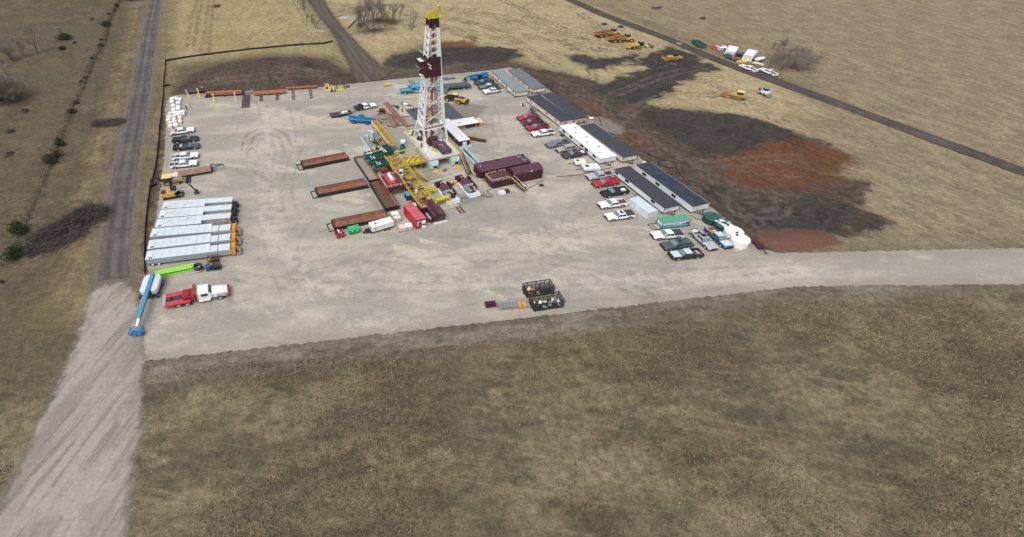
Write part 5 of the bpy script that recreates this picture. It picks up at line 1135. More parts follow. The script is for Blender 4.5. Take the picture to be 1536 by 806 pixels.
# -------------------------------------------------------------- drinking water skid
def water_skid():
 h = 1.45; o, a, W, L = rect(('H',385,532), ('H',1025,462), ('H',222,402), h)
 t = T('water_skid', 'drinking water skid with green roof, blue wave banner and green frame', 'water skid', o, a)
 g_ = mat('skid_green', (.02, .12, .075), .5)
 mb = MB(); mb.box(.1, .12, .2, W - .1, L - .1, h - .08); mb.build('tank_body', siding, t)
 mb = MB(); mb.box(-.03, -.03, h - .075, W + .03, L + .03, h + .0); mb.build('roof', mat('mossy_green_roof', (.075, .30, .20), .6, var=.15, scale=1.5, dirt=(.25, .36, .15), dirt_amt=.3), t)
 mb = MB()
 for x in (0, W - .1):
  for y in (0, L - .1): mb.box(x, y, .1, x + .1, y + .1, h - .08)
 mb.box(-.2, -.05, 0, W + .3, .08, .15); mb.box(-.2, L - .08, 0, W + .3, L + .05, .15)
 mb.build('frame', g_, t)
 mb = MB(); mb.path([(0, .05, .1), (-1.6, .05, .1), (-1.6, L - .05, .1), (0, L - .05, .1)], .07, 5); mb.tube((-.8, .05, .1), (-.8, L - .05, .1), .05, 5); mb.build('tow_frame', g_, t)
 # banner: white upper, dark blue wave, light blue base, on the long side and the left end
 lb = mat('banner_light_blue', (.13, .42, .66), .5, var=.06); db = mat('banner_blue', (.03, .14, .42), .5, var=.06)
 bn = MB(); bn.box(.12, .098, .2, W - .12, .112, h - .1); bn.box(.082, .14, .2, .096, L - .12, h - .1); B_ = bn.build('banner', white, t)
 n = 40
 def wave(f0, y, horizontal, mt, amp, name, base=.2):
  mb = MB()
  for k_ in range(n):
   u0, u1 = k_/n, (k_ + 1)/n
   z0, z1 = f0 + amp*math.sin(u0*7 + f0*9), f0 + amp*math.sin(u1*7 + f0*9)
   if horizontal: x0, x1 = .13 + (W - .26)*u0, .13 + (W - .26)*u1; mb.hexa([(x0, y, base), (x1, y, base), (x1, y + .012, base), (x0, y + .012, base), (x0, y, z0), (x1, y, z1), (x1, y + .012, z1), (x0, y + .012, z0)])
   else: y0, y1 = .15 + (L - .3)*u0, .15 + (L - .3)*u1; mb.hexa([(y, y0, base), (y + .012, y0, base), (y + .012, y1, base), (y, y1, base), (y, y0, z0), (y + .012, y0, z0), (y + .012, y1, z1), (y, y1, z1)])
  mb.build(name, mt, B_)
 wave(.66, .084, True, db, .07, 'blue_wave'); wave(.52, .070, True, lb, .06, 'light_wave'); wave(.62, .068, False, db, .06, 'blue_wave'); wave(.48, .054, False, lb, .05, 'light_wave')
 # the lettering is too small to read in the photo: short dark strokes at its place and size
 tx = MB(); r2 = random.Random(5)
 x = W*.30
 while x < W*.62:
  w_ = r2.uniform(.05, .10); tx.box(x, .082, .80, x + .03, .096, .80 + r2.choice([.14, .14, .2])); tx.box(x + .03, .082, .80 + r2.choice([0, .1]), x + w_, .096, .83 + r2.choice([0, .1]) ); x += w_ + .05
 y = L*.25
 while y < L*.75:
  tx.box(.066, y, 1.02, .08, y + .04, 1.02 + r2.choice([.12, .18])); y += .11
 tx.build('lettering', mat('banner_lettering', (.05, .13, .13), .6), B_)
 mb = MB(); mb.lathe(W*.78, .05, [(.01, .2), (.02, .2)], 6); mb = MB(); mb.drum((W*.79, .078, .78), (0, 1, 0), .17, .02, 16); mb.drum((W*.74, .074, .72), (0, 1, 0), .1, .02, 14); mb.build('water_drop_emblem', db, B_)
 mb = MB(); mb.box(W*.86, .03, .6, W*.96, .066, .95); mb.build('valve_box', dark, t)
water_skid()
def hose(pts, r, mt, label, name='hose', z=.05, cat='hose', group=None):
 P = [G(*p) for p in pts]; L = []
 for i in range(len(P) - 1):
  a = P[max(i-1, 0)]; b = P[i]; c = P[i+1]; d = P[min(i+2, len(P)-1)]
  for k_ in range(6):
   u = k_/6; L.append(.5*(2*b + (c-a)*u + (2*a-5*b+4*c-d)*u*u + (3*b-a-3*c+d)*u**3))
 L.append(P[-1]); mb = MB(); mb.path([(p.x, p.y, z) for p in L], r, 5)
 ob = mb.build(name, mt); tag(ob, label, cat, group, 'thing'); return ob
hose([('H',960,360), ('H',1050,375), ('H',1120,430), ('H',1230,465), ('H',1310,460)], .05, greenmach, 'thin green hose between the water skid and the green tanks')
hose([('m',680,750), ('m',720,735), ('m',765,745), ('m',760,785), ('m',830,770), ('m',960,700)], .05, black, 'black hose curling beside the maroon fuel tank stairs')
hose([('F',1230,570), ('F',1165,600), ('F',1200,650), ('F',1260,690), ('F',1180,720), ('F',1080,690), ('F',900,720), ('F',640,740)], .06, black, 'black hose looping across the gravel below the mud pumps')
hose([('F',-20,590), ('F',70,600), ('F',120,630), ('F',90,660), ('F',10,655)], .05, black, 'black hose loop beside the yellow mud tank deck')
hose([('w',470,335), ('w',540,360), ('w',600,385), ('w',640,395), ('w',700,410), ('w',727,430), ('w',700,448), ('w',640,442), ('w',606,420), ('w',620,400), ('w',660,395)], .09, dark, 'dark hose with a wide loop on the bare soil behind the trailers', z=.16)
hose([('w',715,445), ('w',740,480), ('w',775,530), ('w',820,570)], .08, dark, 'dark hose running along the back of the black-roofed trailer', z=.16)
hose([('n',905,232), ('n',960,265), ('n',1000,320), ('n',1010,380)], .07, dark, 'dark hose across the pale gravel patch behind the trailers', z=.16)
hose([('N',0,240), ('N',200,232), ('N',400,222), ('N',640,235), ('N',860,268), ('N',980,280)], .05, dark, 'thin dark pipe laid along the foot of the brown soil bank', z=.35)
hose([('o',-120,350), ('o',120,330), ('o',260,300), ('o',400,270), ('o',540,240)], .06, dark, 'dark cable running from the trailers to the maroon tanks')
bm = hose([('m',990,690), ('m',1080,695)], .09, yellow, 'short yellow hose guard near the maroon tank', 'cable_guard', cat='cable guard')
hose([('o',130,342), ('o',260,318), ('o',490,282)], .10, machyel, 'yellow cable guard across the gravel between the pickups', 'cable_guard', cat='cable guard')

# -------------------------------------------------------------- towed white light plants
def light_plant(Q, X, Y, label, two=False):
 o, a, W, L = rect(Q, X, Y, 1.0)
 t = T('towed_generator', label, 'generator', o, a, 'small white towed generators')
 mb = MB()
 if two: mb.loft([[(x, y, z) for x, y in ((0, 0), (W*.52, 0), (W*.52, L), (0, L))] for z in (.4, .95)] + [[(.15, .1, 1.05), (W*.5, .1, 1.05), (W*.5, L - .1, 1.05), (.15, L - .1, 1.05)]]); mb.loft([[(x, y, z) for x, y in ((W*.55, 0), (W, 0), (W, L), (W*.55, L))] for z in (.4, .98)] + [[(W*.57, .1, 1.08), (W - .1, .1, 1.08), (W - .1, L - .1, 1.08), (W*.57, L - .1, 1.08)]])
 else: mb.loft([[(0, 0, .4), (W, 0, .4), (W, L, .4), (0, L, .4)], [(0, 0, .85), (W, 0, .9), (W, L, .9), (0, L, .85)], [(.25, .12, 1.0), (W - .12, .12, 1.05), (W - .12, L - .12, 1.05), (.25, L - .12, 1.0)]])
 mb.build('housing', white, t)
 mb = MB(); mb.box(W*.12, L*.3, 1.03 if not two else 1.055, W*.35, L*.7, 1.09); mb.build('exhaust_hatch', dark, t)
 mb = MB(); mb.box(0, .1, .25, W, L - .1, .39); mb.bar((0, L*.5, .3), (-1.5, L*.5, .25), .09, .08); mb.build('chassis', dark, t)
 for x in ((W*.5,) if not two else (W*.62, W*.85)):
  for y in (-.06, L + .06):
   mb = MB(); mb.drum((x, y, .24), (0, 1, 0), .24, .16, 12); w_ = mb.build('wheel', rubber, t); mb = MB(); mb.drum((x, y + (-.09 if y < 0 else .09), .24), (0, 1, 0), .12, .03, 8); mb.build('rim', white, w_)
light_plant(('o',110,185), ('o',228,178), ('o',100,140), 'small white towed generator with one axle beside the dark grey pickup')
light_plant(('o',210,255), ('o',385,240), ('o',208,200), 'white two-part towed generator with twin axles beside the silver-grey pickup', True)
small_gear('generator_box', 'F', 1440, 655, 'small white box pump with an orange cap near the maroon fuel tank', [('housing', white, [('cbox', 0, 0, .1, 1.3, .9, .55, .15, .92, .9)]), ('frame', greysteel, [('cbox', 0, 0, 0, 1.4, 1.0, .095, .15)]), ('cap', orange, [('cbox', .3, .5, .45, .25, .25, .35)])], 0, 'pump')
small_gear('compressor', 'F', 1530, 625, 'small dark machine beside the white box pump', [('body', dark, [('cbox', 0, 0, .1, 1.0, .8, .5, .2)]), ('skid', greysteel, [('cbox', 0, 0, 0, 1.2, .9, .095, .2)])], 0, 'machine')
small_gear('junction_box', 'm', 935, 760, 'small black box on a brown plate alone on the gravel', [('plate', wood, [('cbox', 0, 0, 0, 1.1, .7, .04, .2)]), ('box', black, [('cbox', 0, 0, .045, .7, .45, .3, .2)])], 0, 'box')
small_gear('gear_pile', 'n', 890, 300, 'white sacks and gear heaped at the far end of the joined office', [('sacks', white, [('blob', 0, 0, .3, .5, .4, .3, 4, 8, .1), ('blob', .5, .2, .25, .4, .3, .25, 4, 8, .1)]), ('box', greysteel, [('cbox', -.5, .5, 0, .8, .7, .6, .4)])], 0, 'gear')
small_gear('gear_pile', 'o', 830, 195, 'loose grey fittings and a tan board behind the black-roofed trailers', [('fittings', greysteel, [('cbox', -.3, 0, 0, .8, .4, .2, .4), ('cbox', .6, .2, 0, .5, .3, .25, 1.), ('drum', (-1.1, .3, .15), (1, 0, 0), .15, .6, 8)]), ('board', cardb, [('cbox', 1.3, .6, 0, 1.0, .6, .06, .5)])], 0, 'gear')
# ================================================================== THE DRILLING RIG (rig frame: x to the right along the front, y to the back)
def rig_thing(name, label, cat, x, y, z=0.0, rz=0.0, group=None):
 return T(name, label, cat, RG(x, y, z), RIGA + rz, group)
def drilling_rig():
 t = rig_thing('drilling_rig', 'tall land drilling rig with white lattice mast and maroon windwall on a pale blue base', 'drilling rig', 0, 0)
 W, L, H = 7.4, 14.1, 2.06
 # two side boxes of the substructure with tapered bows at the front
 for x0, x1, far in ((0, 2.3, 0), (5.1, 7.4, 1)):
  mb = MB(); mb.prismx([(.0, 1.0), (.35, .28), (1.6, .0), (L, .0), (L, H - .12), (.0, H - .12)], x0, x1)
  for k_ in range(9): y = 1.8 + k_*1.45; mb.box(x0 - .035, y - .05, .1, x0 - .002, y + .05, H - .2)
  s_ = mb.build('substructure_box', rigblue, t)
  xc = (x0 + x1)/2
  mb = MB(); mb.loft([[(x0 + .02, -.003, .30), (x1 - .02, -.003, .30), (x1 - .02, -.003, 1.75), (x0 + .02, -.003, 1.75)], [(x0 + .12, -.6, .18), (x1 - .12, -.6, .18), (x1 - .12, -.6, 1.5), (x0 + .12, -.6, 1.5)], [(x0 + .5, -1.25, .28), (x1 - .5, -1.25, .28), (x1 - .5, -1.25, 1.2), (x0 + .5, -1.25, 1.2)]]); mb.build('prow', rigblue, s_)
  mb = MB(); mb.box(xc - .42, -1.30, .5, xc + .42, -1.252, 1.02); mb.build('bow_recess', black, s_)
  mb = MB()
  for s in (-.5, .5): mb.bar((xc + s, -.95, 1.5), (xc + s*1.05, -1.34, .62), .12, .1)
  mb.build('bow_strut', paleyel, s_)
  mb = MB(); mb.lathe(xc, -1.75, [(.75, .0), (.75, .16), (.5, .22)], 10); mb.box(xc - .75, -2.4, .0, xc + .75, -2.25, .14); mb.build('bow_foot', yellow, s_)
 mb = MB(); mb.box(2.31, .3, H - .7, 5.09, .6, H - .35); mb.box(2.31, 6, H - .75, 5.09, 6.4, H - .2); mb.box(2.31, 12, H - .75, 5.09, 12.4, H - .2)
 mb.bar((2.31, .8, 1.0), (5.09, .8, 1.2), .12, .12); mb.build('cross_beam', rigblue, t)
 mb = MB(); mb.box(-.05, -.05, H - .115, 2.75, L, H); mb.box(2.755, -.05, H - .115, 4.9, L, H - .01); mb.box(4.905, -.05, H - .115, W + .05, L, H); mb.build('drill_floor', deckgrey, t)
 mb = MB(); mb.box(2.8, 2.2, H - .005, 4.85, 9.5, H + .02); mb.build('floor_plate', rigblue, t)
 mb = MB(); mb.box(-.13, -.13, H - .16, W + .13, -.052, H + .05); mb.box(-.13, -.05, H - .16, -.055, L + .05, H + .05); mb.box(W + .055, -.05, H - .16, W + .13, L + .05, H + .05); mb.build('floor_edge', paleyel, t)
 mb = MB(); mb.rail([(-.02, 0, H), (-.02, L, H), (3.0, L, H)], .6, .035, 1.5); mb.build('handrail', yellow, t)
 mb = MB(); mb.rail([(0, 0, H), (W, 0, H)], .6, .03, 1.5); mb.rail([(W, 0, H), (W, 5, H)], .6, .03, 1.5); mb.build('handrail', paleyel, t)
 mb = MB(); mb.box(-.6, 1.0, H - .95, -.14, 4.2, H - .88); mb.rail([(-.57, 1.0, H - .88), (-.57, 4.2, H - .88)], .5, .035, 1.2); mb.build('side_walkway', yellow, t)
 mb = MB(); mb.box(7.55, .1, H - .2, 8.15, 9.0, H - .1); mb.rail([(8.1, .1, H - .1), (8.1, 9.0, H - .1)], .55, .03, 1.4); mb.build('side_walkway', yellow, t)
 # machinery on the floor
 mb = MB(); mb.box(2.6, 5.2, H + .02, 4.6, 6.9, H + 1.15); mb.drum((3.6, 6.0, H + 1.15), (1, 0, 0), .6, 2.0, 14); mb.build('drawworks', maroon, t)
 mb = MB(); mb.hexa([(3.0, 3.6, H + .45), (5.0, 3.6, H + .45), (4.7, 6.6, H + .45), (3.0, 6.6, H + .45), (3.1, 3.7, H + 1.3), (4.9, 3.7, H + 1.3), (4.6, 6.5, H + 1.3), (3.1, 6.5, H + 1.3)]); mb.build('drawworks_guard', maroonroof, t)
 mb = MB(); mb.box(3.75, .75, H + .02, 5.7, 3.4, H + .85); dc = mb.build('control_cabin', dark, t)
 mb = MB(); mb.box(3.6, .5, H + .86, 5.9, 5.0, H + .98); mb.build('cabin_roof', maroonroof, t)
 mb = MB(); mb.box(4.2, .68, H + .35, 5.2, .745, H + .7); mb.build('window', paleglass, dc)
 mb = MB(); mb.box(4.0, 3.2, H + .985, 5.0, 4.6, H + 1.15); mb.box(4.5, 1.2, H + .985, 4.6, 3.0, H + 1.1); mb.build('roof_unit', greysteel, t)
 mb = MB()
 for x, y in ((2.55, 3.6), (3.0, 3.1), (2.5, 7.4), (3.4, 8.6), (2.2, 9.3)): mb.lathe(x, y, [(.32, H + .03), (.32, H + .4), (.2, H + .55)], 10)
 mb.build('winch_motor', lemon, t)
 mb = MB()
 for k_ in range(16): mb.cbox(rng.uniform(.5, 6.6), rng.uniform(7.5, 13.4), H + .02, rng.uniform(.3, 1.0), rng.uniform(.3, 1.1), rng.uniform(.2, .8), rng.uniform(0, 1))
 mb.build('floor_machinery', dark, t)
 mb = MB()
 for k_ in range(9): mb.cbox(rng.uniform(4.6, 6.8), rng.uniform(5.0, 9.5), H + .02, rng.uniform(.3, .8), rng.uniform(.3, .9), rng.uniform(.3, 1.1), rng.uniform(0, 1))
 mb.build('floor_equipment', deckgrey, t)
 mb = MB()
 for k_ in range(8): mb.cbox(rng.uniform(.4, 3), rng.uniform(9.5, 13.6), H + .03, rng.uniform(.3, .9), rng.uniform(.2, .6), rng.uniform(.15, .4), rng.uniform(0, 1))
 mb.build('yellow_fittings', yellow, t)
 mb = MB(); mb.tube((.75, 5.6, H), (.75, 5.6, H + 1.1), .2, 10); mb.build('red_cylinder', redp, t)
 # mast
 def ctr(z): k_ = (z - 2.06)/27; return Vector((4.0 - 1.0*k_, 7.6, z))
 def hw(z): return 2.62 - (z - 6.7)*.0795
 def hd(z): return 1.55 - (z - 6.7)*.033
 def C(sx, sy, z): c = ctr(z); return Vector((c.x + sx*hw(z), c.y + sy*hd(z), z))
 zn, z1, z2, z3, z4 = 6.7, 17.7, 21.7, 27.4, 29.2
 feet = {(-1,-1): Vector((1.5, 4.6, H)), (1,-1): Vector((6.9, 4.8, H)), (-1,1): Vector((.75, 10.1, H)), (1,1): Vector((6.9, 10.1, H))}
 lat = MB(); plate = MB(); leg = MB(); top = MB()
 def panels(mb, za, zb, n, r):
  for i in range(n):
   a, b = za + (zb - za)*i/n, za + (zb - za)*(i + 1)/n
   for s in (-1, 1):   # side faces zigzag
    mb.tube(C(s, -1, a), C(s, 1, (a + b)/2), r, 4); mb.tube(C(s, 1, (a + b)/2), C(s, -1, b), r, 4)
    mb.tube(C(s, -1, b), C(s, 1, b), r*.9, 4)
 for s in (-1, 1):
  for q in (-1, 1): lat.tube(C(s, q, zn), C(s, q, z3), .16 if q < 0 else .13, 6)
 panels(lat, zn, z1, 6, .12); panels(lat, z2, z3, 4, .12)
 for za, zb in ((7.4, 9.8), (10.6, 13.2), (14.2, 17.2), (21.8, 23.1), (23.2, 24.5), (24.6, 25.9), (26.0, 27.2)):   # front and back braces
  for q in (-1, 1):
   lat.tube(C(-.9, q, za), C(.85, q, zb), .085, 4); lat.tube(C(.85, q, za), C(-.9, q, zb), .085, 4); lat.tube(C(-1, q, (za + zb)/2), C(1, q, (za + zb)/2), .09, 4)
 lat.build('mast_lattice', white, t)
 def strip(mb, sa, sb, q, za, zb, off=-.06, n=6):
  for i in range(n):
   a, b = za + (zb - za)*i/n, za + (zb - za)*(i + 1)/n + .0
   P = [C(sa, q, a), C(sb, q, a), C(sb, q, b), C(sa, q, b)]; P = [p + Vector((0, off, 0)) for p in P]
   mb.hexa([P[0], P[1], P[1] + Vector((0, .05, 0)), P[0] + Vector((0, .05, 0)), P[3], P[2], P[2] + Vector((0, .05, 0)), P[3] + Vector((0, .05, 0))])
 for q_ in ((.70, 1.02, -1, zn, z1), (-1.02, -.84, -1, zn, z1), (.42, 1.06, -1, z2, z3)): mb = MB(); strip(mb, *q_, -.2); mb.build('mast_plate', white, t)
 mb = MB(); strip(mb, .72, .98, 1, zn, z1, .1); mb.build('mast_rear_plate', steel, t)
 for (sx, sy), p in feet.items():
  mb = MB(); c_ = C(sx, sy, zn); d_ = (p - c_); a = Vector((.28, 0, 0)); b = Vector((0, .2, 0)) * sy
  mb.tube(c_ - a*.6, p - a*.45, .1, 5); mb.tube(c_ + a*.6, p + a*.45, .1, 5)
  for i in range(6):
   u, v_ = i/6, (i + 1)/6; mb.tube((c_ - a*.6).lerp(p - a*.45, u), (c_ + a*.6).lerp(p + a*.45, v_), .055, 4); mb.tube((c_ + a*.6).lerp(p + a*.45, u), (c_ - a*.6).lerp(p - a*.45, u), .05, 4)
  mb.cbox(p.x, p.y, H + .021, .8, .7, .12); mb.build('leg', white, t)
 for s in (-1, 1):
  mb = MB(); mb.tube(C(s, -1, zn), C(s, 1, zn), .18, 6); mb.tube(C(s, -1, zn), C(s, 1, zn + 1.4), .1, 5); mb.tube(C(s, 1, zn), C(s, -1, zn + 1.4), .1, 5); mb.build('node_frame', white, t)
 mb = MB(); a, b = C(-1, -1, zn - .1), C(1, -1, zn + .2)
 mb.tube(a, b, .13, 5); mb.tube(a + Vector((0, 0, -.9)), b + Vector((0, 0, -.9)), .13, 5)
 for i in range(7): mb.tube(a.lerp(b, i/7), a.lerp(b, (i + 1)/7) + Vector((0, 0, -.9)), .06, 4); mb.tube(a.lerp(b, (i+1)/7), a.lerp(b, i/7) + Vector((0, 0, -.9)), .06, 4)
 mb.build('cross_truss', white, t)
 mb = MB(); mb.bar(a + Vector((.3, .15, -.45)), b + Vector((-.3, .15, -.45)), .1, .55); mb.build('truss_panel', rustorange, t)
 # windwall
 mb = MB(); Pz = []
 for z in (z1, z2):
  c_ = ctr(z); w_, d_ = hw(z) + .46, hd(z) + .38
  Pz.append([(c_.x - w_, c_.y - d_, z), (c_.x + w_*.55, c_.y - d_, z), (c_.x + w_, c_.y - d_*.55, z), (c_.x + w_, c_.y + d_, z), (c_.x - w_, c_.y + d_, z)])
 mb.loft(Pz, cap=False); Pi = [[(ctr(p[2]).x + (p[0] - ctr(p[2]).x)*.97, ctr(p[2]).y + (p[1] - ctr(p[2]).y)*.97, p[2]) for p in r_] for r_ in Pz]; mb.loft([r_[::-1] for r_ in Pi], cap=False)
 ww = mb.build('windwall', maroon, t)
 mb = MB(); c_ = ctr(20.2)
 for k_ in range(2): mb.hexa([(c_.x - 1.75 + .3*k_, c_.y - hd(19) - .47, 20.6 - .75*k_), (c_.x - .9 + .15*k_, c_.y - hd(19) - .47, 20.0 - .62*k_), (c_.x - .9 + .15*k_, c_.y - hd(19) - .41, 20.0 - .62*k_), (c_.x - 1.75 + .3*k_, c_.y - hd(19) - .41, 20.6 - .75*k_),
     (c_.x - 1.75 + .3*k_, c_.y - hd(19) - .47, 20.85 - .75*k_), (c_.x - .9 + .15*k_, c_.y - hd(19) - .47, 20.25 - .62*k_), (c_.x - .9 + .15*k_, c_.y - hd(19) - .41, 20.25 - .62*k_), (c_.x - 1.75 + .3*k_, c_.y - hd(19) - .41, 20.85 - .75*k_)])
 mb.build('white_stripes', white, ww)
 mb = MB(); c_ = ctr(19.4); x0 = c_.x - hw(19.4) - 1.55; mb.box(x0, c_.y - .9, 19.7, x0 + .08, c_.y + 1.2, 21.0); mb.box(x0 + .085, c_.y - .95, 19.7, x0 + 1.2, c_.y - .87, 21.0); mb.build('racking_board_wall', maroon, t)
 mb = MB(); mb.box(x0, c_.y - .9, 19.6, x0 + 1.2, c_.y + 1.2, 19.69); mb.box(x0 + .085, c_.y + 1.1, 19.7, x0 + 1.2, c_.y + 1.18, 21.0); mb.box(x0 + .085, c_.y - .86, 20.8, x0 + 1.2, c_.y + 1.0, 20.86); mb.build('racking_board', siding, t)
 mb = MB(); mb.path([(x0 - .3, c_.y - 1.3, 18.6), (x0 + .3, c_.y - 1.5, 18.5), (x0 + .9, c_.y - 1.6, 17.6), (x0 + 1.15, c_.y - 1.5, 16.2), (x0 + .95, c_.y - 1.4, 13)], .15, 6); mb.build('kelly_hose', white, t)
 mb = MB(); a = C(-1, -1, 21.9); mb.tube(a, a + Vector((-2.0, -.1, 1.6)), .09, 5); mb.build('gin_arm', white, t)
 mb = MB(); c_ = ctr(18); mb.box(c_.x + hw(18) + .25, c_.y - .3, 19.2, c_.x + hw(18) + .45, c_.y + .3, 20.3); mb.build('ladder_cage', white, t)
 # dark upper section
 mb = MB()
 for s in (-1, 1):
  for q in (-1, 1): mb.tube(C(s, q, z3), C(s, q, z4), .15, 6)
 for q in (-1, 1):
  for i in range(4):
   u, v_ = -1 + i*.5, -.5 + i*.5; mb.tube(C(u, q, z3), C(v_, q, z4), .07, 4); mb.tube(C(v_, q, z3), C(u, q, z4), .07, 4)
 for s in (-1, 1): mb.tube(C(s, -1, z3), C(s, 1, z4), .08, 4); mb.tube(C(s, 1, z3), C(s, -1, z4), .08, 4)
 mb.hexa([C(-1.0, -.98, z3), C(-.45, -.98, z3), C(-.45, -.9, z3), C(-1, -.9, z3), C(-1.0, -.98, z4), C(-.45, -.98, z4), C(-.45, -.9, z4), C(-1, -.9, z4)])
 mb.hexa([C(.35, -.98, z3), C(1, -.98, z3), C(1, -.9, z3), C(.35, -.9, z3), C(.35, -.98, z4), C(1, -.98, z4), C(1, -.9, z4), C(.35, -.9, z4)])
 mb.build('upper_mast_section', maroon, t)
 # crown
 c_ = ctr(29.3); mb = MB(); mb.box(c_.x - 1.35, c_.y - 1.1, 29.22, c_.x + 1.9, c_.y + 1.1, 29.36); mb.rail([(c_.x - 1.35, c_.y - 1.1, 29.36), (c_.x + 2.2, c_.y - 1.1, 29.36), (c_.x + 2.2, c_.y + 1.1, 29.36), (c_.x - 1.35, c_.y + 1.1, 29.36), (c_.x - 1.35, c_.y - 1.1, 29.36)], .8, .04, .7); cr = mb.build('crown_platform', lemon, t)
 for k_ in range(3):
  mb = MB(); mb.drum((c_.x - .3 + .22*k_, c_.y - .5 + .25*k_, 29.75), (.3, 1, 0), .75, .18, 18); mb.build('sheave', lemon, cr)
 mb = MB(); mb.path([(c_.x + .7, c_.y, 29.3), (c_.x + 1.0, c_.y, 31.0), (c_.x + 1.5, c_.y, 31.0)], .1, 5); mb.blob(c_.x + 1.15, c_.y, 31.1, .3, .3, .28, 5, 8); mb.tube((c_.x + .7, c_.y, 29.4), (c_.x + 1.5, c_.y, 30.9), .06, 4); mb.build('crown_jib', lemon, cr)
 # travelling gear
 mb = MB(); mb.tube(ctr(3.0) + Vector((.05, 0, 0)), ctr(28.6) + Vector((.15, 0, 0)), .27, 8); mb.tube(ctr(3.0) + Vector((.4, .3, 0)), ctr(12) + Vector((.4, .3, 0)), .1, 6); mb.build('drill_pipe', mat('orange_drill_pipe', (.42, .11, .035), .6, var=.2, dirt=(.22, .07, .04), dirt_amt=.3), t)
 mb = MB(); c2 = ctr(8.0); mb.cbox(c2.x - .35, c2.y, 7.2, .5, .7, 1.4); mb.cbox(c2.x - .3, c2.y, 8.7, .7, .5, .5); mb.build('travelling_block', lemon, t)
 mb = MB()
 for k_ in range(4): mb.tube(ctr(8.6) + Vector((-.3 + .12*k_, 0, 0)), ctr(29.3) + Vector((-.3 + .12*k_, 0, 0)), .025, 3)
 for q in (-.55, .62): mb.tube(C(q, 1, zn), C(q, 1, z3), .08, 5)
 mb.build('wireline', steel, t)
 mb = MB(); mb.tube(C(.4, -.8, H + .3), C(.4, -.8, z1), .1, 6); mb.tube(C(-.45, .7, 3), C(-.45, .7, z1), .07, 6); mb.build('standpipe', steel, t)
drilling_rig()

def stair(a, b, w, label, name='stairway', stepm=None, railm=paleyel, group=None):
 """a: foot (world), b: head (world)"""
 d = b - a; h = math.atan2(d.y, d.x); L = math.hypot(d.x, d.y); t = T(name, label, 'stairs', (a.x, a.y, 0), h, group)
 mb = MB(); n = max(6, int(L/.35))
 for k_ in range(n): x = L*(k_ + .5)/n; z = d.z*(k_ + .5)/n + a.z; mb.box(x - .13, -w/2 + .06, z - .03, x + .13, w/2 - .06, z + .02)
 mb.build('tread', stepm or dark, t)
 for s in (-1, 1):
  mb = MB(); mb.bar((0, s*w/2, a.z + .02), (L, s*w/2, d.z + a.z + .02), .08, .2); mb.build('stringer', railm if stepm is None else maroon, t)
  mb = MB()
  for k_ in range(5): x = L*k_/4; z = d.z*k_/4 + a.z; mb.tube((x, s*w/2, z), (x, s*w/2, z + .62), .03, 4)
  mb.tube((0, s*w/2, a.z + .62), (L, s*w/2, d.z + a.z + .62), .05, 5); mb.build('handrail', railm, t)
 return t
stair(RG(7.2, -5.75), RG(7.75, -.2, 2.0), 1.05, 'maroon stairway with yellow handrails rising to the front of the drill floor', stepm=rustdark)

def doghouse():
 t = rig_thing('rig_office', 'long maroon rig house with bright white roof on the right of the drill floor', 'rig house', 10.4, 5.95); W, L = 2.75, 11.4
 mb = MB(); mb.box(-.15, -1.1, 0, W + .5, L + .2, .2); mb.build('skid', rigblue, t)
 mb = MB(); mb.box(0, 0, .2, W, L, 1.5); w_ = mb.build('wall', maroon, t)
 mb = MB(); mb.loft([[(-.06, -.08, 1.503), (W + .06, -.08, 1.503), (W + .06, L + .08, 1.503), (-.06, L + .08, 1.503)], [(-.06, -.08, 1.56), (W + .06, -.08, 1.56), (W + .06, L + .08, 1.56), (-.06, L + .08, 1.56)], [(W*.5 - .1, -.06, 1.66), (W*.5 + .1, -.06, 1.66), (W*.5 + .1, L + .06, 1.66), (W*.5 - .1, L + .06, 1.66)]]); mb.build('roof', roofwhite, t)
 mb = MB(); mb.box(.9, -.45, .22, 1.75, -.005, 1.15); mb.build('air_conditioner', siding, t)
 mb = MB(); mb.lathe(W*.5 + .3, 2.6, [(.14, 1.6), (.14, 1.75)], 8); mb.lathe(W*.5 + .1, 1.8, [(.12, 1.6), (.12, 1.74)], 8); mb.build('roof_vent', steel, t)
 mb = MB(); mb.drum((-.03, 2.2, 1.0), (1, 0, 0), .16, .05, 12); mb.build('side_lamp', white, t)
 for y in (5, 8.2):
  mb = MB(); mb.box(-.03, y - .4, .25, -.003, y + .4, 1.3); mb.build('door', maroonroof, t)
 mb = MB(); mb.rail([(W + .4, -1.0, .2), (W + .4, .6, .2)], .5, .03); mb.build('handrail', yellow, t)
doghouse()
for x, y, w, d, h, m_, nm, lb in ((2.9, -2.2, .9, .6, .5, greysteel, 'tool_box', 'grey tool box between the bows of the rig base'), (-1.0, 1.5, .7, .5, .45, yellow, 'valve_box', 'small yellow valve box beside the left flank of the rig base'), (9.2, 3.2, .5, .5, .6, redp, 'fire_box', 'small red box beside the foot of the stairway right of the rig base'), (-2.6, 5.0, .8, .5, .4, dark, 'pump_box', 'small dark box on the gravel left of the rig base'), (8.9, -1.6, .7, .35, .3, redp, 'hose_box', 'low red box by the pale blue equipment skid')):
 q_ = rig_thing(nm, lb, 'box', x, y, 0, .3); mb = MB(); mb.cbox(0, 0, .05, w, d, h); mb.build('case', m_, q_); mb = MB(); mb.cbox(0, 0, 0, w*1.1, d*1.1, .048); mb.build('base', dark, q_); mb = MB(); mb.cbox(0, 0, h + .052, w*.9, d*.9, .05); mb.build('lid', greysteel, q_)
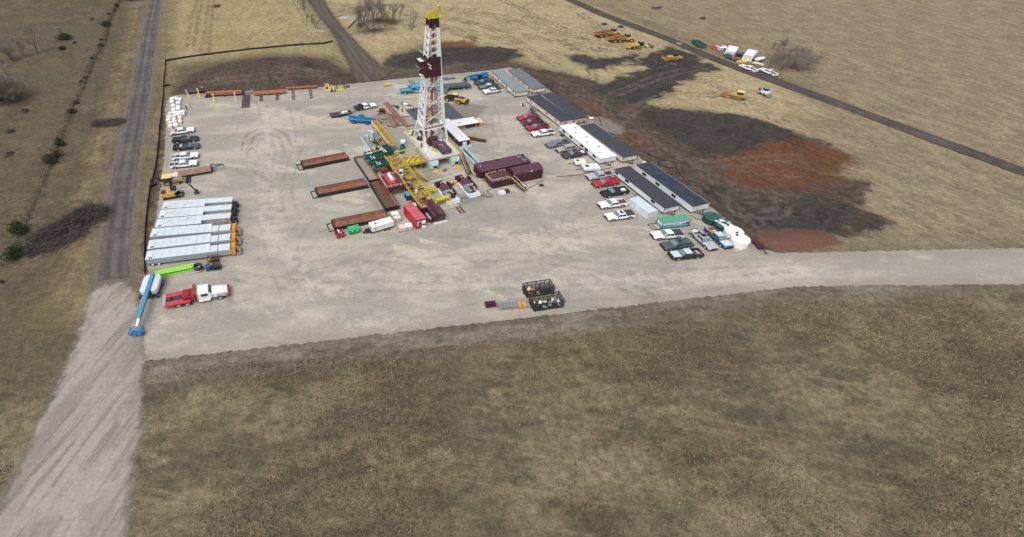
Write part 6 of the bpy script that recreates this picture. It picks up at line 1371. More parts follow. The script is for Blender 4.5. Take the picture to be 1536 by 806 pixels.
def pavilion():
 t = rig_thing('generator_shed', 'open-sided machinery shed with white roof and orange grille end, behind the maroon rig house', 'shed', 13.05, 12.9); W, L = 6.2, 3.15
 mb = MB(); mb.box(-.3, -.3, 0, W + 1.9, L + .1, .18); mb.build('skid', rigblue, t)
 mb = MB(); mb.loft([[(-.05, -.05, 1.5), (W + .05, -.05, 1.5), (W + .05, L + .05, 1.5), (-.05, L + .05, 1.5)], [(-.05, -.05, 1.56), (W + .05, -.05, 1.56), (W + .05, L + .05, 1.56), (-.05, L + .05, 1.56)], [(0, L*.5 - .1, 1.63), (W, L*.5 - .1, 1.63), (W, L*.5 + .1, 1.63), (0, L*.5 + .1, 1.63)]]); r_ = mb.build('roof', roofwhite, t)
 mb = MB(); mb.box(1.3, 1.1, 1.632, 1.85, 1.55, 1.645); mb.build('roof_patch', bluep, r_)
 for x in (.1, W*.55, W - .1):
  for y in (.08, L - .08):
   mb = MB(); mb.box(x - .06, y - .06, .18, x + .06, y + .06, 1.495); mb.build('post', dark, t)
 mb = MB(); mb.box(.8, .7, .185, 3.0, 2.4, .8); mb.drum((2.0, 1.5, .9), (1, 0, 0), .4, 2.0, 10); mb.build('engine', yellow, t)
 mb = MB(); mb.box(3.3, .6, .185, 5.6, 2.5, .95); mb.build('generator', rustdark, t)
 mb = MB(); mb.box(W + .35, .05, .185, W + 1.6, L - .2, 1.25); mb.build('radiator_guard', orange, t)
 mb = MB(); mb.box(W + .45, .2, 1.252, W + 1.5, L - .35, 1.29); mb.build('radiator_top', cardb, t)
 mb = MB(); mb.box(W + .08, 1.9, .185, W + .33, 2.5, 1.6); mb.build('exhaust', maroon, t)
pavilion()
def trough():
 t = rig_thing('service_skid', 'pale blue equipment skid with long dark slot, right of the drill floor stairway', 'skid', 9.9, -2.3); W, L = 1.75, 7.4
 mb = MB(); mb.box(0, 0, 0, .5, L, .42); mb.box(1.05, 0, 0, W, L, .42); mb.box(.505, 0, 0, 1.045, L, .15); mb.build('skid_base', rigblue, t)
 mb = MB(); mb.box(.52, .8, .155, 1.03, L - .8, .3); mb.build('slot', black, t)
 mb = MB()
 for k_ in range(6): mb.cbox(.78, .6 + k_*.35, .3, .5, .25, rng.uniform(.1, .3), rng.uniform(0, 1))
 mb.build('fittings', greysteel, t)
 mb = MB(); mb.tube((W - .4, 5.2, .42), (W - .4, 5.2, 1.2), .05, 5); mb.build('post', dark, t)
trough()
def black_pipe():
 t = rig_thing('walkway_conveyor', 'dark conveyor trough with yellow guard rail sticking out beyond the white-roofed house', 'conveyor', 13.3, 9.0, 0, R_(-42)); L = 5.2
 mb = MB(); mb.box(0, 0, .25, L, .7, .6); mb.build('trough', dark, t)
 mb = MB(); mb.rail([(0, .7, .6), (L, .7, .6)], .5, .05, 1.0); mb.build('guard_rail', yellow, t)
 mb = MB(); mb.box(L - .3, .1, 0, L - .1, .6, .245); mb.box(.2, .1, 0, .4, .6, .245); mb.build('foot', yellow, t)
 mb = MB(); mb.cbox(2.2, .2, .605, .9, .5, .3, .4); mb.build('red_winch', redp, t)
black_pipe()

# ---- maroon engine house and fuel tank
def maroon_house():
 t = rig_thing('generator_house', 'long maroon generator house with shallow roof and two round roof fans', 'generator house', 8.45, -8.2); W, L = 11.9, 3.4
 mb = MB(); mb.box(-.2, -.1, 0, W + .1, L + .1, .2); mb.build('skid', rigblue, t)
 mb = MB(); mb.box(0, 0, .2, W, L, 1.9); mb.build('wall', maroon, t)
 mb = MB(); mb.loft([[(-.08, -.1, 1.905), (W + .08, -.1, 1.905), (W + .08, L + .1, 1.905), (-.08, L + .1, 1.905)], [(-.08, -.1, 1.96), (W + .08, -.1, 1.96), (W + .08, L + .1, 1.96), (-.08, L + .1, 1.96)], [(0, L*.5 - .1, 2.12), (W, L*.5 - .1, 2.12), (W, L*.5 + .1, 2.12), (0, L*.5 + .1, 2.12)]]); mb.build('roof', maroonroof, t)
 for x, y in ((W - 1.4, 2.6), (W - 1.0, 1.0)):
  mb = MB(); mb.lathe(x, y, [(.5, 2.0), (.5, 2.3), (.42, 2.34)], 16); f_ = mb.build('roof_fan', greysteel, t); mb = MB(); mb.lathe(x, y, [(.36, 2.345), (.1, 2.36)], 14); mb.build('fan_blades', dark, f_)
 mb = MB(); mb.lathe(2.6, 3.0, [(.25, 2.0), (.25, 2.2)], 10); mb.lathe(5.4, 3.0, [(.2, 2.0), (.2, 2.2)], 10); mb.lathe(W - .2, 2.9, [(.2, 2.0), (.2, 2.2)], 10); mb.build('roof_cap', maroon, t)
 mb = MB(); mb.lathe(.7, 1.9, [(.16, 2.06), (.12, 2.16)], 10); mb.build('white_vent', white, t)
 mb = MB(); mb.box(.9, -.5, .2, 2.0, -.003, 1.4); mb.build('panel_box', maroon, t)
 mb = MB(); mb.box(-.4, .5, .2, -.003, 1.5, 1.2); mb.build('panel_box', maroon, t)
 mb = MB(); mb.cbox(.8, -1.0, 0, .5, .5, 1.2); mb.cbox(1.6, -.9, 0, .3, .3, .9); mb.build('cable_bundle', dark, t)
maroon_house()
def fuel_tank():
 t = rig_thing('fuel_tank', 'maroon fuel tank with barrel-shaped top and railed platform, front of the generator house', 'fuel tank', 8.7, -12.1); W, L = 12.2, 3.0
 pw = 5.2
 mb = MB(); mb.prism([(-.0, .55), (.5, 0), (pw, 0), (pw, 1.5), (0, 1.5)], 0, L); mb.build('platform_base', maroon, t)
 mb = MB(); mb.box(.05, .05, 1.503, pw - .05, L - .05, 1.55); mb.build('platform_deck', maroonroof, t)
 mb = MB(); mb.rail([(.1, L - .1, 1.55), (.1, .1, 1.55), (4.1, .1, 1.55)], .62, .045, 1.2); mb.rail([(.6, L - .1, 1.55), (2.6, L - .1, 1.55)], .62, .045, 1.2); mb.rail([(3.2, L - .1, 1.55), (4.8, L - .1, 1.55)], .62, .045, 1.2); mb.build('handrail', paleyel, t)
 mb = MB(); mb.box(2.6, .7, 1.553, 4.0, 2.3, 1.75); mb.lathe(3.3, 1.5, [(.25, 1.75), (.2, 1.95)], 10); mb.build('hatch', maroonroof, t)
 pr = [(0, .0)] ; n = 14
 prof = [(0.0, 0.0), (L, 0.0), (L, 1.75)] + [(L/2 + L/2*math.cos(math.pi*k_/n), 1.75 + .95*math.sin(math.pi*k_/n)) for k_ in range(1, n)] + [(0, 1.75)]
 mb = MB(); mb.prismx(prof, pw + .003, W); mb.build('barrel_tank', maroon, t)
 mb = MB(); mb.prismx([(L/2 + (L/2 + .03)*math.cos(math.pi*k_/n), 1.75 + .98*math.sin(math.pi*k_/n)) for k_ in range(2, n - 1)] + [(L*.1, 1.9), (L*.9, 1.9)], pw + .15, W - .1); mb.build('barrel_skin', maroonroof, t)
 mb = MB()
 for x in (6.3, 7.8, 9.3): mb.drum((x, -.02, 1.55), (0, 1, 0), .14, .06, 10)
 mb.build('port', dark, t)
 mb = MB(); mb.cbox(9.4, .15, 2.15, .5, .12, .12); mb.box(W + .003, 1.0, .5, W + .08, 1.2, 1.2); mb.box(W + .003, .4, 1.3, W + .08, .6, 1.5); mb.build('white_fitting', white, t)
fuel_tank()
stair(RG(15.0, -15.4), RG(13.4, -12.2, 1.5), .95, 'brown stairway with yellow handrails up to the maroon fuel tank platform', stepm=rustdark)

# ---- mud pumps
def mud_pump(x, y, label):
 t = rig_thing('mud_pump', label, 'mud pump', x, y, 0, 0, 'maroon triplex mud pumps'); W, L = 2.9, 7.0
 mb = MB(); mb.box(0, 0, 0, W, .9, .2); mb.box(.1, .9, .02, .5, L, .25); mb.box(W - .5, .9, .02, W - .1, L, .25); mb.box(.5, 3, .02, W - .5, L - .5, .2); mb.box(.1, -.55, .0, W - .3, -.1, .15); mb.build('skid', silver, t)
 mb = MB(); mb.box(.3, 1.0, .26, 1.0, 2.9, 1.05); mb.build('motor', greysteel, t)
 mb = MB()
 for k_ in range(14): mb.cbox(rng.uniform(.9, 2.5), rng.uniform(1.0, 2.7), .26, rng.uniform(.2, .6), rng.uniform(.2, .5), rng.uniform(.3, .75), rng.uniform(0, 1))
 mb.build('fluid_end', dark, t)
 mb = MB()
 for k_ in range(6): mb.cbox(rng.uniform(.8, 2.4), rng.uniform(.7, 2.3), .8, rng.uniform(.2, .5), rng.uniform(.1, .25), .18, rng.uniform(-.3, .3))
 mb.build('brass_fittings', cardb, t)
 mb = MB()
 for k_ in range(5): mb.drum((.9 + .35*k_, 2.75, .95), (0, 1, .2), .085, .45, 8)
 mb.build('liner', silver, t)
 mb = MB(); mb.hexa([(.55, 3.0, .26), (2.3, 3.0, .26), (2.3, 5.2, .26), (.55, 5.2, .26), (.65, 3.1, 1.0), (2.2, 3.1, 1.0), (2.1, 4.9, 1.35), (.75, 4.9, 1.35)]); mb.build('power_end', maroonroof, t)
 mb = MB(); mb.box(2.35, 1.5, .26, 2.75, 5.6, 1.15); mb.drum((2.55, 4.6, 1.0), (1, 0, 0), .6, .4, 14); mb.build('belt_guard', maroon, t)
 mb = MB(); mb.box(.2, 5.3, .26, 1.9, 6.6, 1.0); mb.drum((1.0, 5.9, 1.05), (1, 0, 0), .4, 1.4, 12); mb.build('drive_motor', maroon, t)
 mb = MB(); mb.bar((.8, 5.0, 1.5), (1.7, 5.3, 1.75), .14, .14); mb.bar((1.75, 5.3, 1.75), (1.9, 4.7, 1.4), .12, .12); mb.build('hoist_arm', paleyel, t)
mud_pump(-1.9, -13.5, 'maroon mud pump nearer the yellow mud tank deck')
mud_pump(3.0, -13.0, 'maroon mud pump nearer the maroon fuel tank')
def laydown(label, x, y, rz, items, mt=None):
 mt = mt or mat('dirty_white_plate', (.42, .42, .40), .7, var=.25, scale=2, dirt=(.22, .19, .15), dirt_amt=.45)
 t = rig_thing('deck_plates', label, 'deck plates', x, y, 0, rz); mb = MB()
 for it in items: mb.cbox(*it)
 mb.build('plates', mt, t); return t
t_ = laydown('worn white deck plates and pipes lying between the rig base and the mud pumps', 1.5, -5.2, 0, [(0, 0, .02, 6.5, .5, .25, .08), (.5, -.9, .02, 6.0, .45, .2, .06), (3.6, .6, .03, 2.8, 1.0, .15, .02), (-2.2, -.5, .02, 2.0, .7, .2, .2), (-.5, -1.7, .02, 3.2, .7, .16, .05), (4.5, -1.2, .02, 1.8, .5, .14, -.2)])
mb = MB(); mb.tube((-2.5, -1.2, .35), (4.5, -.2, .35), .1, 6); mb.tube((-1.5, -2.1, .3), (3.5, -1.5, .3), .08, 6); mb.tube((0, -2.5, .5), (2.0, -2.3, .5), .12, 6); mb.build('pipe', paleyel, t_)
mb = MB()
for k_ in range(9): mb.cbox(rng.uniform(-3, .8), rng.uniform(-3.2, -2.2), .02, rng.uniform(.3, .9), rng.uniform(.2, .5), rng.uniform(.2, .6), rng.uniform(0, 1))
mb.build('valve_manifold', dark, t_)
t_ = laydown('pale plates with a yellow stand between the two mud pumps', 1.5, -8.6, 0, [(.3, .8, .02, .9, 2.6, .15, 0), (.5, -1.6, .02, .7, 2.2, .15, 0.05), (.9, 2.6, .02, 1.6, .6, .15, .1)])
mb = MB(); mb.cbox(.9, .9, .175, .5, .5, .6, .3, .4, .4); mb.cbox(1.3, -.2, .02, .3, .3, .4); mb.build('stand', yellow, t_)
t_ = laydown('tan base plate with pale edges at the near end of the mud pumps', -2.8, -14.4, 0, [(.2, -.2, .02, 4.6, 1.6, .12, .03), (1.8, .9, .02, 2.6, .6, .16, .05)], mat('tan_plate', (.40, .36, .27), .7, var=.2, dirt=(.22, .18, .13), dirt_amt=.4))
mb = MB(); mb.box(1.8, -3.2, .05, 2.05, -.9, .25); mb.box(2.5, -3.2, .05, 2.75, -.9, .25); mb.build('skid_runner', rustdark, t_)
t_ = rig_thing('yellow_pipe_loader', 'thick yellow pipe with bent end beside the ribbed maroon shed', 'pipe', -4.3, -13.1, 0, .12)
mb = MB(); mb.path([(0, 0, 1.0), (3.0, 0, 1.0)], .42, 12); mb.tube((3.0, 0, 1.0), (3.4, -.2, .35), .3, 10); mb.build('pipe', lemon, t_)
mb = MB(); mb.box(.4, -.3, 0, .7, .3, .62); mb.box(2.3, -.3, 0, 2.6, .3, .62); mb.build('support', yellow, t_)
laydown('rusty tan planks beside the foot of the maroon drill floor stairway', 8.3, -7.0, R_(-62), [(0, 0, .02, 3.2, .5, .1, 0), (2.7, -.3, .02, 2.2, .35, .1, .1), (-.8, .4, .02, 1.4, .7, .08, .2)], wood)

# ---- mud tank system with its yellow walkways
def mud_tanks():
 t = rig_thing('mud_tank_system', 'long maroon mud tanks topped with muddy yellow grating walkways', 'mud tank', -8.2, -15.0); W, L = 3.3, 20.6; H = 1.5
 mb = MB(); mb.box(.02, 0, .05, W - .02, L, H - .06); mb.build('tank', maroon, t)
 mb = MB()
 for k_ in range(14): y = .4 + k_*1.5; mb.box(-.05, y - .06, .05, .017, y + .06, H - .1); mb.box(W - .017, y - .06, .05, W + .05, y + .06, H - .1)
 mb.build('stiffener', maroon, t)
 mb = MB(); mb.box(0, 0, H - .057, W, L, H); mb.build('grating', grate, t)
 mb = MB(); mb.rail([(.05, 0, H), (.05, L - .4, H)], .68, .05, 1.5); mb.bar((.03, 0, H + .05), (.03, L, H + .05), .1, .14); mb.build('handrail', yellow, t)
 mb = MB(); mb.rail([(W - .05, 0, H), (W - .05, 8.5, H)], .68, .05, 1.5); mb.rail([(W - .05, 10, H), (W - .05, L - 1, H)], .68, .05, 1.5); mb.bar((W - .03, 0, H + .05), (W - .03, L, H + .05), .1, .14); mb.build('handrail', lemon, t)
 for x, y, m_ in ((1.0, 4.6, orange), (1.2, 2.9, redp), (1.6, 1.0, redp), (.9, 5.8, redp)):
  mb = MB(); mb.lathe(x, y, [(.22, H), (.24, H + .25), (.12, H + .36)], 8); mb.build('agitator_motor', m_, t)
 mb = MB(); mb.lathe(1.1, 4.95, [(.28, H), (.28, H + .75), (.2, H + .8)], 12); mb.build('mud_bucket', offwhite, t)
 for x, y, sx, sy, sz in ((1.6, 2.4, .7, .5, .4), (.5, 10.3, .8, .5, .45), (.55, 8.0, .7, .6, .5), (1.0, 12.8, .5, .7, .3), (.7, 6.6, .9, .6, .45)):
  mb = MB(); mb.cbox(x, y, H + .002, sx, sy, sz, .4); mb.build('agitator_gearbox', dark, t)
 mb = MB(); mb.cbox(1.3, 13.5, H + .002, .9, .5, .4, -.5); mb.cbox(1.0, 12.0, H + .002, .6, .5, .3, .2); mb.build('pale_equipment', siding, t)
 for k_ in range(4): y = 1.8 + k_*4.1 + rng.uniform(-.4, .4); mb = MB(); mb.bar((.25, y, H + .12), (W - .25, y + rng.uniform(-.2, .2), H + .12), .14, .2); mb.build('cross_pipe', dark, t)
 mb = MB()
 for k_ in range(26): mb.cbox(rng.uniform(.4, W - .4), rng.uniform(.5, L - 2), H + .004, rng.uniform(.2, .6), rng.uniform(.2, .5), rng.uniform(.08, .35), rng.uniform(0, 1.5))
 mb.build('deck_fittings', mat('muddy_fittings', (.17, .13, .075), .8, var=.4, scale=3), t)
 mb = MB()
 for k_ in range(5): y = 2 + k_*3.4; mb.path([(W + .1, y, H - .2), (W + .55, y + .1, H - .5), (W + .6, y + .2, .1)], .09, 6)
 mb.build('drain_pipe', maroonroof, t)
 mb = MB(); mb.path([(-.12, .5, H - .3), (-.12, L - 1, H - .3)], .06, 5); mb.path([(-.14, .5, H - .55), (-.14, L - 2, H - .6)], .04, 5); mb.build('side_pipe', dark, t)
 # platform reaching to the drill floor
 mb = MB(); mb.box(W + .06, 15.2, H - .2, W + 4.5, 18.8, H - .12); mb.build('bridge_platform', grate, t)
 mb = MB(); mb.rail([(W + .2, 15.2, H - .12), (W + 4.4, 15.2, H - .12)], .6, .05, 1.0); mb.build('bridge_rail', lemon, t)
 mb = MB()
 for k_ in range(12): mb.cbox(rng.uniform(W + .4, W + 3.6), rng.uniform(16, 18.4), H - .118, rng.uniform(.3, .8), rng.uniform(.3, .8), rng.uniform(.15, .5), rng.uniform(0, 1))
 mb.build('yellow_equipment', lemon, t)
 mb = MB(); mb.box(W + .3, 15.4, .0, W + .5, 15.6, H - .21); mb.box(W + 4.0, 15.4, 0, W + 4.2, 15.6, H - .21); mb.box(W + 2, 18.4, 0, W + 2.2, 18.6, H - .21); mb.build('support_post', maroon, t)
 mb = MB(); mb.path([(2.4, L - .2, H + .75), (W + 4.8, L - .1, H + .75), (W + 5.0, L - .1, H + .3)], .15, 8); mb.build('return_pipe', lemon, t)
mud_tanks()
def high_walkway():
 t = rig_thing('raised_walkway', 'raised yellow walkway trough running back from the mud tanks beside the grey gas buster', 'walkway', -5.35, 9.3); W, L = 1.35, 12.6; H = 1.6
 mb = MB(); mb.box(0, 0, H - .08, W, L, H); mb.build('grating', grate, t)
 for x in (0, W):
  mb = MB(); mb.bar((x, 0, H + .3), (x, L, H + .3), .1, .7); mb.build('side_panel', yellow if x else paleyel, t)
 mb = MB()
 for y in (.3, 4.2, 8.2, 12.2):
  for x in (.1, W - .1): mb.box(x - .06, y - .06, 0, x + .06, y + .06, H - .085)
 mb.build('leg', steel, t)
high_walkway()
def gas_buster():
 t = rig_thing('gas_buster', 'pale grey upright gas separator cylinder in a pipe frame beside the raised walkway', 'separator', -7.4, 15.4)
 mb = MB(); mb.lathe(0, 0, [(.35, .3), (.62, .5), (.62, 2.7), (.4, 2.95), (.1, 3.0)], 18); mb.build('vessel', rigblue, t)
 mb = MB(); mb.path([(-1.0, .2, .3), (-1.0, .2, 2.9), (-.1, .1, 3.1)], .12, 7); mb.path([(.1, 0, 3.0), (.1, 0, 3.3), (.9, .2, 3.0), (1.0, .2, 1.6)], .12, 7); mb.path([(.6, -.2, .8), (1.8, .1, .9), (2.4, .3, 1.2)], .1, 7); mb.build('pipework', silver, t)
 mb = MB()
 for k_ in range(4): a = k_*1.57 + .7; mb.tube((.5*math.cos(a), .5*math.sin(a), .26), (.5*math.cos(a), .5*math.sin(a), .5), .06, 5)
 mb.build('leg', dark, t)
 s = rig_thing('separator_skid', 'grey skid floor under the gas separator with pumps on it', 'skid', -9.2, 8.7); W, L = 3.6, 10.2
 mb = MB(); mb.box(0, 0, 0, W, L, .25); mb.build('skid_floor', greysteel, s)
 mb = MB(); mb.box(-.05, 0, 0, -.003, L, .3); mb.build('skid_edge', silver, s)
 mb = MB(); mb.box(.3, 0, .252, 2.2, 2.2, 1.3); mb.build('mix_tank', rigblue, s)
 mb = MB(); mb.box(.25, -.05, 1.302, 2.25, 2.25, 1.36); mb.build('yellow_tank_top', lemon, s)
 mb = MB()
 for k_ in range(10): mb.cbox(rng.uniform(1.6, 3.2), rng.uniform(2.8, 6.0), .252, rng.uniform(.3, .9), rng.uniform(.3, .9), rng.uniform(.3, .8), rng.uniform(0, 1))
 mb.build('pump_gear', dark, s)
 mb = MB(); mb.bar((2.6, 2.5, .9), (2.3, 6.5, 1.1), .1, .1); mb.bar((3.0, 2.5, .9), (2.7, 6.5, 1.1), .1, .1); mb.build('yellow_pipe', yellow, s)
 mb = MB(); mb.cbox(.8, 8.6, .252, 1.0, .8, .7); mb.cbox(2.2, 9.2, .252, .8, .7, .5); mb.build('control_box', rigblue, s)
gas_buster()
gp = rig_thing('green_pump', 'small dark green pump skid on the gravel between the raised walkway and the rig base', 'pump', -2.3, 9.4, 0, R_(-25))
mb = MB(); mb.cbox(0, 0, .02, 1.2, 3.6, .15); mb.build('skid', greenmach, gp)
mb = MB(); mb.cbox(0, .9, .175, .9, 1.3, .6); mb.drum((0, -.6, .55), (0, 1, 0), .35, 1.2, 10); mb.cbox(0, -1.4, .175, .6, .4, .5); mb.build('pump', greenmach, gp)
mb = MB(); mb.cbox(.1, .9, .78, .4, .5, .2); mb.build('valve', dark, gp)
dt_ = rig_thing('white_drum', 'pale drum standing at the back left corner of the rig base', 'drum', -1.1, 11.9)
mb = MB(); mb.lathe(0, 0, [(.6, 0), (.62, .9), (.5, 1.05)], 16); mb.build('shell', siding, dt_); mb = MB(); mb.lathe(0, 0, [(.3, 1.052), (.25, 1.12)], 10); mb.build('lid', white, dt_)

def shaker(x, y, label, rot=0.0):
 t = rig_thing('shale_shaker', label, 'shale shaker', x, y, 0, rot, 'green shale shakers over the mud pits'); z = 1.3
 mb = MB(); mb.box(-1.5, -.75, z, 1.5, -.62, z + .75); mb.box(-1.5, .62, z, 1.5, .75, z + .75); mb.box(1.2, -.615, z, 1.5, .615, z + .95); mb.box(-1.5, -.615, z, 1.195, .615, z + .12); mb.build('basket', greenmach, t)
 mb = MB(); mb.hexa([(-1.4, -.6, z + .15), (1.15, -.6, z + .3), (1.15, .6, z + .3), (-1.4, .6, z + .15), (-1.4, -.6, z + .2), (1.15, -.6, z + .35), (1.15, .6, z + .35), (-1.4, .6, z + .2)]); mb.build('screen', dark, t)
 mb = MB(); mb.drum((-.2, -.25, z + .55), (0, 1, 0), .14, .4, 10); mb.drum((-.2, .3, z + .55), (0, 1, 0), .14, .4, 10); mb.bar((-.9, -.7, z + .85), (-.9, .7, z + .85), .1, .1); mb.build('vibrator_motor', siding, t)
 mb = MB(); mb.bar((.6, -.7, z + .8), (.6, .7, z + .8), .2, .12); mb.build('cross_tube', dark, t)
 for sx in (-1.3, 1.3):
  for sy in (-.65, .65):
   mb = MB(); mb.box(sx - .08, sy - .08, .0, sx + .08, sy + .08, z - .003); mb.build('post', greenmach, t)
 mb = MB(); mb.hexa([(-2.0, -.6, z - .25), (-1.5, -.6, z + .1), (-1.5, .6, z + .1), (-2.0, .6, z - .25), (-2.0, -.6, z - .2), (-1.5, -.6, z + .16), (-1.5, .6, z + .16), (-2.0, .6, z - .2)]); mb.build('discharge_chute', greenmach, t)
shaker(-10.3, 7.5, 'dark green shale shaker under the white beam, over the long pit')
shaker(-10.2, 5.3, 'dark green shale shaker in the middle of the outer row over the long pit')
shaker(-9.9, 2.6, 'dark green shale shaker nearest the red centrifuge platform')
shaker(-7.2, 8.9, 'dark green shale shaker nearest the yellow tank top', .1)
shaker(-6.9, 7.2, 'dark green shale shaker nearest the bend of the muddy yellow walkway', .1)
bar_ = rig_thing('white_beam', 'long white beam laid across the green shale shakers', 'beam', -11.6, 7.2, 2.0, .15)
mb = MB(); mb.bar((0, 0, .06), (4.4, 0, .1), .18, .12); mb.box(-.1, -.12, .0, .05, .12, .15); mb.build('beam', white, bar_)
rd = rig_thing('pump_unit', 'small dark red pump between the shale shakers and the centrifuge platform', 'pump', -9.9, .7)
mb = MB(); mb.cbox(0, 0, .9, 1.3, .9, .5); mb.drum((0, 0, 1.45), (1, 0, 0), .35, 1.1, 10); mb.build('motor', mat('dark_red_paint', (.25, .02, .02), .5), rd)
mb = MB(); mb.cbox(0, 0, 0, 1.0, .8, .895); mb.build('stand', dark, rd)
def centrifuge():
 t = rig_thing('centrifuge_platform', 'railed platform carrying a red centrifuge with a white barrel above the brown pit', 'centrifuge', -12.3, -7.3); W, L, H = 4.0, 4.6, 2.1
 mb = MB(); mb.box(0, 0, H - .1, W, L, H); mb.build('deck', maroonroof, t)
 mb = MB(); mb.rail([(.05, .05, H), (W - .05, .05, H), (W - .05, L - .05, H), (.05, L - .05, H), (.05, .05, H)], .55, .05, 1.0); mb.build('handrail', mat('tan_rail', (.55, .42, .25), .6), t)
 for x in (.15, W - .15):
  for y in (.15, L - .15):
   mb = MB(); mb.box(x - .1, y - .1, 0, x + .1, y + .1, H - .105); mb.build('leg', mat('leg_red', (.35, .05, .06), .5), t)
 mb = MB(); mb.bar((.2, .2, .3), (W - .2, .2, 1.8), .1, .1); mb.bar((W - .2, .2, .3), (.2, .2, 1.8), .1, .1); mb.build('brace', MATS['leg_red'], t)
 mb = MB(); mb.box(1.0, .5, H + .002, 1.7, L - .4, H + .35); mb.box(2.3, .8, H + .002, 2.9, L - .5, H + .4); mb.cbox(1.9, 1.0, H + .002, 1.5, .9, .6); mb.build('machine', pinkredm, t)
 mb = MB(); mb.tube((1.95, 1.7, H + .6), (1.95, L - .5, H + .6), .38, 14, r2=.3); mb.build('barrel', siding, t)
 mb = MB(); mb.cbox(2.4, .9, H + .605, .4, .5, .25); mb.build('motor', dark, t)
centrifuge()
bs = rig_thing('chemical_skid', 'blue-lidded tank beside a maroon-framed white tote near the red container', 'chemical tank', -9.0, -11.6)
mb = MB(); mb.box(0, 1.7, .05, 1.6, 3.2, 1.2); mb.build('tank', dark, bs); mb = MB(); mb.box(-.05, 1.65, 1.203, 1.65, 3.25, 1.28); mb.build('blue_lid', mat('bright_blue_lid', (.03, .30, .52), .5), bs)
ts = rig_thing('tote_frame', 'maroon open frame holding a white chemical tote, beside the blue-lidded tank', 'tote', -9.2, -13.7)
mb = MB(); mb.path([(0, 0, .9), (1.6, 0, .9), (1.6, 2.1, .9), (0, 2.1, .9), (0, 0, .9)], .07, 5); mb.box(0, 0, 0, 1.6, 2.1, .1)
for x in (0, 1.6):
 for y in (0, 2.1): mb.tube((x, y, .1), (x, y, .9), .07, 5)
mb.build('frame', mat('pinkish_maroon', (.22, .05, .075), .5), ts)
mb = MB(); mb.box(.3, .4, .105, 1.2, 1.4, 1.05); mb.build('tote', white, ts)

# ---- maroon ribbed shed and red container at the near end of the tanks
def ribbed_shed():
 t = rig_thing('tank_shed', 'ribbed maroon shed with double-pitched roof at the near end of the mud tanks', 'shed', -6.95, -18.4); W, L, H = 2.3, 5.0, 1.75
 mb = MB(); mb.box(-.15, -.6, 0, W + .25, L, .15); mb.build('skid', silver, t)
 mb = MB(); mb.prism([(0, .15), (W, .15), (W, H - .35), (W*.55, H), (W*.1, H - .1), (0, H - .35)], 0, L); mb.build('wall', maroon, t)
 mb = MB(); mb.loft([[(-.06, y, H - .36), (W*.08, y, H - .05), (W*.55, y, H + .06), (W + .08, y, H - .32), (W + .08, y, H - .38), (W*.55, y, H), (W*.1, y, H - .11), (-.06, y, H - .42)] for y in (-.1, L + .05)]); mb.build('roof', maroonroof, t)
 mb = MB(); n = 9
 for k_ in range(n): x = W*.12 + W*.42*k_/n; mb.bar((x, -.1, H + .0 + .05*k_/n), (x, L, H + .0 + .05*k_/n), .03, .05)
 mb.build('roof_rib', maroon, t)
 mb = MB(); mb.box(W*.35, -.06, .2, W*.95, -.003, 1.2); mb.build('end_door', rustdark, t)
ribbed_shed()
ct, W, L = container(('f',1190,390), ('f',1305,375), ('f',1035,222), 2.1, 'red container house with sun-faded pink roof and end windows at the mud tanks', pinkroof, mat('container_red', (.34, .03, .04), .5, dirt=(.3, .1, .1), dirt_amt=.15), name='red_container_house', ribs=False)
mb = MB(); mb.box(W*.08, -.06, .75, W*.42, .027, 1.6); wq = mb.build('window', siding, ct); mb = MB(); mb.box(W*.2, -.075, .82, W*.4, -.061, 1.5); mb.build('pane', glass, wq)
mb = MB(); mb.box(W*.55, -.4, 1.15, W*.92, .02, 1.6); mb.box(W*.6, -.5, .1, W*.98, .02, .5); mb.build('air_conditioner', siding, ct)
mb = MB(); mb.box(W*.5 - .02, L*.05, 2.131, W*.5 + .02, L*.95, 2.16); mb.box(.05, L*.45, 2.131, W - .05, L*.45 + .04, 2.16); mb.build('roof_seam', mat('container_seam', (.25, .05, .06), .6), ct)
laydown('low maroon ramp plate at the near corner of the ribbed maroon shed', -8.6, -16.6, 0, [(.6, .5, .02, 1.1, 3.4, .25, 0), (1.4, -1.2, .02, .8, 1.0, .2, 0)], maroon)
# black stairs off the deck
stair(RG(-3.3, -.9), RG(-4.6, 2.3, 1.45), .9, 'black stairway with yellow rail down from the middle of the muddy yellow walkway', railm=yellow)
stair(RG(-2.3, -5.0), RG(-4.4, -2.6, 1.45), .9, 'black stairway with yellow rail down towards the worn white deck plates', railm=yellow)
yp = rig_thing('suction_pipes', 'parallel yellow suction pipes leading from the mud tank deck to the near mud pump', 'pipes', -4.9, -8.2)
for k_ in range(4):
 mb = MB(); mb.path([(0, -.6*k_ + .4, 1.2), (1.2, -.62*k_ + .6, .9), (2.8, -.6*k_ + .7, .75)], .1 if k_ < 2 else .17, 7); mb.build('pipe', lemon if k_ > 1 else paleyel, yp)
mb = MB(); mb.box(1.0, -1.8, 0, 1.2, 1.3, .35); mb.build('pipe_stand', dark, yp)

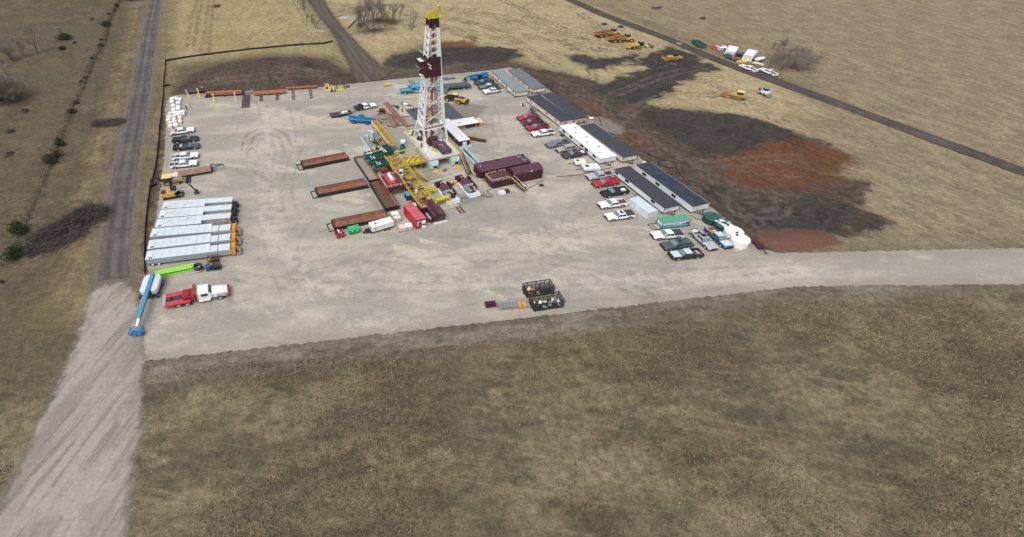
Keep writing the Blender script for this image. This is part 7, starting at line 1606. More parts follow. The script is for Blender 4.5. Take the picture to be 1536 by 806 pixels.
# ---- composite mat floor and pipe racks behind the rig
def mats_floor():
 t = rig_thing('mat_floor', 'broad floor of slate plastic mats behind the mast', 'mats', 6.3, 19.6);
 for i in range(6):
  mb = MB(); x = i*2.05
  y0 = 0.0; y1 = 9.2
  mb.box(x, y0 + (0 if i else 2.8), .02, x + 1.98, y1, .1)
  for k_ in range(8): mb.box(x + .1 + k_*.235, y0 + (0.05 if i else 2.85), .1, x + .2 + k_*.235, y1 - .05, .125)
  mb.build('mat_panel', mattex, t)
 mb = MB(); mb.tube((7.5, 3.5, .16), (10.8, 4.4, .16), .05, 5); mb.tube((7.2, 7.8, .16), (9.5, 8.3, .16), .05, 5); mb.build('strap', wood, t)
mats_floor()
def plank(z, p, q, w, h, z0, mt, label, name='steel_beam', cat='beam'):
 a, b = G(z, *p), G(z, *q); d = b - a; t = T(name, label, cat, (a.x, a.y, z0), math.atan2(d.y, d.x)); L = d.length
 mb = MB(); mb.box(0, -w/2, 0, L, w/2, h*.35); mb.box(0, -w/2, h*.65, L, w/2, h); mb.box(0, -w*.35, h*.35, L, w*.35, h*.65); mb.build('beam', mt, t)
 mb = MB(); n = int(L/1.1)
 for k_ in range(n): mb.box(.5 + k_*1.1, -w*.3, h + .002, .72 + k_*1.1, w*.3, h + .03)
 mb.build('cleat', rustdark, t)
 return t
plank('k', (1085,700), (830,425), 1.25, .25, .14, mat('rusty_pink_steel', (.24, .11, .08), .75, var=.25, dirt=(.33, .24, .18), dirt_amt=.35), 'long rusty catwalk beam running back from the rig base')
plank('k', (935,708), (862,545), .8, .3, .12, mat('tan_rust', (.26, .15, .085), .8, var=.25), 'short tan rusty beam with round pipe end beside the long catwalk beam')
plank('k', (975,690), (905,560), .45, .3, .12, rust, 'short narrow rusty beam lying against the tan one')
for p, q, lb in (((785,612), (1110,572), 'dark sleeper beam on the gravel under the rusty beams, nearer the reel'), ((855,692), (1165,675), 'dark sleeper beam on the gravel under the rusty beams, nearer the rig base')):
 a, b = G('k', *p), G('k', *q); d = b - a; t = T('sleeper', lb, 'sleeper', (a.x, a.y, 0), math.atan2(d.y, d.x)); mb = MB(); mb.box(0, -.15, 0, d.length, .15, .11); mb.box(0, -.2, .0, .25, .2, .14); mb.build('beam', rustdark, t)
rl = small_gear('cable_reel', 'k', 790, 535, 'black cable reel in a red stand on a dark skid, beside the rusty beams', [('drum', black, [('drum', (0, 0, .75), (1, 0, 0), .5, 1.2, 16)]), ('stand', mat('reel_red', (.45, .07, .04), .5), [('box', -.8, -.35, .15, -.65, .35, 1.2), ('box', .65, -.35, .15, .8, .35, 1.2)]), ('skid', mat('skid_maroon', (.12, .03, .03), .6), [('box', -1.3, -.9, 0, 1.3, -.7, .15), ('box', -1.3, .7, 0, 1.3, .9, .15), ('box', -.8, -.7, .02, -.6, .7, .14), ('box', .6, -.7, .02, .8, .7, .14)])], .15, 'reel')
small_gear('rig_parts', 'k', 965, 470, 'scattered black fittings on the gravel beside the rusty beams', [('fittings', dark, [('cbox', 0, 0, 0, .9, .5, .35, .4), ('cbox', -.7, .3, 0, .6, .2, .2, -.5), ('cbox', .2, -.9, 0, .7, .4, .2, .9), ('tube', (-1.8, .8, .1), (-.4, .2, .15), .06, 5), ('tube', (-1.5, 1.1, .1), (-.1, .7, .1), .05, 5)])], 0, 'fittings')
small_gear('white_housing', 'k', 1060, 447, 'white curved housing lying beside a black box behind the rig', [('housing', white, [('blob', 0, 0, .3, .7, .35, .3, 5, 10)]), ('tail', dark, [('cbox', 1.1, -.1, 0, 1.2, .3, .2, -.15)])], -.1, 'housing')

# ---- long open steel tanks
def open_tank(Q, X, Y, h, label, group='rusty open-top steel tanks', deep=True, liquid=None, runners=True, divider=.5):
 o, a, W, L = rect(Q, X, Y, h); t = T('open_tank', label, 'open tank', o, a, group); z0 = .15
 mb = MB(); w_ = .09
 out = [(0, 0), (W, 0), (W, L), (0, L)]; ib = .35
 mb.m = 0
 def wall(p, q): mb.hexa([(*p[0], z0), (*p[1], z0), (*q[1], z0), (*q[0], z0), (*p[0], h), (*p[1], h), (*q[1], h), (*q[0], h)])
 mb.box(0, 0, z0, W, w_, h); mb.box(0, L - w_, z0, W, L, h); mb.box(0, w_ + .001, z0, w_, L - w_ - .001, h); mb.box(W - w_, w_ + .001, z0, W, L - w_ - .001, h)
 for k_ in range(7):
  x = (W - .1)*k_/6; mb.box(x, -.06, z0, x + .1, -.001, h - .1)
 mb.box(-.03, -.08, h - .09, W + .03, -.062, h + .0) if False else None
 mb.build('shell', trim_black, t)
 mb = MB(); e = w_ + .006
 lip = [(e, e, h - .03), (W - e, e, h - .03), (W - e, L - e, h - .03), (e, L - e, h - .03)]; bot = [(e + ib, e + ib*.5, z0 + .08), (W - e - ib, e + ib*.5, z0 + .08), (W - e - ib, L - e - ib*.5, z0 + .08), (e + ib, L - e - ib*.5, z0 + .08)]
 for i in range(4): j = (i + 1) % 4; mb.quad(lip[i], lip[j], bot[j], bot[i])
 mb.quad(*bot); mb.build('lining', rust, t)
 if divider:
  mb = MB(); (mb.box(W*divider - .03, e + .05, h - .3, W*divider + .03, L - e - .05, h - .08) if W > L else mb.box(e + .05, L*divider - .03, h - .3, W - e - .05, L*divider + .03, h - .08)); mb.build('divider', rustorange, t)
 if liquid:
  mb = MB(); mb.box(e + .15, e + .1, z0 + .2, W - e - .15, L - e - .1, z0 + .26); mb.build('mud', liquid, t)
 if runners:
  mb = MB(); mb.box(-.9, .1, .0, W + .4, .25, .145); mb.box(-.9, L - .25, 0, W + .4, L - .1, .145); mb.box(-.95, .1, .02, -.8, L - .1, .13); mb.build('skid_runner', trim_black, t)
 return t, W, L
open_tank(('e',420,310), ('e',945,203), ('e',388,240), .85, 'rusty open tank farthest from the red container, with a white pipe at its left end')
wt = small_gear('white_pipe', 'e', 375, 288, 'short white pipe stub at the left end of the farthest rusty tank', [('pipe', white, [('tube', (-.4, 0, .45), (.5, .15, .5), .12, 8)]), ('stand', dark, [('box', -.1, -.1, 0, .1, .1, .33)])], .2, 'pipe')
open_tank(('e',585,632), ('e',1165,520), ('e',548,548), .85, 'rusty open tank in the middle of the three slanting tanks')
open_tank(('f',240,475), ('f',865,350), ('f',205,380), .85, 'rusty open tank beside the green box and the white generator trailer')
open_tank(('e',1180,468), ('e',1300,440), ('e',1000,198), .85, 'long open pit tank with grey mud under the green shale shakers', 'long pit tanks beside the mud tanks', liquid=mat('grey_mud', (.26, .23, .20), .35, var=.15), runners=False, divider=None)
open_tank(('f',830,250), ('f',990,212), ('e',1185,488), .95, 'long brown pit tank with rust streaks running towards the white totes', 'long pit tanks beside the mud tanks', liquid=mat('brown_sludge', (.10, .062, .045), .6, var=.25, dirt=(.25, .14, .06), dirt_amt=.3), runners=False, divider=.55)

# ---- things round the near end of the tanks
def gen_trailer():
 o, a, W, L = rect(('f',678,470), ('f',930,400), ('f',645,436), 1.6); L = max(L, 1.7)
 t = T('generator_trailer', 'long white enclosed generator trailer beside the rusty tank and white totes', 'generator', o, a)
 mb = MB(); mb.box(0, 0, .5, W, L, 1.55); mb.loft([[(0, 0, 1.552), (W, 0, 1.552), (W, L, 1.552), (0, L, 1.552)], [(.1, .12, 1.63), (W - .1, .12, 1.63), (W - .1, L - .12, 1.63), (.1, L - .12, 1.63)]]); b_ = mb.build('housing', white, t)
 mb = MB(); mb.lathe(W*.22, L*.45, [(.28, 1.632), (.28, 1.7)], 12); mb.build('fan_guard', greysteel, t)
 mb = MB(); mb.box(-.025, L*.3, .75, -.003, L*.65, 1.2); mb.build('vent_panel', greysteel, t)
 mb = MB(); mb.box(.5, -.02, .8, .8, -.003, 1.2); mb.build('vent_panel', greysteel, t)
 mb = MB(); mb.box(-.2, .1, .3, W, L - .1, .495); mb.bar((-.2, .2, .36), (-1.5, L*.5, .3), .1, .1); mb.bar((-.2, L - .2, .36), (-1.5, L*.5, .3), .1, .1); mb.box(-1.5, L*.5 - .08, 0, -1.35, L*.5 + .08, .5); mb.cbox(-.7, L*.5, .37, .7, .8, .3); mb.build('chassis', black, t)
 for x in (W*.58, W*.76):
  for y in (-.05, L + .05):
   mb = MB(); mb.drum((x, y, .27), (0, 1, 0), .27, .2, 12); w_ = mb.build('wheel', rubber, t); mb = MB(); mb.drum((x, y + (-.12 if y < 0 else .12), .27), (0, 1, 0), .14, .03, 8); mb.build('rim', redp, w_)
gen_trailer()
def lidded_box():
 o, a, W, L = rect(('f',415,515), ('f',540,487), ('f',388,465), 1.05); t = T('green_bin', 'bright green lidded steel box in front of the rusty tank', 'box', o, a); gm = mat('bright_green_paint', (.02, .26, .06), .45, var=.1)
 mb = MB(); mb.loft([[(.08, .08, .05), (W - .08, .08, .05), (W - .08, L - .08, .05), (.08, L - .08, .05)], [(0, 0, 1.0), (W, 0, 1.0), (W, L, 1.0), (0, L, 1.0)]]); mb.build('bin', gm, t)
 mb = MB(); mb.box(-.04, -.04, 1.003, W + .04, L + .04, 1.08); mb.build('lid', mat('lid_green', (.03, .42, .16), .4), t)
 for x in (W*.3, W*.72):
  mb = MB(); mb.box(x - .15, -.06, .75, x + .15, -.0, .85); mb.build('latch', siding, t)
lidded_box()
def red_bin():
 o, a, W, L = rect(('f',275,565), ('f',360,540), ('f',240,510), .85); t = T('red_bin', 'small red bin heaped with red and black scraps at the end of the rusty tank', 'bin', o, a)
 mb = MB(); mb.box(0, 0, .03, W, .06, .85); mb.box(0, L - .06, .03, W, L, .85); mb.box(0, .061, .03, .06, L - .061, .85); mb.box(W - .06, .061, .03, W, L - .061, .85); mb.box(.061, .061, .03, W - .061, L - .061, .55); mb.build('bin', redp, t)
 for mt_, nm in ((pinkredm, 'red_scrap'), (black, 'black_scrap'), (siding, 'white_scrap')):
  mb = MB()
  for k_ in range(5): mb.cbox(rng.uniform(.25, W - .2), rng.uniform(.2, L - .1), .56, rng.uniform(.2, .5), rng.uniform(.1, .3), rng.uniform(.25, .5), rng.uniform(0, 3))
  mb.build(nm, mt_, t)
red_bin()
def tote(z, x, y, label, s=1.0, rz=.25, top=white):
 p = G(z, x, y); t = T('wrapped_tote', label, 'tote', (p.x, p.y, 0), rz, 'wrapped white totes near the red container')
 mb = MB(); mb.cbox(0, 0, .02, 1.3*s, 1.2*s, .1); mb.build('pallet', wood, t)
 mb = MB(); mb.cbox(0, 0, .122, 1.2*s, 1.1*s, .62, 0, .98, .98); mb.build('wrap', mat('grey_wrap', (.45, .45, .46), .5, var=.15), t)
 mb = MB(); mb.cbox(0, 0, .744, 1.22*s, 1.12*s, .1); mb.build('cover', top, t)
tote('f', 940, 350, 'wrapped tote with clean white cover, behind the cream-topped one at the pit tank end', 1.15, .3); tote('f', 962, 388, 'wrapped tote with cream cover at the near end of the brown pit tank', 1.1, .25, offwhite)
tote('f', 1022, 500, 'white carton tote with reddish marks, left of the pair before the red container', 1.05, .2, cardb); tote('f', 1095, 482, 'plain white tote right beside the red container end', 1.05, .15)
# ================================================================== LEFT SIDE AND BACK OF THE PAD
def silver_trailer(Q, X, Y, label, stepped, z=1.55):
 o, a, W, L = rect(Q, X, Y, z); t = T('bulk_trailer', label, 'trailer', o, a, 'silver bulk trailers parked side by side')
 L = min(max(L, 2.3), 3.0); z0 = .45
 cut = .70 if stepped else .60
 mb = MB(); mb.box(0, 0, z0, W*cut, L, z - .04); mb.build('body', silverside, t)
 mb = MB(); n = int(W/.42)
 for k_ in range(n):
  x = W*(k_ + .5)/n
  if x < W*cut or not stepped: mb.box(x - .05, -.035, z0 + .05, x + .05, -.002, z - .1)
  else: mb.box(x - .05, -.035, z0 + .05, x + .05, -.002, z - .32)
 for k_ in range(5): y = .25 + k_*(L - .5)/4; mb.box(-.035, y - .05, z0 + .05, -.002, y + .05, z - .1)
 mb.build('side_rib', silverside, t)
 mb = MB(); mb.box(-.03, -.03, z - .037, W*cut + .02, L + .03, z); r_ = mb.build('roof', silver, t)
 m_ = int(W*cut/1.15); mb = MB()
 for k_ in range(1, m_): x = W*cut*k_/m_; mb.box(x - .04, -.02, z + .001, x + .03, L + .02, z + .025)
 mb.build('roof_seam', mat('seam_silver', (.47, .54, .57), .5), r_)
 if not stepped:
  for k_ in range(6):
   x = rng.uniform(.5, W*cut - 2); y = rng.uniform(.1, L*.5); mb = MB(); mb.box(x, y, z + .0012, x + rng.uniform(.5, 1.4), y + rng.uniform(.3, L*.45), z + .005 + .004*k_); mb.build('roof_patch', mat('weathered_patch', (.50, .52, .51), .7, var=.15, scale=2), r_)
 mb = MB(); mb.box(W*.035, L*.2, z + .002, W*.07, L*.45, z + .1); mb.build('roof_hatch', white, t)
 mb = MB(); mb.box(W*.036, L*.08, z + .002, W*.068, L*.19, z + .05); mb.build('roof_opening', black, t)
 if stepped:
  xs = W*cut
  mb = MB(); mb.box(xs + .003, .0, z0, W*.93, L*.78, z - .26); mb.box(xs + .02, .05, z - .255, xs + W*.085, L*.75, z - .1); mb.box(xs + W*.095, .05, z - .255, W*.925, L*.75, z - .06); mb.build('stepped_body', silverside, t)
  mb = MB(); mb.box(xs + .02, .03, z - .098, xs + W*.085, L*.77, z - .06); mb.box(xs + W*.095, .03, z - .058, W*.925, L*.77, z - .02); mb.build('stepped_roof', silver, t)
  mb = MB(); mb.box(xs - .45, L*.05 if False else L*.62, z + .002, xs - .05, L*.95, z + .12); mb.build('vent_box', white, t)
  mb = MB(); mb.box(xs + .02, L*.80, z - .6, W*.93, L, z - .55); mb.rail([(xs + .05, L - .03, z - .55), (W*.93, L - .03, z - .55)], .4, .03, 1.2); mb.build('side_catwalk', mat('tan_catwalk', (.30, .24, .17), .7, var=.3), t)
  mb = MB(); mb.box(W*.935, -.05, z0 - .1, W*.985, L + .05, z - .35); mb.rail([(W*.935, -.02, z - .35), (W*.985, -.02, z - .35), (W*.985, L, z - .35)], .4, .04, .7); mb.cbox(W*.96, L*.5, z - .35, .5, L*.5, .25); mb.build('end_platform', orange, t)
  mb = MB(); mb.hexa([(W*.99, L*.3, z - .5), (W*1.035, L*.15, .55), (W*1.035, L*.55, .55), (W*.99, L*.7, z - .5), (W*.99, L*.3, z - .38), (W*1.035, L*.15, .67), (W*1.035, L*.55, .67), (W*.99, L*.7, z - .38)]); mb.build('discharge_chute', orange, t)
  mb = MB(); mb.box(W*.99, .0, .1, W*1.045, L*.65, .5); mb.build('end_hopper', greysteel, t)
 else:
  xs = W*cut
  mb = MB(); mb.box(xs + .003, L*.38, z0, W*.97, L, z - .05); mb.build('rear_body', silverside, t)
  mb = MB(); mb.box(xs + .03, L*.36, z - .047, W*.975, L + .03, z - .01)
  for k_ in range(1, 6): x = xs + (W*.97 - xs)*k_/6; mb.box(x - .025, L*.37, z - .009, x + .025, L + .02, z + .02)
  mb.build('rear_roof', silver, t)
  mb = MB(); mb.box(xs + .003, 0, z0 + .1, W*.98, L*.36, z0 + .25); mb.build('side_catwalk', greysteel, t)
  mb = MB(); mb.bar((xs + W*.1, L*.12, z - .35), (W*.96, L*.12, z - .3), .1, .12); mb.cbox(W*.9, L*.15, z0 + .25, .4, .4, .8); mb.build('walkway_rail', orange, t)
  mb = MB(); mb.box(xs - .5, .1, z + .002, xs - .05, L*.3, z + .22); mb.build('vent_box', white, t)
  mb = MB()
  for k_ in range(9): mb.cbox(W*(.985 + .06*rng.random()), L*rng.uniform(.0, .9), rng.uniform(.15, .5), rng.uniform(.3, .7), rng.uniform(.2, .5), rng.uniform(.3, .7), rng.uniform(0, 1))
  mb.tube((W*.98, L*.5, .5), (W*1.06, L*.5, .3), .07, 5); mb.build('rear_machinery', dark, t)
 mb = MB(); mb.box(.2, .15, .3, W*.97, .32, z0 - .003); mb.box(.2, L - .32, .3, W*.97, L - .15, z0 - .003)
 for k_ in range(7): x = W*(.3 + .1*k_); mb.box(x, .1, .02, x + .1, .2, z0 - .003)
 mb.build('chassis', greysteel, t)
 for x in (W*.06, W*.13):
  for y in (.12, L - .12):
   mb = MB(); mb.drum((x, y, .33), (0, 1, 0), .33, .3, 14); w_ = mb.build('wheel', rubber, t); mb = MB(); mb.drum((x, y + (-.17 if y < 1 else .17), .33), (0, 1, 0), .2, .03, 10); mb.build('rim', siding, w_)
 return t
SB = [(('c',135,766), ('c',1185,640), ('c',155,666), 'silver bulk trailer nearest the lime green lattice boom, with orange end platform', True),
  (('c',158,640), ('c',1185,528), ('c',178,543), 'silver bulk trailer with orange end platform, second from the lime green lattice boom', True),
  (('c',190,500), ('c',1185,418), ('c',222,407), 'silver bulk trailer with orange end platform beside the row of weathered grey ones', True),
  (('c',250,392), ('c',1130,312), ('c',290,297), 'weathered silver bulk trailer with patched roof, next to the orange-ended ones', False),
  (('c',285,284), ('c',1140,215), ('c',322,192), 'weathered silver bulk trailer in the middle of the three without orange ends', False),
  (('c',325,180), ('c',1150,122), ('c',358,96), 'weathered silver bulk trailer closest to the excavator', False)]
for s_ in SB: silver_trailer(*s_)

def gooseneck():
 o, a, W, L = rect(('b',510,500), ('b',905,437), ('b',500,445), .62); L = max(L, 2.2)
 t = T('gooseneck_trailer', 'flat gooseneck trailer with reddish brown plank deck behind the backhoe', 'trailer', o, a)
 mb = MB(); mb.box(0, 0, .55, W, L, .62); n = 9
 for k_ in range(n): mb.box(.02, L*k_/n + .02, .621, W - .02, L*(k_ + 1)/n - .02, .64)
 mb.build('deck', wood, t)
 mb = MB(); mb.box(0, .2, .35, W, .4, .547); mb.box(0, L - .4, .35, W, L - .2, .547); mb.box(0, -.06, .5, W, -.002, .63); mb.box(0, L + .002, .5, W, L + .06, .63); mb.build('frame_beam', black, t)
 mb = MB(); mb.hexa([(-1.7, 0, .12), (-.01, 0, .5), (-.01, L, .5), (-1.7, L, .12), (-1.7, 0, .2), (-.01, 0, .6), (-.01, L, .6), (-1.7, L, .2)]); mb.build('dovetail_ramp', cardb, t)
 mb = MB(); mb.path([(W, .4, .6), (W + .1, .4, 1.2), (W + 2.4, L*.5, 1.25)], .11, 6); mb.path([(W, L - .4, .6), (W + .1, L - .4, 1.2), (W + 2.4, L*.5, 1.25)], .11, 6); mb.tube((W + 2.4, L*.5, 1.3), (W + 2.6, L*.5, .6), .1, 6); mb.box(W - .1, .1, .64, W + .05, L - .1, 1.25); mb.box(W + .02, L*.5 - .08, 0, W + .18, L*.5 + .08, .6); mb.build('gooseneck', black, t)
 for x in (W*.25, W*.36):
  for y in (.1, L - .1):
   mb = MB(); mb.drum((x, y, .27), (0, 1, 0), .27, .25, 12); mb.build('wheel', rubber, t)
gooseneck()

# white big bags on pallets
SACKS = [(450,300,1),(497,292,1),(537,304,1),(450,330,1),(523,348,1),(463,374,1),(470,402,0),(523,398,1),(467,424,1),(525,418,1),(430,470,2),(478,462,1),(525,460,1),(572,452,1),(520,486,1),(555,488,0),(418,512,2),(470,508,2),(413,548,2),(475,542,2),(540,526,2),(545,562,2),(430,580,2),(480,570,2),(435,622,2),(495,608,1),(572,480,1)]
SL = ['first white sack in the far left corner of the stack near the silt fence', 'white sack at the back of the group, in the middle of three', 'white sack at the back, on the side of the two people', 'white sack second from the back beside the silt fence', 'lone white sack second from the back toward the people', 'blue-tinted white sack in the narrow part of the group', 'wide pale sack forming a row behind the biggest block', 'white sack with flat top in a row, on the side of the two people', 'white sack with flat top in a row, beside the silt fence', 'white sack in the front of the flat-topped row toward the people',
  'tan-wrapped white bale at the silt fence end of the widest row', 'white sack in the middle of the widest row', 'white sack with red print in the widest row', 'white sack at the open end of the widest row', 'white sack with red print in front of the widest row', 'translucent wrapped bale beside the widest row',
  'cream bale at the silt fence, back of the four stacked ones', 'cream bale, back right of the four stacked ones', 'tall cream bale at the silt fence, front of the four', 'tall cream bale, front right of the four', 'cream bale standing apart toward the open gravel, farther one', 'cream bale standing apart toward the open gravel, nearer one', 'low cream bale before the four stacked ones', 'low dirty bale before the tall cream pair', 'cream bale closest to the white pickup with the red box', 'rounded white sack beside the pickup with the red box', 'pale wrapped bale at the open corner of the widest row']
for (x, y, k_), lb in zip(SACKS, SL):
 p = G('a', x, y + 12); t = T('bulk_sack', lb, 'sack', (p.x, p.y, 0), R_(5) + rng.uniform(-.12, .12), 'white sacks and bales in the left corner of the pad')
 w, d, h = rng.uniform(1.05, 1.25), rng.uniform(.9, 1.05), rng.uniform(.62, .8)
 mb = MB(); mb.cbox(0, 0, 0, w, d, .09); mb.build('pallet', wood, t)
 mb = MB(); ring_ = lambda s, z: [(s*w/2*math.copysign(abs(math.cos(q))**.45, math.cos(q)), s*d/2*math.copysign(abs(math.sin(q))**.45, math.sin(q)), z) for q in [2*math.pi*i/16 for i in range(16)]]
 mb.loft([ring_(.94, .092), ring_(1.0, .25), ring_(1.0, h*.75), ring_(.93, h), ring_(.6, h + .07)]); mb.build('sack', [sack, mat('dim_wrap', (.5, .5, .5), .4, var=.15), mat('cream_bale', (.66, .60, .52), .7, var=.08)][(1, 0, 2)[k_] if k_ != 0 else 1], t)
 if k_ == 2:
  mb = MB(); mb.cbox(0, 0, h + .072, w*.7, d*.7, .03); mb.build('top_sheet', sack, t)

# people
def person(z, x, y, label, shirt, trousers, hat, heading=0.0, pose='stand', h=1.25):
 """one skinned body; head cover and clothes are children"""
 p = G(z, x, y); t = T('person', label, 'person', (p.x, p.y, 0), heading); s = h/1.8
 J = [(0, 0, .95), (0, .02, 1.2), (0, .02, 1.42), (0, .02, 1.52), (.02, .02, 1.66), (.1, 0, .9), (.12, -.02, .5), (.13, .02, .07), (.13, -.14, .04), (-.1, 0, .9), (-.13, .1, .5), (-.14, .12, .07), (-.14, -.03, .04),
   (.2, .02, 1.42), (.27, -.02, 1.14), (.25, -.16, .92), (-.2, .02, 1.42), (-.27, .02, 1.14), (-.24, -.1, .9)]
 E_ = [(0,1),(1,2),(2,3),(3,4),(0,5),(5,6),(6,7),(7,8),(0,9),(9,10),(10,11),(11,12),(2,13),(13,14),(14,15),(2,16),(16,17),(17,18)]
 Rr = [.15,.16,.17,.065,.105,.1,.07,.055,.05,.1,.07,.055,.05,.075,.055,.045,.075,.055,.045]
 me = bpy.data.meshes.new('body'); me.from_pydata([tuple(c*s for c in q) for q in J], E_, [])
 o = bpy.data.objects.new('body', me); COL.objects.link(o); o.parent = t
 sk = o.modifiers.new('skin', 'SKIN'); sl = me.skin_vertices.new(name='skin') if not me.skin_vertices else me.skin_vertices[0]
 for i, r in enumerate(Rr): sl.data[i].radius = (r*s, r*s*.8);
 sl.data[0].use_root = True
 sd = o.modifiers.new('sub', 'SUBSURF'); sd.levels = 1; sd.render_levels = 1
 me.materials.append(shirt)
 for nm, mt, zz, rr, hh in (('trousers', trousers, 0, 0, 0),):
  mb = MB()
  for a, b in ((5, 6), (6, 7), (9, 10), (10, 11)): mb.tube([c*s for c in J[a]], [c*s for c in J[b]], .115*s if a in (5, 9) else .088*s, 8, r2=.09*s if a in (5, 9) else .075*s)
  mb.blob(0, 0, .92*s, .19*s, .15*s, .13*s, 4, 10); mb.build('trousers', mt, t)
 mb = MB(); mb.blob(.02*s, .0, 1.66*s, .115*s, .12*s, .14*s, 5, 10); mb.tube((.02*s, -.1*s, 1.64*s), (.02*s, -.14*s, 1.63*s), .03*s, 5); mb.build('face', skin, t)
 mb = MB(); mb.lathe(.02*s, .02*s, [(.19*s, 1.71*s), (.145*s, 1.74*s), (.13*s, 1.8*s), (.06*s, 1.86*s)], 12); mb.build('hard_hat', hat, t)
 for i in (15, 18):
  mb = MB(); c = [q*s for q in J[i]]; mb.blob(c[0], c[1] - .03*s, c[2] - .05*s, .045*s, .05*s, .09*s, 4, 7); mb.build('hand', skin, t)
person('N', 122, 660, 'person in dark jacket and grey trousers standing by the white sacks', navy, greycloth, black, .5)
person('N', 188, 602, 'person in blue-grey clothes walking beside the one in the dark jacket', mat('dusty_blue_cloth', (.12, .15, .2), .9), greycloth, redp, 2.2)
person('k', 1027, 522, 'person in black with a red hard hat beside the slate mat floor', navy, navy, redp, 1.0)
person('k', 1018, 450, 'person in black bending near the white housing behind the rig', navy, greycloth, black, 4.0)
person('A', 258, 222, 'person in dark clothes standing on the slate mat floor beside the mast', navy, navy, black, 2.0)
person('l', 815, 612, 'person in grey with a white hard hat beside the porch canopy', greycloth, navy, white, 1.2)

# back row: pipe stands, tubs, racks
def stand(z, fx, fy, label, h=1.75, lean=0.0):
 p = G(z, fx, fy); t = T('pipe_stand', label, 'stand', (p.x, p.y, 0), R_(9), 'yellow pipe stands')
 mb = MB(); mb.box(-.5, -.1, 0, .5, .1, .12); mb.box(-.1, -.6, 0.0, .1, 1.3, .11); mb.build('base', paleyel, t)
 mb = MB(); mb.bar((0, 0, .12), (-.15 + lean, 1.2, h), .2, .22); mb.bar((-.55, .1, .5), (.55, .1, .5), .12, .12); mb.build('upright', paleyel, t)
 mb = MB(); mb.cbox(-.15 + lean, 1.25, h, .32, .3, .28); mb.build('head', siding if z == 'N' and fx > 500 else paleyel, t)
stand('N', 168, 442, 'yellow pipe stand leaning at the far left end of the dark beams', 1.6, -.6)
stand('N', 348, 418, 'yellow pipe stand with a tan block at the right end of the dark beams', 1.6, -.3)
stand('N', 607, 530, 'yellow pipe stand with white head before the left part of the rusty pipe bundle', 1.7)
stand('N', 990, 496, 'yellow pipe stand with white head before the right part of the rusty pipe bundle', 1.7)
def bundle(z, a_, b_, width, rows, r, z0, mt, label, name='pipe_bundle', ends=None):
 a, b = G(z, *a_), G(z, *b_); d = b - a; t = T(name, label, 'pipes', (a.x, a.y, 0), math.atan2(d.y, d.x)); L = d.length
 n = int(width/(2*r))
 for j in range(rows):
  for i in range(n - j):
   mb = MB(); e1 = rng.uniform(-.3, .3); mb.tube((e1, (i + .5 + j*.5)*2*r, z0 + r + j*1.75*r), (L + e1, (i + .5 + j*.5)*2*r, z0 + r + j*1.75*r), r*.97, 7); mb.build('pipe', mt, t)
 for x in (.15, .5, .85):
  mb = MB(); mb.box(L*x - .1, -.1, 0, L*x + .1, width + .1, z0 - .002); mb.build('sleeper', rustdark, t)
 return t, L
bundle('N', (470,432), (1105,400), 1.7, 2, .2, .45, rustorange, 'bundle of orange rusty pipes between dark end frames at the back of the pad')
fb = small_gear('end_frame', 'N', 500, 430, 'dark greasy end frame at the left end of the rusty pipe bundle', [('frame', dark, [('cbox', 0, .9, .0, 1.1, 2.2, .8, .1), ('cbox', -.4, -.1, 0, .8, .5, .5, .3), ('drum', (-.2, .3, .85), (0, 1, 0), .25, 1.0, 8)]), ('cap', steel, [('cbox', -.1, 1.1, .802, .6, .7, .2, .1)])], .1, 'frame')
small_gear('end_frame', 'N', 1085, 385, 'dark greasy end frame at the right end of the rusty pipe bundle', [('frame', dark, [('cbox', 0, .8, .0, 1.2, 2.0, .85, .1), ('cbox', .3, .2, .85, .5, .6, .25, .2)])], .1, 'frame')
bundle('O', (0,382), (455,350), 2.3, 1, .17, .3, rustorange, 'flat layer of red-orange rusty pipes on sleepers, middle of the back row')
bundle('O', (490,300), (935,272), .9, 1, .22, .35, rustorange, 'narrow layer of long rusty pipes, right part of the back row')
small_gear('grey_blocks', 'N', 1200, 375, 'grey steel blocks between the pipe bundle and the flat pipe layer', [('blocks', mat('mauve_steel', (.22, .17, .17), .6), [('cbox', 0, .6, 0, 1.6, 1.2, .5, .1), ('cbox', 1.2, .8, 0, .9, 1.0, .65, .1)]), ('valve', steel, [('cbox', 1.25, .7, .652, .4, .5, .25, .1)])], .1, 'blocks')
db_ = bundle('N', (130,385), (470,345), 1.2, 1, .1, .55, mat('dark_beam', (.06, .05, .06), .6), 'row of dark slim beams laid over the two leaning yellow stands', 'beam_row')
small_gear('upright_pump', 'N', 408, 325, 'dark upright pump with pale top at the back of the dark beams', [('body', mat('dark_beam', (.06, .05, .06), .6), [('cbox', 0, 0, 0, .9, .6, 1.1, .1), ('cbox', -.5, -.2, .2, 1.2, .4, .3, .1)]), ('top', steel, [('cbox', 0, 0, 1.102, .5, .45, .3, .1)])], .1, 'pump')
plmet = mat('plum_steel', (.09, .045, .06), .6, dirt=(.2, .15, .14), dirt_amt=.3)
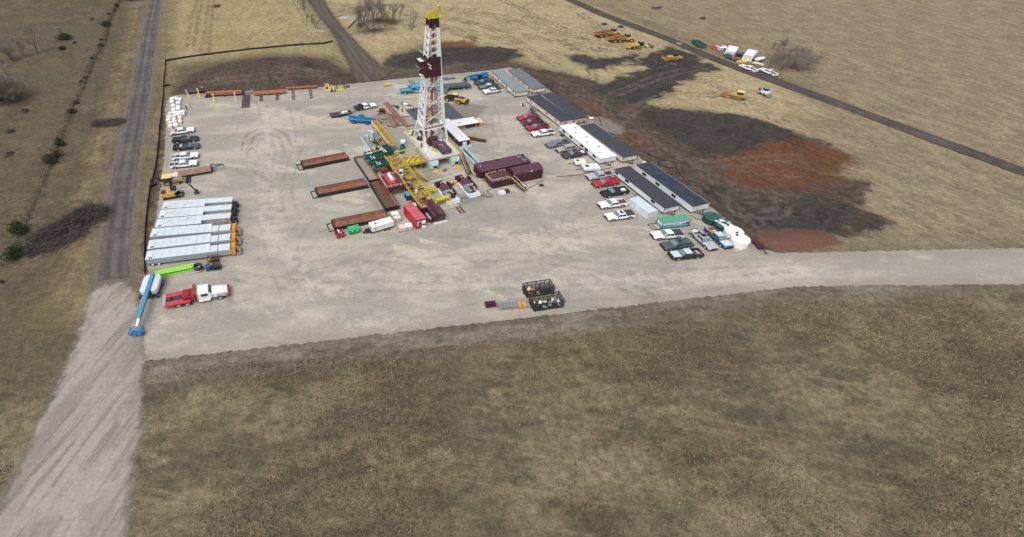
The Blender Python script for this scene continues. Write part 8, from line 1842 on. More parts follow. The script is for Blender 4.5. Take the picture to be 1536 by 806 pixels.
def lattice(z, Q, X, Y, label):
 o, a, W, L = rect((z, *Q), (z, *X), (z, *Y), 0.0); t = T('pipe_rack', label, 'rack', o, a)
 for x0 in (0, W*.52):
  mb = MB(); w = W*.46
  for x in (x0, x0 + w): mb.bar((x, 0, .2), (x, L, .2), .12, .22)
  n = 5
  for k_ in range(n): mb.bar((x0, L*k_/n, .2), (x0 + w, L*(k_ + .5)/n, .2), .1, .12); mb.bar((x0 + w, L*(k_ + .5)/n, .2), (x0, L*(k_ + 1)/n, .2), .1, .12); mb.bar((x0, L*k_/n + .05, .2), (x0 + w, L*k_/n + .05, .2), .12, .14)
  mb.bar((x0, L - .05, .2), (x0 + w, L - .05, .2), .12, .14)
  for x in (x0, x0 + w):
   for y in (.1, L - .1): mb.box(x - .05, y - .05, 0, x + .05, y + .05, .09)
  mb.build('ladder_frame', plmet, t)
lattice('N', (1095,620), (1225,610), (1120,405), 'pair of plum lattice pipe rack frames lying on the gravel')
def bar_leg(z, p, q, label):
 a, b = G(z, *p), G(z, *q); d = b - a; t = T('rack_arm', label, 'rack', (a.x, a.y, 0), math.atan2(d.y, d.x), 'plum rack arms before the rusty pipes'); L = d.length
 mb = MB(); mb.bar((0, -.25, .2), (L, -.25, .25), .1, .2); mb.bar((0, .25, .2), (L, .25, .25), .1, .2); mb.build('side_bar', plmet, t)
 mb = MB()
 for k_ in range(4): mb.box(L*(k_ + .3)/4 - .08, -.3, .02, L*(k_ + .3)/4 + .08, .3, .2)
 mb.build('rung', plmet, t)
bar_leg('O', (112,455), (113,375), 'plum rack arm under the red-orange pipe layer, nearer the lattice frames'); bar_leg('O', (345,438), (342,358), 'plum rack arm under the right part of the red-orange pipe layer')
bar_leg('O', (578,435), (568,300), 'plum rack arm under the narrow pipe layer, nearer the red-orange pipes'); bar_leg('O', (835,415), (815,285), 'plum rack arm under the narrow pipe layer, nearer the yellow frames')
yf = small_gear('tubular_frame', 'O', 1070, 305, 'yellow tubular machine frame with tan drums beside the plum goalpost stand', [('base', paleyel, [('box', -.9, -.3, 0, .9, 1.8, .3)]), ('frame', paleyel, [('bar', (-.7, 0, .3), (-.6, .2, 1.9), .14, .14), ('bar', (.5, -.2, .3), (.2, .6, 2.0), .25, .25), ('bar', (-.6, .2, 1.9), (.2, .6, 1.9), .14, .14)]), ('machine', rustorange, [('cbox', -.2, 1.0, .302, .9, 1.0, 1.0)]), ('drum', cardb, [('drum', (-.3, .6, 1.2), (1, 0, 0), .35, .6, 10)])], .12, 'frame')
small_gear('tubular_frame', 'O', 1140, 315, 'pale yellow ladder frame leaning on a dark base, before the plum goalpost stand', [('base', dark, [('box', -.7, -.2, 0, .9, 1.5, .18)]), ('frame', paleyel, [('bar', (-.5, .2, .2), (-.5, .9, 1.5), .14, .14), ('bar', (.2, .2, .2), (.1, .9, 1.5), .14, .14), ('bar', (-.5, .9, 1.5), (.1, .9, 1.5), .12, .12), ('bar', (.5, .1, .2), (.4, .8, 1.2), .14, .14)])], .12, 'frame')
go = small_gear('goalpost_stand', 'O', 1258, 300, 'tall plum goalpost stand on a yellow base at the back of the pad', [('upright', plmet, [('bar', (-.95, .5, .3), (-1.0, .6, 3.1), .22, .22)]), ('upright', plmet, [('bar', (1.05, .5, .3), (.95, .6, 3.1), .22, .22)]), ('crossbar', plmet, [('bar', (-1.0, .6, 3.05), (.95, .6, 3.05), .14, .14), ('bar', (-.96, .55, 1.8), (.98, .55, 1.8), .2, .2)]), ('base', lemon, [('box', -1.3, -.3, 0, 1.35, 1.0, .3)]), ('pulley', yellow, [('cbox', .5, .5, 1.0, .5, .3, .4)])], .12, 'stand')
small_gear('loose_tire', 'O', 1355, 245, 'grey tire lying beside the plum goalpost stand', [('tire', rubber, [('drum', (0, 0, .16), (0, 0, 1), .6, .3, 14)]), ('hub', greysteel, [('drum', (0, 0, .17), (0, 0, 1), .28, .32, 10)])], 0, 'tire')
small_gear('yellow_tank', 'k', 850, 226, 'small yellow horizontal tank lying alone at the back edge of the pad', [('tank', lemon, [('tube', (-.95, 0, .45), (.95, .12, .45), .36, 12)]), ('saddle', yellow, [('box', -.7, -.3, 0, -.5, .3, .3), ('box', .5, -.2, 0, .7, .4, .3)])], .05, 'tank')
small_gear('blue_pipes', 'P', 790, 372, 'two short stacks of blue pipes at the back edge of the pad', [('pipe', mat('dull_blue_paint', (.06, .13, .25), .5), [('tube', (-1.0, .5, .15), (1.0, .8, .15), .14, 7), ('tube', (-1.0, .2, .15), (1.0, .5, .15), .14, 7), ('tube', (-.2, -.4, .15), (1.6, -.2, .15), .14, 7), ('tube', (-.2, -.7, .15), (1.6, -.5, .15), .14, 7)]), ('sleeper', rustdark, [('box', -.5, -.8, 0, -.4, 1.0, .02), ('box', .9, -.8, 0, 1.0, 1.0, .02)])], 0, 'pipes')
small_gear('brown_beams', 'P', 915, 366, 'short brown beams lying beside the blue pipes', [('beam', plmet, [('cbox', 0, 0, 0, 1.5, .3, .2, .05), ('cbox', .1, .5, 0, 1.4, .3, .2, .05)]), ('cap', dark, [('cbox', -.7, 0, .202, .2, .3, .06, .05)])], 0, 'beams')
small_gear('steel_bracket', 'k', 1130, 185, 'thin brown rectangular frame lying at the back edge near the blue semi', [('frame', plmet, [('path', [(-.8, .9, .1), (.2, 1.1, .1), (.9, -.7, .1), (-.1, -.9, .1), (-.8, .9, .1)], .07, 5)]), ('rail', steel, [('tube', (-1.0, 1.3, .1), (5.5, 2.2, .1), .08, 5)])], 0, 'frame')
# lowboy beside flatbed truck
o = G('k', 320, 560); a0 = G('k', 195, 565); a1 = G('k', 430, 520); hd = math.atan2((a1 - a0).y, (a1 - a0).x)
t = T('equipment_trailer', 'low black equipment trailer with grey and pale gear, hitched behind the flatbed truck', 'trailer', (o.x, o.y, 0), hd)
mb = MB(); mb.loft([[(-2.7, -.9, z), (1.6, -.9, z), (3.0, -.35, z), (3.0, .35, z), (1.6, .9, z), (-2.7, .9, z)] for z in (.28, .48)]); mb.build('deck', mat('brown_deck', (.12, .10, .085), .8, var=.25), t)
mb = MB(); mb.bar((-2.7, -.95, .42), (1.6, -.95, .42), .08, .3); mb.bar((-2.7, .95, .42), (1.6, .95, .42), .08, .3); mb.bar((3.0, 0, .35), (3.9, 0, .35), .1, .1); mb.bar((-2.75, -.9, .5), (-2.75, .9, .5), .08, .4); mb.build('side_rail', black, t)
mb = MB(); mb.cbox(.7, .1, .482, 1.0, .8, .25, .3); mb.cbox(1.6, .0, .482, .5, .5, .4, .8); mb.build('pale_load', siding, t)
mb = MB(); mb.cbox(2.2, 0, .482, .5, .5, .55); mb.cbox(-1.5, .2, .482, 1.4, .9, .1, .1); mb.build('dark_load', dark, t)
for x in (-.9, -.1):
 for y in (-1.05, 1.05):
  mb = MB(); mb.drum((x, y, .24), (0, 1, 0), .24, .2, 10); mb.build('wheel', rubber, t)

# near left corner: lattice boom, hose reel, pump skids
def lattice_boom():
 a, b = G('d', 400, 290, .3), G('d', 862, 192, .3); d = b - a; t = T('lattice_boom', 'lime green lattice boom section lying on the gravel beside the silver trailers', 'boom', (a.x, a.y, 0), math.atan2(d.y, d.x)); L = d.length; lm = mat('lime_paint', (.22, .62, .06), .5, var=.15, scale=3, dirt=(.5, .5, .08), dirt_amt=.4)
 for y in (-.45, .45):
  for z in (.12, .62):
   mb = MB(); mb.tube((0, y, z), (L, y, z), .11, 6); mb.build('chord', lm, t)
 mb = MB(); n = 15
 for k_ in range(n):
  x0, x1 = L*k_/n, L*(k_ + 1)/n
  for z in (.12, .62): mb.tube((x0, -.45, z), (x1, .45, z), .08, 5); mb.tube((x0, .45, z), (x1, -.45, z), .08, 5)
  for y in (-.45, .45): mb.tube((x0, y, .12), (x1, y, .62), .07, 4)
 mb.build('lacing', lm, t)
 mb = MB(); mb.box(.3, -.42, .6, L - .3, .42, .64); mb.build('walk_plate', lm, t)
 mb = MB(); mb.box(-.5, -.3, .1, 0, -.2, .5); mb.box(-.5, .2, .1, 0, .3, .5); mb.build('lug', steel, t)
lattice_boom()
p = G('d', 908, 232); t = T('hose_reel', 'coil of black hose standing in a pale drum beside the lime boom', 'hose coil', (p.x, p.y, 0))
for k_ in range(4):
 mb = MB(); n = 24; r_ = .62
 mb.path([(r_*math.cos(2*math.pi*i/n), r_*math.sin(2*math.pi*i/n), .45 + .17*k_) for i in range(n + 1)], .12, 6); mb.build('hose_turn', dark, t)
mb = MB(); mb.lathe(0, 0, [(.62, 0), (.66, .3), (.55, .34)], 18); mb.build('drum_base', siding, t)
mb = MB(); mb.lathe(0, 0, [(.74, .0), (.74, .06)], 18); mb.build('rust_ring', rustorange, t)
def pump_skid(z, Q, X, Y, label, fm, pm, extra):
 o, a, W, L = rect((z, *Q), (z, *X), (z, *Y), .2); t = T('pump_skid', label, 'pump', o, a, 'small pump skids near the lime boom'); L = max(L, 1.0)
 mb = MB(); mb.box(0, 0, 0, W, .12, .18); mb.box(0, L - .12, 0, W, L, .18); mb.box(0, .121, .02, W, L - .121, .1); mb.build('skid', fm, t)
 mb = MB(); mb.path([(.1, .06, .95), (W - .1, .06, .95), (W - .1, L - .06, .95), (.1, L - .06, .95), (.1, .06, .95)], .05, 5)
 for x in (.1, W - .1):
  for y in (.06, L - .06): mb.tube((x, y, .18), (x, y, .95), .05, 5)
 mb.build('cage', fm, t)
 mb = MB(); mb.cbox(W*.65, L*.5, .101, W*.5, L*.6, .6); mb.drum((W*.6, L*.5, .75), (1, 0, 0), .2, W*.4, 8); mb.build('engine', pm, t)
 for nm, mt, x, y, r in extra:
  mb = MB(); mb.lathe(W*x, L*y, [(r, .102), (r, .75), (r*.6, .88)], 12); mb.build(nm, mt, t)
pump_skid('d', (1010,165), (1140,150), (1000,112), 'red caged pump skid behind the dark green one', mat('dark_red_paint', (.25, .02, .02), .5), dark, [('tank', mat('lime_paint', (.22, .62, .06), .5), .12, .4, .22)])
pump_skid('d', (992,242), (1165,225), (992,195), 'dark green pump skid with a blue tank and black engine', greenmach, black, [('blue_tank', mat('deep_blue_tank', (.02, .10, .38), .4), .14, .5, .42), ('green_filter', mat('lime_paint', (.22, .62, .06), .5), .33, .9, .14)])

# caged trash skips at the lower edge of the pad
def trash_skip(Q, X, Y, label, bags):
 o, a, W, L = rect(Q, X, Y, 0.05); t = T('trash_skip', label, 'trash skip', o, a, 'caged trash skips'); H = 1.35
 mb = MB(); mb.box(0, 0, 0, W, L, .1); mb.build('floor_tray', dark, t)
 mb = MB()
 nx, ny = 6, 3
 for (p, q, n) in (((0, 0), (W, 0), nx), ((W, 0), (W, L), ny), ((W, L), (0, L), nx), ((0, L), (0, 0), ny)):
  P, Q2 = Vector((*p, .1)), Vector((*q, .1)); up = Vector((0, 0, H))
  out = Vector(((P.x + Q2.x)/2 - W/2, (P.y + Q2.y)/2 - L/2, 0)).normalized()*.12
  for k_ in range(n + 1): mb.tube(P.lerp(Q2, k_/n), P.lerp(Q2, k_/n) + up + out*.5, .045, 4)
  for k_ in range(n): mb.tube(P.lerp(Q2, (k_ + (k_ % 2))/n), P.lerp(Q2, (k_ + 1 - (k_ % 2))/n) + up + out*.5, .03, 4)
  mb.tube(P + up + out*.5, Q2 + up + out*.5, .06, 5); mb.tube(P + up*.5, Q2 + up*.5, .035, 4)
 mb.build('cage', black, t)
 ms = MB()
 for (p, q) in (((0, 0), (W, 0)), ((W, 0), (W, L)), ((W, L), (0, L)), ((0, L), (0, 0))):
  P, Q2 = Vector((*p, .12)), Vector((*q, .12)); n = int((Q2 - P).length/.16)
  for k_ in range(n): ms.tube(P.lerp(Q2, k_/n), P.lerp(Q2, k_/n) + Vector((0, 0, H)), .011, 3, cap=False)
  for k_ in range(1, 9): ms.tube(P + Vector((0, 0, H*k_/9)), Q2 + Vector((0, 0, H*k_/9)), .011, 3, cap=False)
 ms.build('mesh_screen', dark, t)
 mb = MB(); mb.box(W, L*.4, .5, W + .35, L*.5, .6); mb.box(-.25, L*.4, .1, 0, L*.55, .2); mb.build('lift_lug', greenmach, t)
 for k_ in range(bags[0]):
  mb = MB(); x, y = rng.uniform(*bags[1])*W, rng.uniform(.15, .8)*L; r_ = rng.uniform(.14, .34); mb.blob(x, y, .1 + r_*.8 + rng.uniform(0, .25), r_, r_, r_*.8, 4, 7, .2)
  mb.build('trash_bag', [white, bluep, cardb, siding, redp, black, wood, lemon][rng.choice([0, 0, 1, 2, 3, 3, 2, 6, 6, 5]) if k_ else 7], t)
trash_skip(('x',690,360), ('x',995,315), ('x',632,268), 'caged black trash skip with a little rubbish in its left end', (9, (.08, .5)))
trash_skip(('x',775,520), ('x',1105,468), ('x',722,412), 'caged black trash skip heaped with white and blue rubbish, in front of the other skip', (22, (.08, .95)))
# things cut by the lower edge of the photo
def pallet_goods(z, x, y, label, mt, w, d, h, rz, name='loaded_pallet'):
 p = G(z, x, y); t = T(name, label, 'pallet', (p.x, p.y, 0), rz); mb = MB(); mb.cbox(0, 0, 0, w, d, .12); mb.build('pallet', wood, t)
 mb = MB(); n = max(2, int(w/.5))
 for k_ in range(n): mb.cbox(-w/2 + w*(k_ + .5)/n, 0, .122, w/n*.9, d*.92, h*rng.uniform(.8, 1))
 mb.build('goods', mt, t); return t
pallet_goods('x', 272, 452, 'maroon boxes on a pallet, left of the trash skips', maroon, 1.7, 1.0, .5, .15)
pallet_goods('x', 490, 460, 'long grey tray beside the orange crate, left of the trash skips', greysteel, 3.4, 1.3, .35, .12, 'steel_tray')
pallet_goods('x', 632, 458, 'orange and yellow crate against the front trash skip', orange, 1.4, 1.0, .45, .1)
small_gear('trap_cone', 'q', 215, 0, 'x', [], 0) if False else None
# ================================================================== FENCES, TREES, BRUSH
def zground(p):
 return float(height(np.array([[p.x, p.y]]))[0])
def fence_line(name, pts, label, fabric, post_mat, step, h, cat='fence', jit=.12):
 P = []
 for a, b in zip(pts[:-1], pts[1:]):
  A, B = G('X', *a), G('X', *b); n = max(1, int((B - A).length/step)); P += [A.lerp(B, k_/n) for k_ in range(n)]
 P.append(G('X', *pts[-1]))
 o = P[0]; t = T(name, label, cat, (o.x, o.y, 0)); Q = [Vector((p.x - o.x + rng.uniform(-jit, jit), p.y - o.y + rng.uniform(-jit, jit), zground(p))) for p in P]
 if fabric:
  mb = MB()
  for a, b in zip(Q[:-1], Q[1:]):
   d = (b - a); nrm = Vector((-d.y, d.x, 0)).normalized()*.05
   sag = rng.uniform(-.12, .05); m_ = (a + b)/2
   for p, q, za, zb in ((a, m_, 0, sag), (m_, b, sag, 0)):
    mb.hexa([p - nrm - Vector((0, 0, .1)), q - nrm - Vector((0, 0, .1)), q + nrm - Vector((0, 0, .1)), p + nrm - Vector((0, 0, .1)), p - nrm*.6 + Vector((0, 0, h + za)), q - nrm*.6 + Vector((0, 0, h + zb)), q + nrm*.6 + Vector((0, 0, h + za)), p + nrm*.6 + Vector((0, 0, h + zb))])
  mb.build('fabric', fabric, t)
 else:
  for k_ in range(3):
   mb = MB(); mb.path([q + Vector((0, 0, h*(.35 + .3*k_))) for q in Q], .014, 3); mb.build('wire', greysteel, t)
 for q in Q[:100]:
  mb = MB(); lx, ly = rng.uniform(-.12, .12), rng.uniform(-.12, .12); mb.tube(q - Vector((0, 0, .2)), q + Vector((lx, ly, h + .15)), .05 if fabric else .055, 5); mb.build('post', post_mat, t)
silt = mat('black_silt_cloth', (.02, .022, .024), .8, dirt=(.08, .06, .05), dirt_amt=.2)
fence_line('silt_fence', [(248.5, 92), (247, 110), (245.5, 132), (243, 165), (239.5, 192), (237, 222), (235, 248), (229.5, 265), (225, 285), (221, 305), (219, 330), (217, 356), (216.5, 385), (216.5, 412)], 'black silt fence along the left edge of the pad', silt, black, 3.0, .55)
fence_line('silt_fence', [(248.5, 92), (280, 87), (330, 80), (375, 75), (415, 71), (455, 67.5), (485, 66.5), (499, 63.5)], 'black silt fence across the dry field behind the brown soil bank', silt, black, 3.5, .6)
fence_line('silt_fence', [(246, 130), (250, 129), (256, 128.5)], 'short black silt fence stub at the corner of the brown soil bank', silt, black, 1.5, .6)
fence_line('silt_fence', [(238.5, 191), (243, 191.5)], 'short black silt fence stub beside the white sacks', silt, black, 1.5, .55)
fence_line('silt_fence', [(226.5, 281), (235, 277.5)], 'short black silt fence stub behind the backhoe arm', silt, black, 1.5, .55)
oldpost = mat('grey_post', (.10, .085, .07), .9)
fence_line('wire_fence', [(182, -4), (163, 32), (158, 62), (150, 75), (139, 95), (130, 117), (118, 145), (108, 160), (103, 180), (92, 206), (78, 238), (68, 265), (58, 288), (50, 308), (42, 325), (30, 352), (5, 400)], 'old wire fence with leaning posts through the weeds left of the asphalt road', None, oldpost, 3.4, .95)
fence_line('wire_fence', [(250, 20), (248.8, 50), (248.6, 88)], 'thin wire fence between the asphalt road and the dry field', None, oldpost, 4.5, .8)
fence_line('wire_fence', [(438, 0), (452, 25), (462, 46), (480, 64)], 'thin wire fence along the saplings beside the dirt road', None, oldpost, 4.5, .8)

leaf = mat('cedar_foliage', (.030, .045, .018), .9, var=.35, scale=2.0)
leafred = mat('reddish_cedar_foliage', (.062, .045, .020), .9, var=.35, scale=1.0)
weed = mat('dead_weeds', (.10, .082, .062), .95, var=.3)
twig = mat('grey_twigs', (.185, .168, .142), .95, var=.25)
bark = mat('grey_bark', (.095, .084, .07), .95, var=.3)
brushm = mat('dead_brush', (.094, .082, .071), .95, var=.35, scale=.8)
def tri(mb, c, s, rr=rng):
 a = Vector((rr.gauss(0, 1), rr.gauss(0, 1), rr.gauss(0, 1))).normalized(); b = a.orthogonal().normalized(); d = a.cross(b)
 mb.add([c + b*s, c - b*s*.6 + d*s*.7, c - b*s*.6 - d*s*.7], [(0, 1, 2)])
def cedar_mesh(seed, dense=1900):
 r = random.Random(seed); mb = MB(); lobes = [(Vector((r.uniform(-.55, .55), r.uniform(-.55, .55), r.uniform(.25, .75))), r.uniform(.3, .5)) for _ in range(9)] + [(Vector((0, 0, .45)), .62), (Vector((0, 0, .8)), .35)]
 for i in range(dense):
  c, q = r.choice(lobes); v = Vector((r.gauss(0, 1), r.gauss(0, 1), r.gauss(0, 1))).normalized()*q*r.uniform(.55, 1.0)**.5
  p = c + v; p.z = max(.04, p.z*.9)
  tri(mb, p, r.uniform(.03, .075), r)
 return mb
CEDARS = {}
def cedar(z, x, y, wpx, label, hr=1.0, mt=None, group='cedar bushes'):
 p = G(z, x, y); s = ((G(z, x + wpx/2, y)) - p).length; k_ = rng.randrange(4); mt = mt or leaf
 t = T('cedar_tree', label, 'tree', (p.x, p.y + s*.3, zground(p)), rng.uniform(0, 6.28), group); t.scale = (s, s, s*hr)
 key = (k_, mt.name)
 if key not in CEDARS:
  o = cedar_mesh(k_*7 + 3).build('crown', mt, t); CEDARS[key] = o.data
 else:
  o = bpy.data.objects.new('crown', CEDARS[key]); COL.objects.link(o); o.parent = t
 if 'trunk' not in CEDARS:
  mb = MB(); mb.tube((0, 0, -.1), (.05, 0, .6), .07, 6, r2=.03); CEDARS['trunk'] = mb.build('trunk', bark, t).data
 else:
  o = bpy.data.objects.new('trunk', CEDARS['trunk']); COL.objects.link(o); o.parent = t
for z, x, y, w, lb, hr in (('q',575,368,175,'low wide dark cedar with bare branches beside it, alone in the left field',.55), ('q',570,462,90,'small ragged dark cedar below the low wide one',.7), ('q',685,402,44,'tiny grey-green cedar right of the low wide one',.8), ('q',965,240,125,'largest dark cedar on the far part of the wire fence',.7), ('q',1068,62,58,'dark cedar at the far end of the wire fence',.9),
 ('q',997,133,46,'small dark cedar just left of the far wire fence',.6), ('q',846,182,48,'small brown-green cedar left of the largest fence cedar',.6), ('q',932,375,46,'small cedar on the wire fence below the largest one',.8), ('q',925,432,60,'dark cedar on the wire fence, above the brown fallen patch',.9), ('q',850,550,56,'dark cedar on the wire fence beside a small grey patch',.9), ('q',782,728,48,'upper of two touching small cedars on the wire fence',.8), ('q',745,760,38,'lower of two touching small cedars on the wire fence',.9), ('q',1050,105,40,'tiny dark cedar on the far wire fence between two bigger ones',.8),
 ('r',700,222,72,'dark flat cedar on the wire fence, above a rounder one',.7), ('r',658,312,92,'rounded green cedar on the wire fence left of the dark fallen bush',.9), ('r',553,612,115,'upright brownish cedar standing above the big reddish one',1.25), ('r',462,775,150,'big rounded green cedar on the wire fence',1.15), ('s',165,690,205,'big round cedar standing alone below the wire fence',1.1), ('t',115,360,255,'largest spreading cedar at the lower left beside the brush pile',.85), ('r',5,195,90,'green cedar at the edge of the grey thicket on the far left',.9), ('t',15,580,60,'dark scrub bush at the far lower left',.8)):
 cedar(z, x, y, w, lb, hr)
cedar('r', 515, 718, 130, 'reddish brown cedar touching the big rounded green one', 1.0, leafred)

def branchy(seed, levels=4, n0=1, spread=.5, twigs=5, h=1.0, multi=1, tw=1.0):
 """bare tree of unit height: tapered trunk, limbs, twigs"""
 r = random.Random(seed); tr = MB(); cr = MB()
 def grow(p, d, L, rad, lev, mb):
  n = 3; q = p
  for k_ in range(n):
   d2 = (d + Vector((r.gauss(0, .12), r.gauss(0, .12), r.gauss(.03, .08)))).normalized(); q2 = q + d2*L/n
   mb.tube(q, q2, rad*(1 - .25*k_/n), 5 if lev < 2 else 3, r2=rad*(1 - .25*(k_ + 1)/n), cap=False); q, d = q2, d2
   if lev < levels and (k_ > 0 or lev > 0):
    for _ in range(r.choice([1, 2]) if lev < levels - 1 else twigs//2 + 1):
     sd = Vector((r.gauss(0, 1), r.gauss(0, 1), r.gauss(.15, .5))).normalized(); dd = (d*.75 + sd*spread*1.25).normalized()
     grow(q, dd, L*r.uniform(.45, .72), rad*.55, lev + 1, cr)
 for _ in range(multi):
  d0 = Vector((r.gauss(0, .25 if multi > 1 else .08), r.gauss(0, .25 if multi > 1 else .08), 1)).normalized()
  grow(Vector((r.gauss(0, .06) if multi > 1 else 0, r.gauss(0, .06) if multi > 1 else 0, -.03)), d0, .5*h*r.uniform(.85, 1.1), .019/math.sqrt(multi)**.7*tw, 0, tr)
 return tr, cr
BARE = {}
def bare(z, x, y, hpx, label, multi=1, group='bare winter trees', spread=.55, fixh=None):
 p = G(z, x, y); sc = ZONE[z][2]; depth = (Vector((p.x, p.y, 0)) - Vector((0, 0, CAM_H))).dot(_fw)
 hm = fixh or hpx/sc/CAM_F*depth/.78
 k_ = (rng.randrange(3), multi, spread)
 t = T('bare_tree', label, 'tree', (p.x, p.y, zground(p) - .05), rng.uniform(0, 6.28), group); t.scale = (hm,)*3
 if k_ not in BARE:
  a, b = branchy(k_[0]*13 + multi, 4, spread=spread, multi=multi)
  BARE[k_] = (a.build('trunk', bark, t).data, b.build('crown', twig, t).data)
 else:
  for nm, me in zip(('trunk', 'crown'), BARE[k_]):
   o = bpy.data.objects.new(nm, me); COL.objects.link(o); o.parent = t
for z, x, y, h, lb, mu in (('q',338,485,190,'bare grey tree with a leaning crown in the left field'  ,1), ('q',225,525,120,'bare grey tree between the leaning one and the grey clump',2), ('q',130,558,140,'bare many-stemmed grey clump near the left edge',4), ('q',90,545,130,'bare grey clump of thin stems left of the many-stemmed one',4), ('q',22,640,90,'single thin bare tree at the very left edge',1), ('q',265,605,50,'small grey bare shrub below the bare trees',3), ('q',60,680,50,'low bare shrub on the far left below the thin tree',3), ('q',570,320,60,'bare twiggy shrub behind the low wide cedar',4), ('r',290,145,60,'thin bare sapling right of the grey thicket',1), ('r',105,370,50,'pair of thin bare saplings in the left field',2), ('r',80,285,30,'tiny bare sapling under the grey thicket',2)):
 bare(z, x, y, h, lb, mu)
for k_, (x, y, h) in enumerate(((20,225,230),(70,220,240),(120,205,200),(165,190,150),(40,180,200),(100,170,190),(-15,210,220))):
 bare('r', x, y, h, 'grey bare shrub of the dense thicket on the far left edge', 5, 'grey thicket on the left edge', .7)
# trees round the pond knoll behind the pad
for x, y, h, lb, mu in ((685,310,210,'bare tree at the left end of the tree clump behind the mast',3), (740,290,220,'tall bare tree, second in the clump behind the mast',2), (800,380,170,'low bare tree in front of the clump behind the mast',2), (775,270,200,'bare tree in the heart of the clump, left part',3), (830,270,210,'bare tree in the heart of the clump, upper middle',2), (888,285,210,'bare tree with straight dark stem in the middle of the clump',1), (950,290,180,'thin straight bare tree right of the dark-stemmed one',1), (1012,300,220,'big bare tree with greenish stem at the right of the clump',2), (1075,300,190,'bare tree behind the green undergrowth of the clump',3), (1150,265,160,'bare tree at the right end of the clump',1), (1310,335,150,'lone bare tree between the clump and the mast',2), (1290,370,90,'small bare shrub under the lone tree near the mast',3), (700,200,140,'bare tree at the back left of the clump',3), (760,190,150,'bare tree at the back middle of the clump',3), (850,200,150,'bare tree at the back right of the clump',3), (940,220,140,'bare tree behind the thin straight one',3)):
 bare('R', x, y, h, lb, mu, 'bare tree clump behind the mast')
for x, y, h, lb in ((193,328,130,'bare forked sapling nearest the pale gravel spot beside the dirt road'), (140,270,90,'bare sapling just above the forked one'), (80,250,90,'bare sapling in the middle of the row beside the dirt road'), (45,145,110,'bare sapling high in the row beside the dirt road'), (15,110,110,'bare sapling at the top end of the row'), (30,60,90,'farthest bare sapling of the row beside the dirt road')):
 bare('R', x, y, h, lb, 3, 'bare saplings beside the dirt road')
greenbrush = mat('grey_green_brush', (.125, .115, .078), .95, var=.3)
def undergrowth(z, x, y, rx, ry, h, n, mt, label, name='brush_patch', stuff=True, size=(.1, .28)):
 p = G(z, x, y); sx = (G(z, x + rx, y) - p).length; sy = (G(z, x, y - ry) - p).length; mb = MB()
 C = []
 for _ in range(n):
  a = rng.uniform(0, 6.283); q = abs(rng.gauss(0, .48)); C.append((p.x + sx*q*math.cos(a), p.y + sy*q*math.sin(a), h*max(.1, 1 - q*.7)*rng.random()))
 C = np.array(C); C[:, 2] += height(C[:, :2])
 for c in C:
  c = Vector(c); d = Vector((rng.gauss(0, 1), rng.gauss(0, 1), abs(rng.gauss(.8, .6)))).normalized()*rng.uniform(*size)*2.2; w = d.orthogonal().normalized()*rng.uniform(.015, .05)
  mb.add([c - w, c + w, c + d], [(0, 1, 2)])
 o = mb.build(name, mt); tag(o, label, 'brush', kind='stuff' if stuff else 'thing'); return o
for x, y, rx, ry, h, n, mt in ((1060,300,90,40,.9,2600,greenbrush), (700,300,90,90,.6,2600,greenbrush), (900,280,260,80,.5,5000,greenbrush), (860,380,330,60,.35,4500,greenbrush)):
 undergrowth('R', x, y, rx, ry, h, n, mt, 'grey-green undergrowth below the bare tree clump')
# bare thicket at the right edge
for x, y, h, lb in ((1230,262,130,'bare greenish tree at the upper corner of the right-hand thicket'), (1310,260,120,'bare tree along the top of the right-hand thicket'), (1180,250,80,'small bare tree left of the right-hand thicket'), (1030,150,60,'small bare shrub in the field above the white containers')):
 bare('L', x, y, h, lb, 2, 'bare trees by the right-hand thicket')
for k_, (x, y) in enumerate(((1190,420),(1150,480),(1260,440),(1330,400),(1330,480),(1410,400),(1410,490),(1480,430),(1500,520),(1400,330),(1480,350),(1250,350),(1560,400),(1580,500),(1560,330),(1650,450),(1640,370),(1290,520),(1720,420))):
 bare('L', x, y, 120, 'grey bare shrub of the dense right-hand thicket', 5, 'dense grey thicket on the right', .7)
undergrowth('L', 1400, 430, 280, 130, 1.0, 9000, brushm, 'dense dead undergrowth of the right-hand thicket')

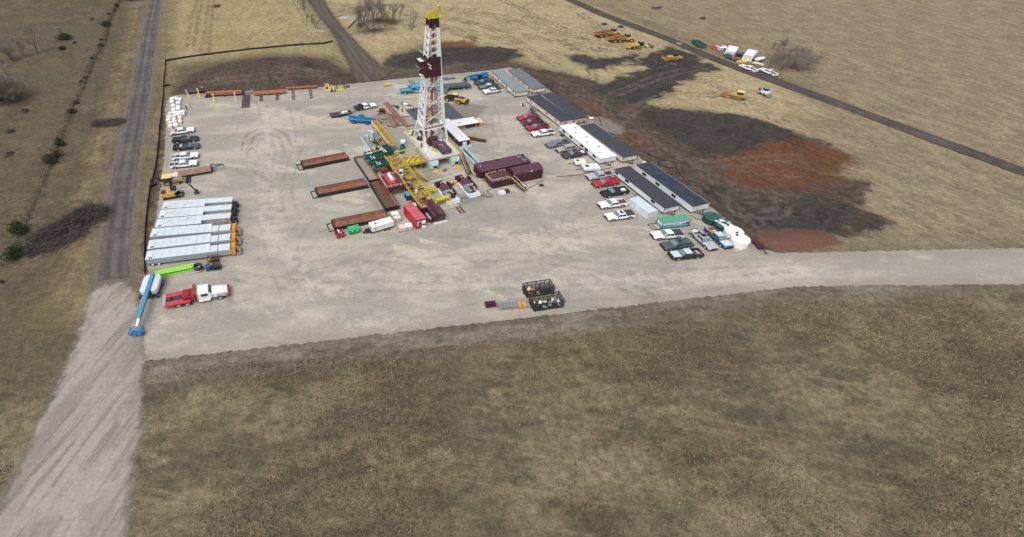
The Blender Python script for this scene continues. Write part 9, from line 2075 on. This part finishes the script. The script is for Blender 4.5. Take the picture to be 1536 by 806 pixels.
# piles of dead brush
def brush_pile(line, wid, h, n, label, seed, lens=(1.2, 3.6)):
 r = random.Random(seed); P = [G(*q) for q in line]; o = P[len(P)//2]; t = T('brush_pile', label, 'brush pile', (o.x, o.y, zground(o)))
 mb = MB(); m2 = MB(); m3 = MB(); segs = [(b - a).length for a, b in zip(P[:-1], P[1:])]; tot = sum(segs)
 for i in range(n):
  u = r.uniform(0, tot); k_ = 0
  while u > segs[k_] and k_ < len(segs) - 1: u -= segs[k_]; k_ += 1
  d = (P[k_ + 1] - P[k_]).normalized(); c = P[k_].lerp(P[k_ + 1], u/segs[k_]); nn = Vector((-d.y, d.x, 0)); off = r.gauss(0, .42)*(1 + .5*math.sin(u*2.1 + seed))
  z = max(.05, h*(1 - abs(off)/1.3))*r.uniform(.05, 1.05)
  c = c - o + nn*off*wid + d*r.gauss(0, .5)*wid*.6 + Vector((0, 0, z))
  dr = (d*r.uniform(-1.2, 1.2) + nn*r.gauss(0, .45) + Vector((0, 0, r.gauss(.12, .3)))).normalized(); L = r.uniform(*lens); bend = Vector((r.gauss(0, .2), r.gauss(0, .2), r.gauss(0, .15)))
  q = [c - dr*L/2, c + bend*L*.3, c + dr*L/2]; rad = r.choice([.018, .022, .028, .04]) if i % 110 else .09
  tgt = m2 if i % 110 == 0 else (m3 if i % 3 == 0 else mb)
  tgt.tube(q[0], q[1], rad, 3, cap=False); tgt.tube(q[1], q[2], rad, 3, r2=rad*.4, cap=False)
 mb.build('twigs', brushm, t); m3.build('pale_twigs', mat('pale_brush', (.125, .108, .09), .95, var=.3), t); m2.build('logs', mat('pale_logs', (.17, .13, .09), .9, var=.3), t)
 # leaf litter caught in the pile gives it body
 lb = MB()
 for i in range(n//4):
  u = r.uniform(0, tot); k_ = 0
  while u > segs[k_] and k_ < len(segs) - 1: u -= segs[k_]; k_ += 1
  d = (P[k_ + 1] - P[k_]).normalized(); c = P[k_].lerp(P[k_ + 1], u/segs[k_]); nn = Vector((-d.y, d.x, 0)); off = r.gauss(0, .36)
  tri(lb, c - o + nn*off*wid + Vector((0, 0, h*max(.05, (1 - abs(off)*1.2))*r.uniform(0, .7))), r.uniform(.1, .25), r)
 lb.build('litter', mat('brush_litter', (.05, .043, .037), .95, var=.4), t)
brush_pile([('s',330,790), ('s',520,700), ('s',650,620), ('s',760,560), ('s',850,500), ('s',920,520)], 2.9, 2.6, 3600, 'long heap of dead grey brush and logs beside the asphalt road', 4)
brush_pile([('t',260,310), ('t',420,260), ('t',640,170), ('t',760,120)], 1.6, .9, 1300, 'reddish brown brush and logs along the lower edge of the long brush heap', 8, (.8, 2.4))
brush_pile([('r',880,420), ('r',960,405), ('r',1050,400), ('r',1120,395)], 1.7, 1.1, 1000, 'dark dead bush lying beside the asphalt road', 5, (1.0, 2.6))
brush_pile([('q',1160,3), ('q',1230,3), ('q',1290,2)], 1.3, .8, 350, 'dark dead bush at the far end beside the asphalt road', 6, (1.0, 2.2))
for (z, x, y, lb, s_) in (('u',395,42,'dark dead bush in the dry field behind the silt fence',1), ('v',890,38,'dark scrub patch in the far right field',2), ('J',215,25,'dark pile of roots beyond the dump trucks',3), ('J',470,65,'small dark root pile near the cab of the far dump truck',4), ('X',985,13,'wide dark scrub patch at the top of the right field',5), ('r',235,292,'grey fallen branch in the left field',6), ('r',85,688,'dark fallen branch lower in the left field',7), ('r',95,478,'thin fallen branch in the middle of the left field',8)):
 w = 22 if z == 'X' else (60 if z == 'J' else 40)
 brush_pile([(z, x - w*.3, y), (z, x, y), (z, x + w*.3, y - 2)], 1.5 if z in 'uX' else 1.0, .7, 190, lb, 20 + s_, (.5, 1.5))
# weeds along the old fence and dry tussocks: nobody could count them
def weed_strip(line, wid, n, h, mt, label, name):
 P = [G('X', *q) for q in line]; segs = [(b - a).length for a, b in zip(P[:-1], P[1:])]; tot = sum(segs); pts = []
 for i in range(n):
  u = rng.uniform(0, tot); k_ = 0
  while u > segs[k_] and k_ < len(segs) - 1: u -= segs[k_]; k_ += 1
  d = (P[k_ + 1] - P[k_]).normalized(); c = P[k_].lerp(P[k_ + 1], u/segs[k_]); pts.append((c.x - d.y*rng.gauss(0, wid), c.y + d.x*rng.gauss(0, wid)))
 A = np.array(pts); Z = height(A); mb = MB()
 for (x, y), z in zip(A, Z):
  c = Vector((x, y, z)); dd = Vector((rng.gauss(0, .5), rng.gauss(0, .5), 1)).normalized()*h*rng.uniform(.4, 1.2); w = dd.orthogonal().normalized()*rng.uniform(.02, .06)
  mb.add([c - w, c + w, c + dd], [(0, 1, 2)])
 o = mb.build(name, mt); tag(o, label, 'weeds', kind='stuff')
weed_strip([(182, -4), (163, 32), (158, 62), (150, 75), (139, 95), (130, 117), (118, 145), (108, 160), (103, 180), (92, 206), (78, 238), (68, 265), (58, 288), (50, 308), (42, 325), (30, 352), (5, 400)], .75, 5500, .55, mat('fence_weeds', (.095, .08, .062), .95, var=.3), 'dead weeds along the old wire fence', 'weeds')
def tussocks(poly, n, h, mt, name, label):
 lo, hi = poly.min(0), poly.max(0); A = np.column_stack([nrg.uniform(lo[0], hi[0], n), nrg.uniform(lo[1], hi[1], n)]); dens = fbm(A, .08, 4)
 keep = (sdist(A, poly) > 0) & (sdist(A, PAD) < -1) & (ldist(A, ROADL) > 3.5) & (sdist(A, APRON) < -.8) & (nrg.random(n) < sstep(dens, .35, .62)); A = A[keep]; Z = height(A)
 k = len(A); ang = nrg.uniform(0, 6.283, k); w = nrg.uniform(.03, .09, k); hh = h*nrg.uniform(.4, 1.3, k); lx, ly = nrg.normal(0, .35, k)*hh, nrg.normal(0, .35, k)*hh
 V = np.empty((k, 3, 3)); V[:, 0] = np.column_stack([A[:, 0] - w*np.cos(ang), A[:, 1] - w*np.sin(ang), Z - .02]); V[:, 1] = np.column_stack([A[:, 0] + w*np.cos(ang), A[:, 1] + w*np.sin(ang), Z - .02]); V[:, 2] = np.column_stack([A[:, 0] + lx, A[:, 1] + ly, Z + hh])
 me = bpy.data.meshes.new(name); me.vertices.add(k*3); me.vertices.foreach_set('co', V.astype(np.float32).ravel()); me.loops.add(k*3); me.loops.foreach_set('vertex_index', np.arange(k*3, dtype=np.int32)); me.polygons.add(k); me.polygons.foreach_set('loop_start', np.arange(0, k*3, 3, dtype=np.int32)); me.update(calc_edges=True)
 me.materials.append(mt); o = bpy.data.objects.new(name, me); COL.objects.link(o); tag(o, label, 'grass', kind='stuff')
def gmat(n, a): return mat(n, a, .95, var=.35, scale=.12)
tussocks(poly_px([(0, 0), (180, 0), (60, 300), (20, 400), (0, 458), (-200, 458), (-200, 0)]), 26000, .32, gmat('dull_tussock', (.115, .098, .062)), 'dry_grass', 'dull dry grass in the left field')
tussocks(poly_px([(185, 0), (225, 0), (205, 150), (180, 300), (150, 458), (60, 458), (40, 400), (110, 200)]), 24000, .3, gmat('verge_tussock', (.20, .155, .075)), 'dry_grass', 'dry grass between the wire fence and the asphalt road')
tussocks(poly_px([(242, 0), (252, 0), (250, 90), (246, 130), (236, 250), (217, 380), (214, 415), (195, 415), (205, 250), (222, 110)]), 9000, .28, gmat('verge_tussock', (.20, .155, .075)), 'dry_grass', 'dry grass between the asphalt road and the silt fence')
tussocks(poly_px([(860, 0), (1400, 0), (1400, 190), (1200, 125), (1000, 50)]), 22000, .4, gmat('gold_tussock', (.24, .185, .10)), 'dry_grass', 'dry grass beyond the country road')
tussocks(poly_px([(250, 0), (455, 0), (520, 100), (400, 80), (250, 95)]), 16000, .3, gmat('gold_tussock', (.24, .185, .10)), 'dry_grass', 'dry grass behind the silt fence')
tussocks(poly_px([(480, 0), (850, 0), (1150, 130), (1200, 200), (1100, 170), (900, 120), (760, 80), (640, 60), (560, 90)]), 24000, .28, gmat('gold_tussock', (.24, .185, .10)), 'dry_grass', 'dry grass of the field behind the mast')
NEAR = poly_px([(-200, 480), (200, 565), (900, 497), (1200, 452), (1536, 440), (1536, 830), (-100, 830)])
tussocks(NEAR, 150000, .26, gmat('near_tussock', (.14, .118, .075)), 'dry_grass', 'dry grass on the near side of the pad')
tussocks(NEAR, 60000, .30, gmat('straw_tussock', (.27, .215, .135)), 'dry_grass', 'straw-coloured grass on the near side of the pad')
tussocks(NEAR, 50000, .24, gmat('dark_tussock', (.075, .062, .04)), 'dry_grass', 'dark dead grass on the near side of the pad')
small_gear('gravel_heap', 'R', 530, 215, 'pale grey gravel heap left of the bare tree clump', [('heap', mat('pale_gravel', (.30, .30, .29), .95, var=.2, scale=3), [('blob', 0, 0, .1, 2.8, 1.7, .7, 5, 12, .08)]), ('spill', mat('pale_gravel', (.30, .30, .29), .95), [('blob', 2.4, -.8, .0, 1.3, .9, .3, 4, 10, .1)])], 0, 'gravel heap')
small_gear('gravel_heap', 'R', 235, 362, 'small flat pale gravel spot beside the dirt road', [('heap', mat('pale_gravel', (.30, .30, .29), .95), [('blob', 0, 0, .05, 2.1, .8, .22, 4, 12, .08)]), ('spill', mat('pale_gravel', (.30, .30, .29), .95), [('blob', 1.6, .2, .0, .9, .5, .15, 4, 10, .1)])], 0, 'gravel heap')
a, b = G('R', 550, 320, .2), G('R', 690, 195, .2); t = T('black_pipe', 'straight black pipe lying on the ground at the left of the bare tree clump', 'pipe', (a.x, a.y, zground(a)), math.atan2((b - a).y, (b - a).x)); mb = MB(); mb.tube((0, 0, .25), ((b - a).length, 0, .35), .16, 7); mb.build('pipe', black, t)
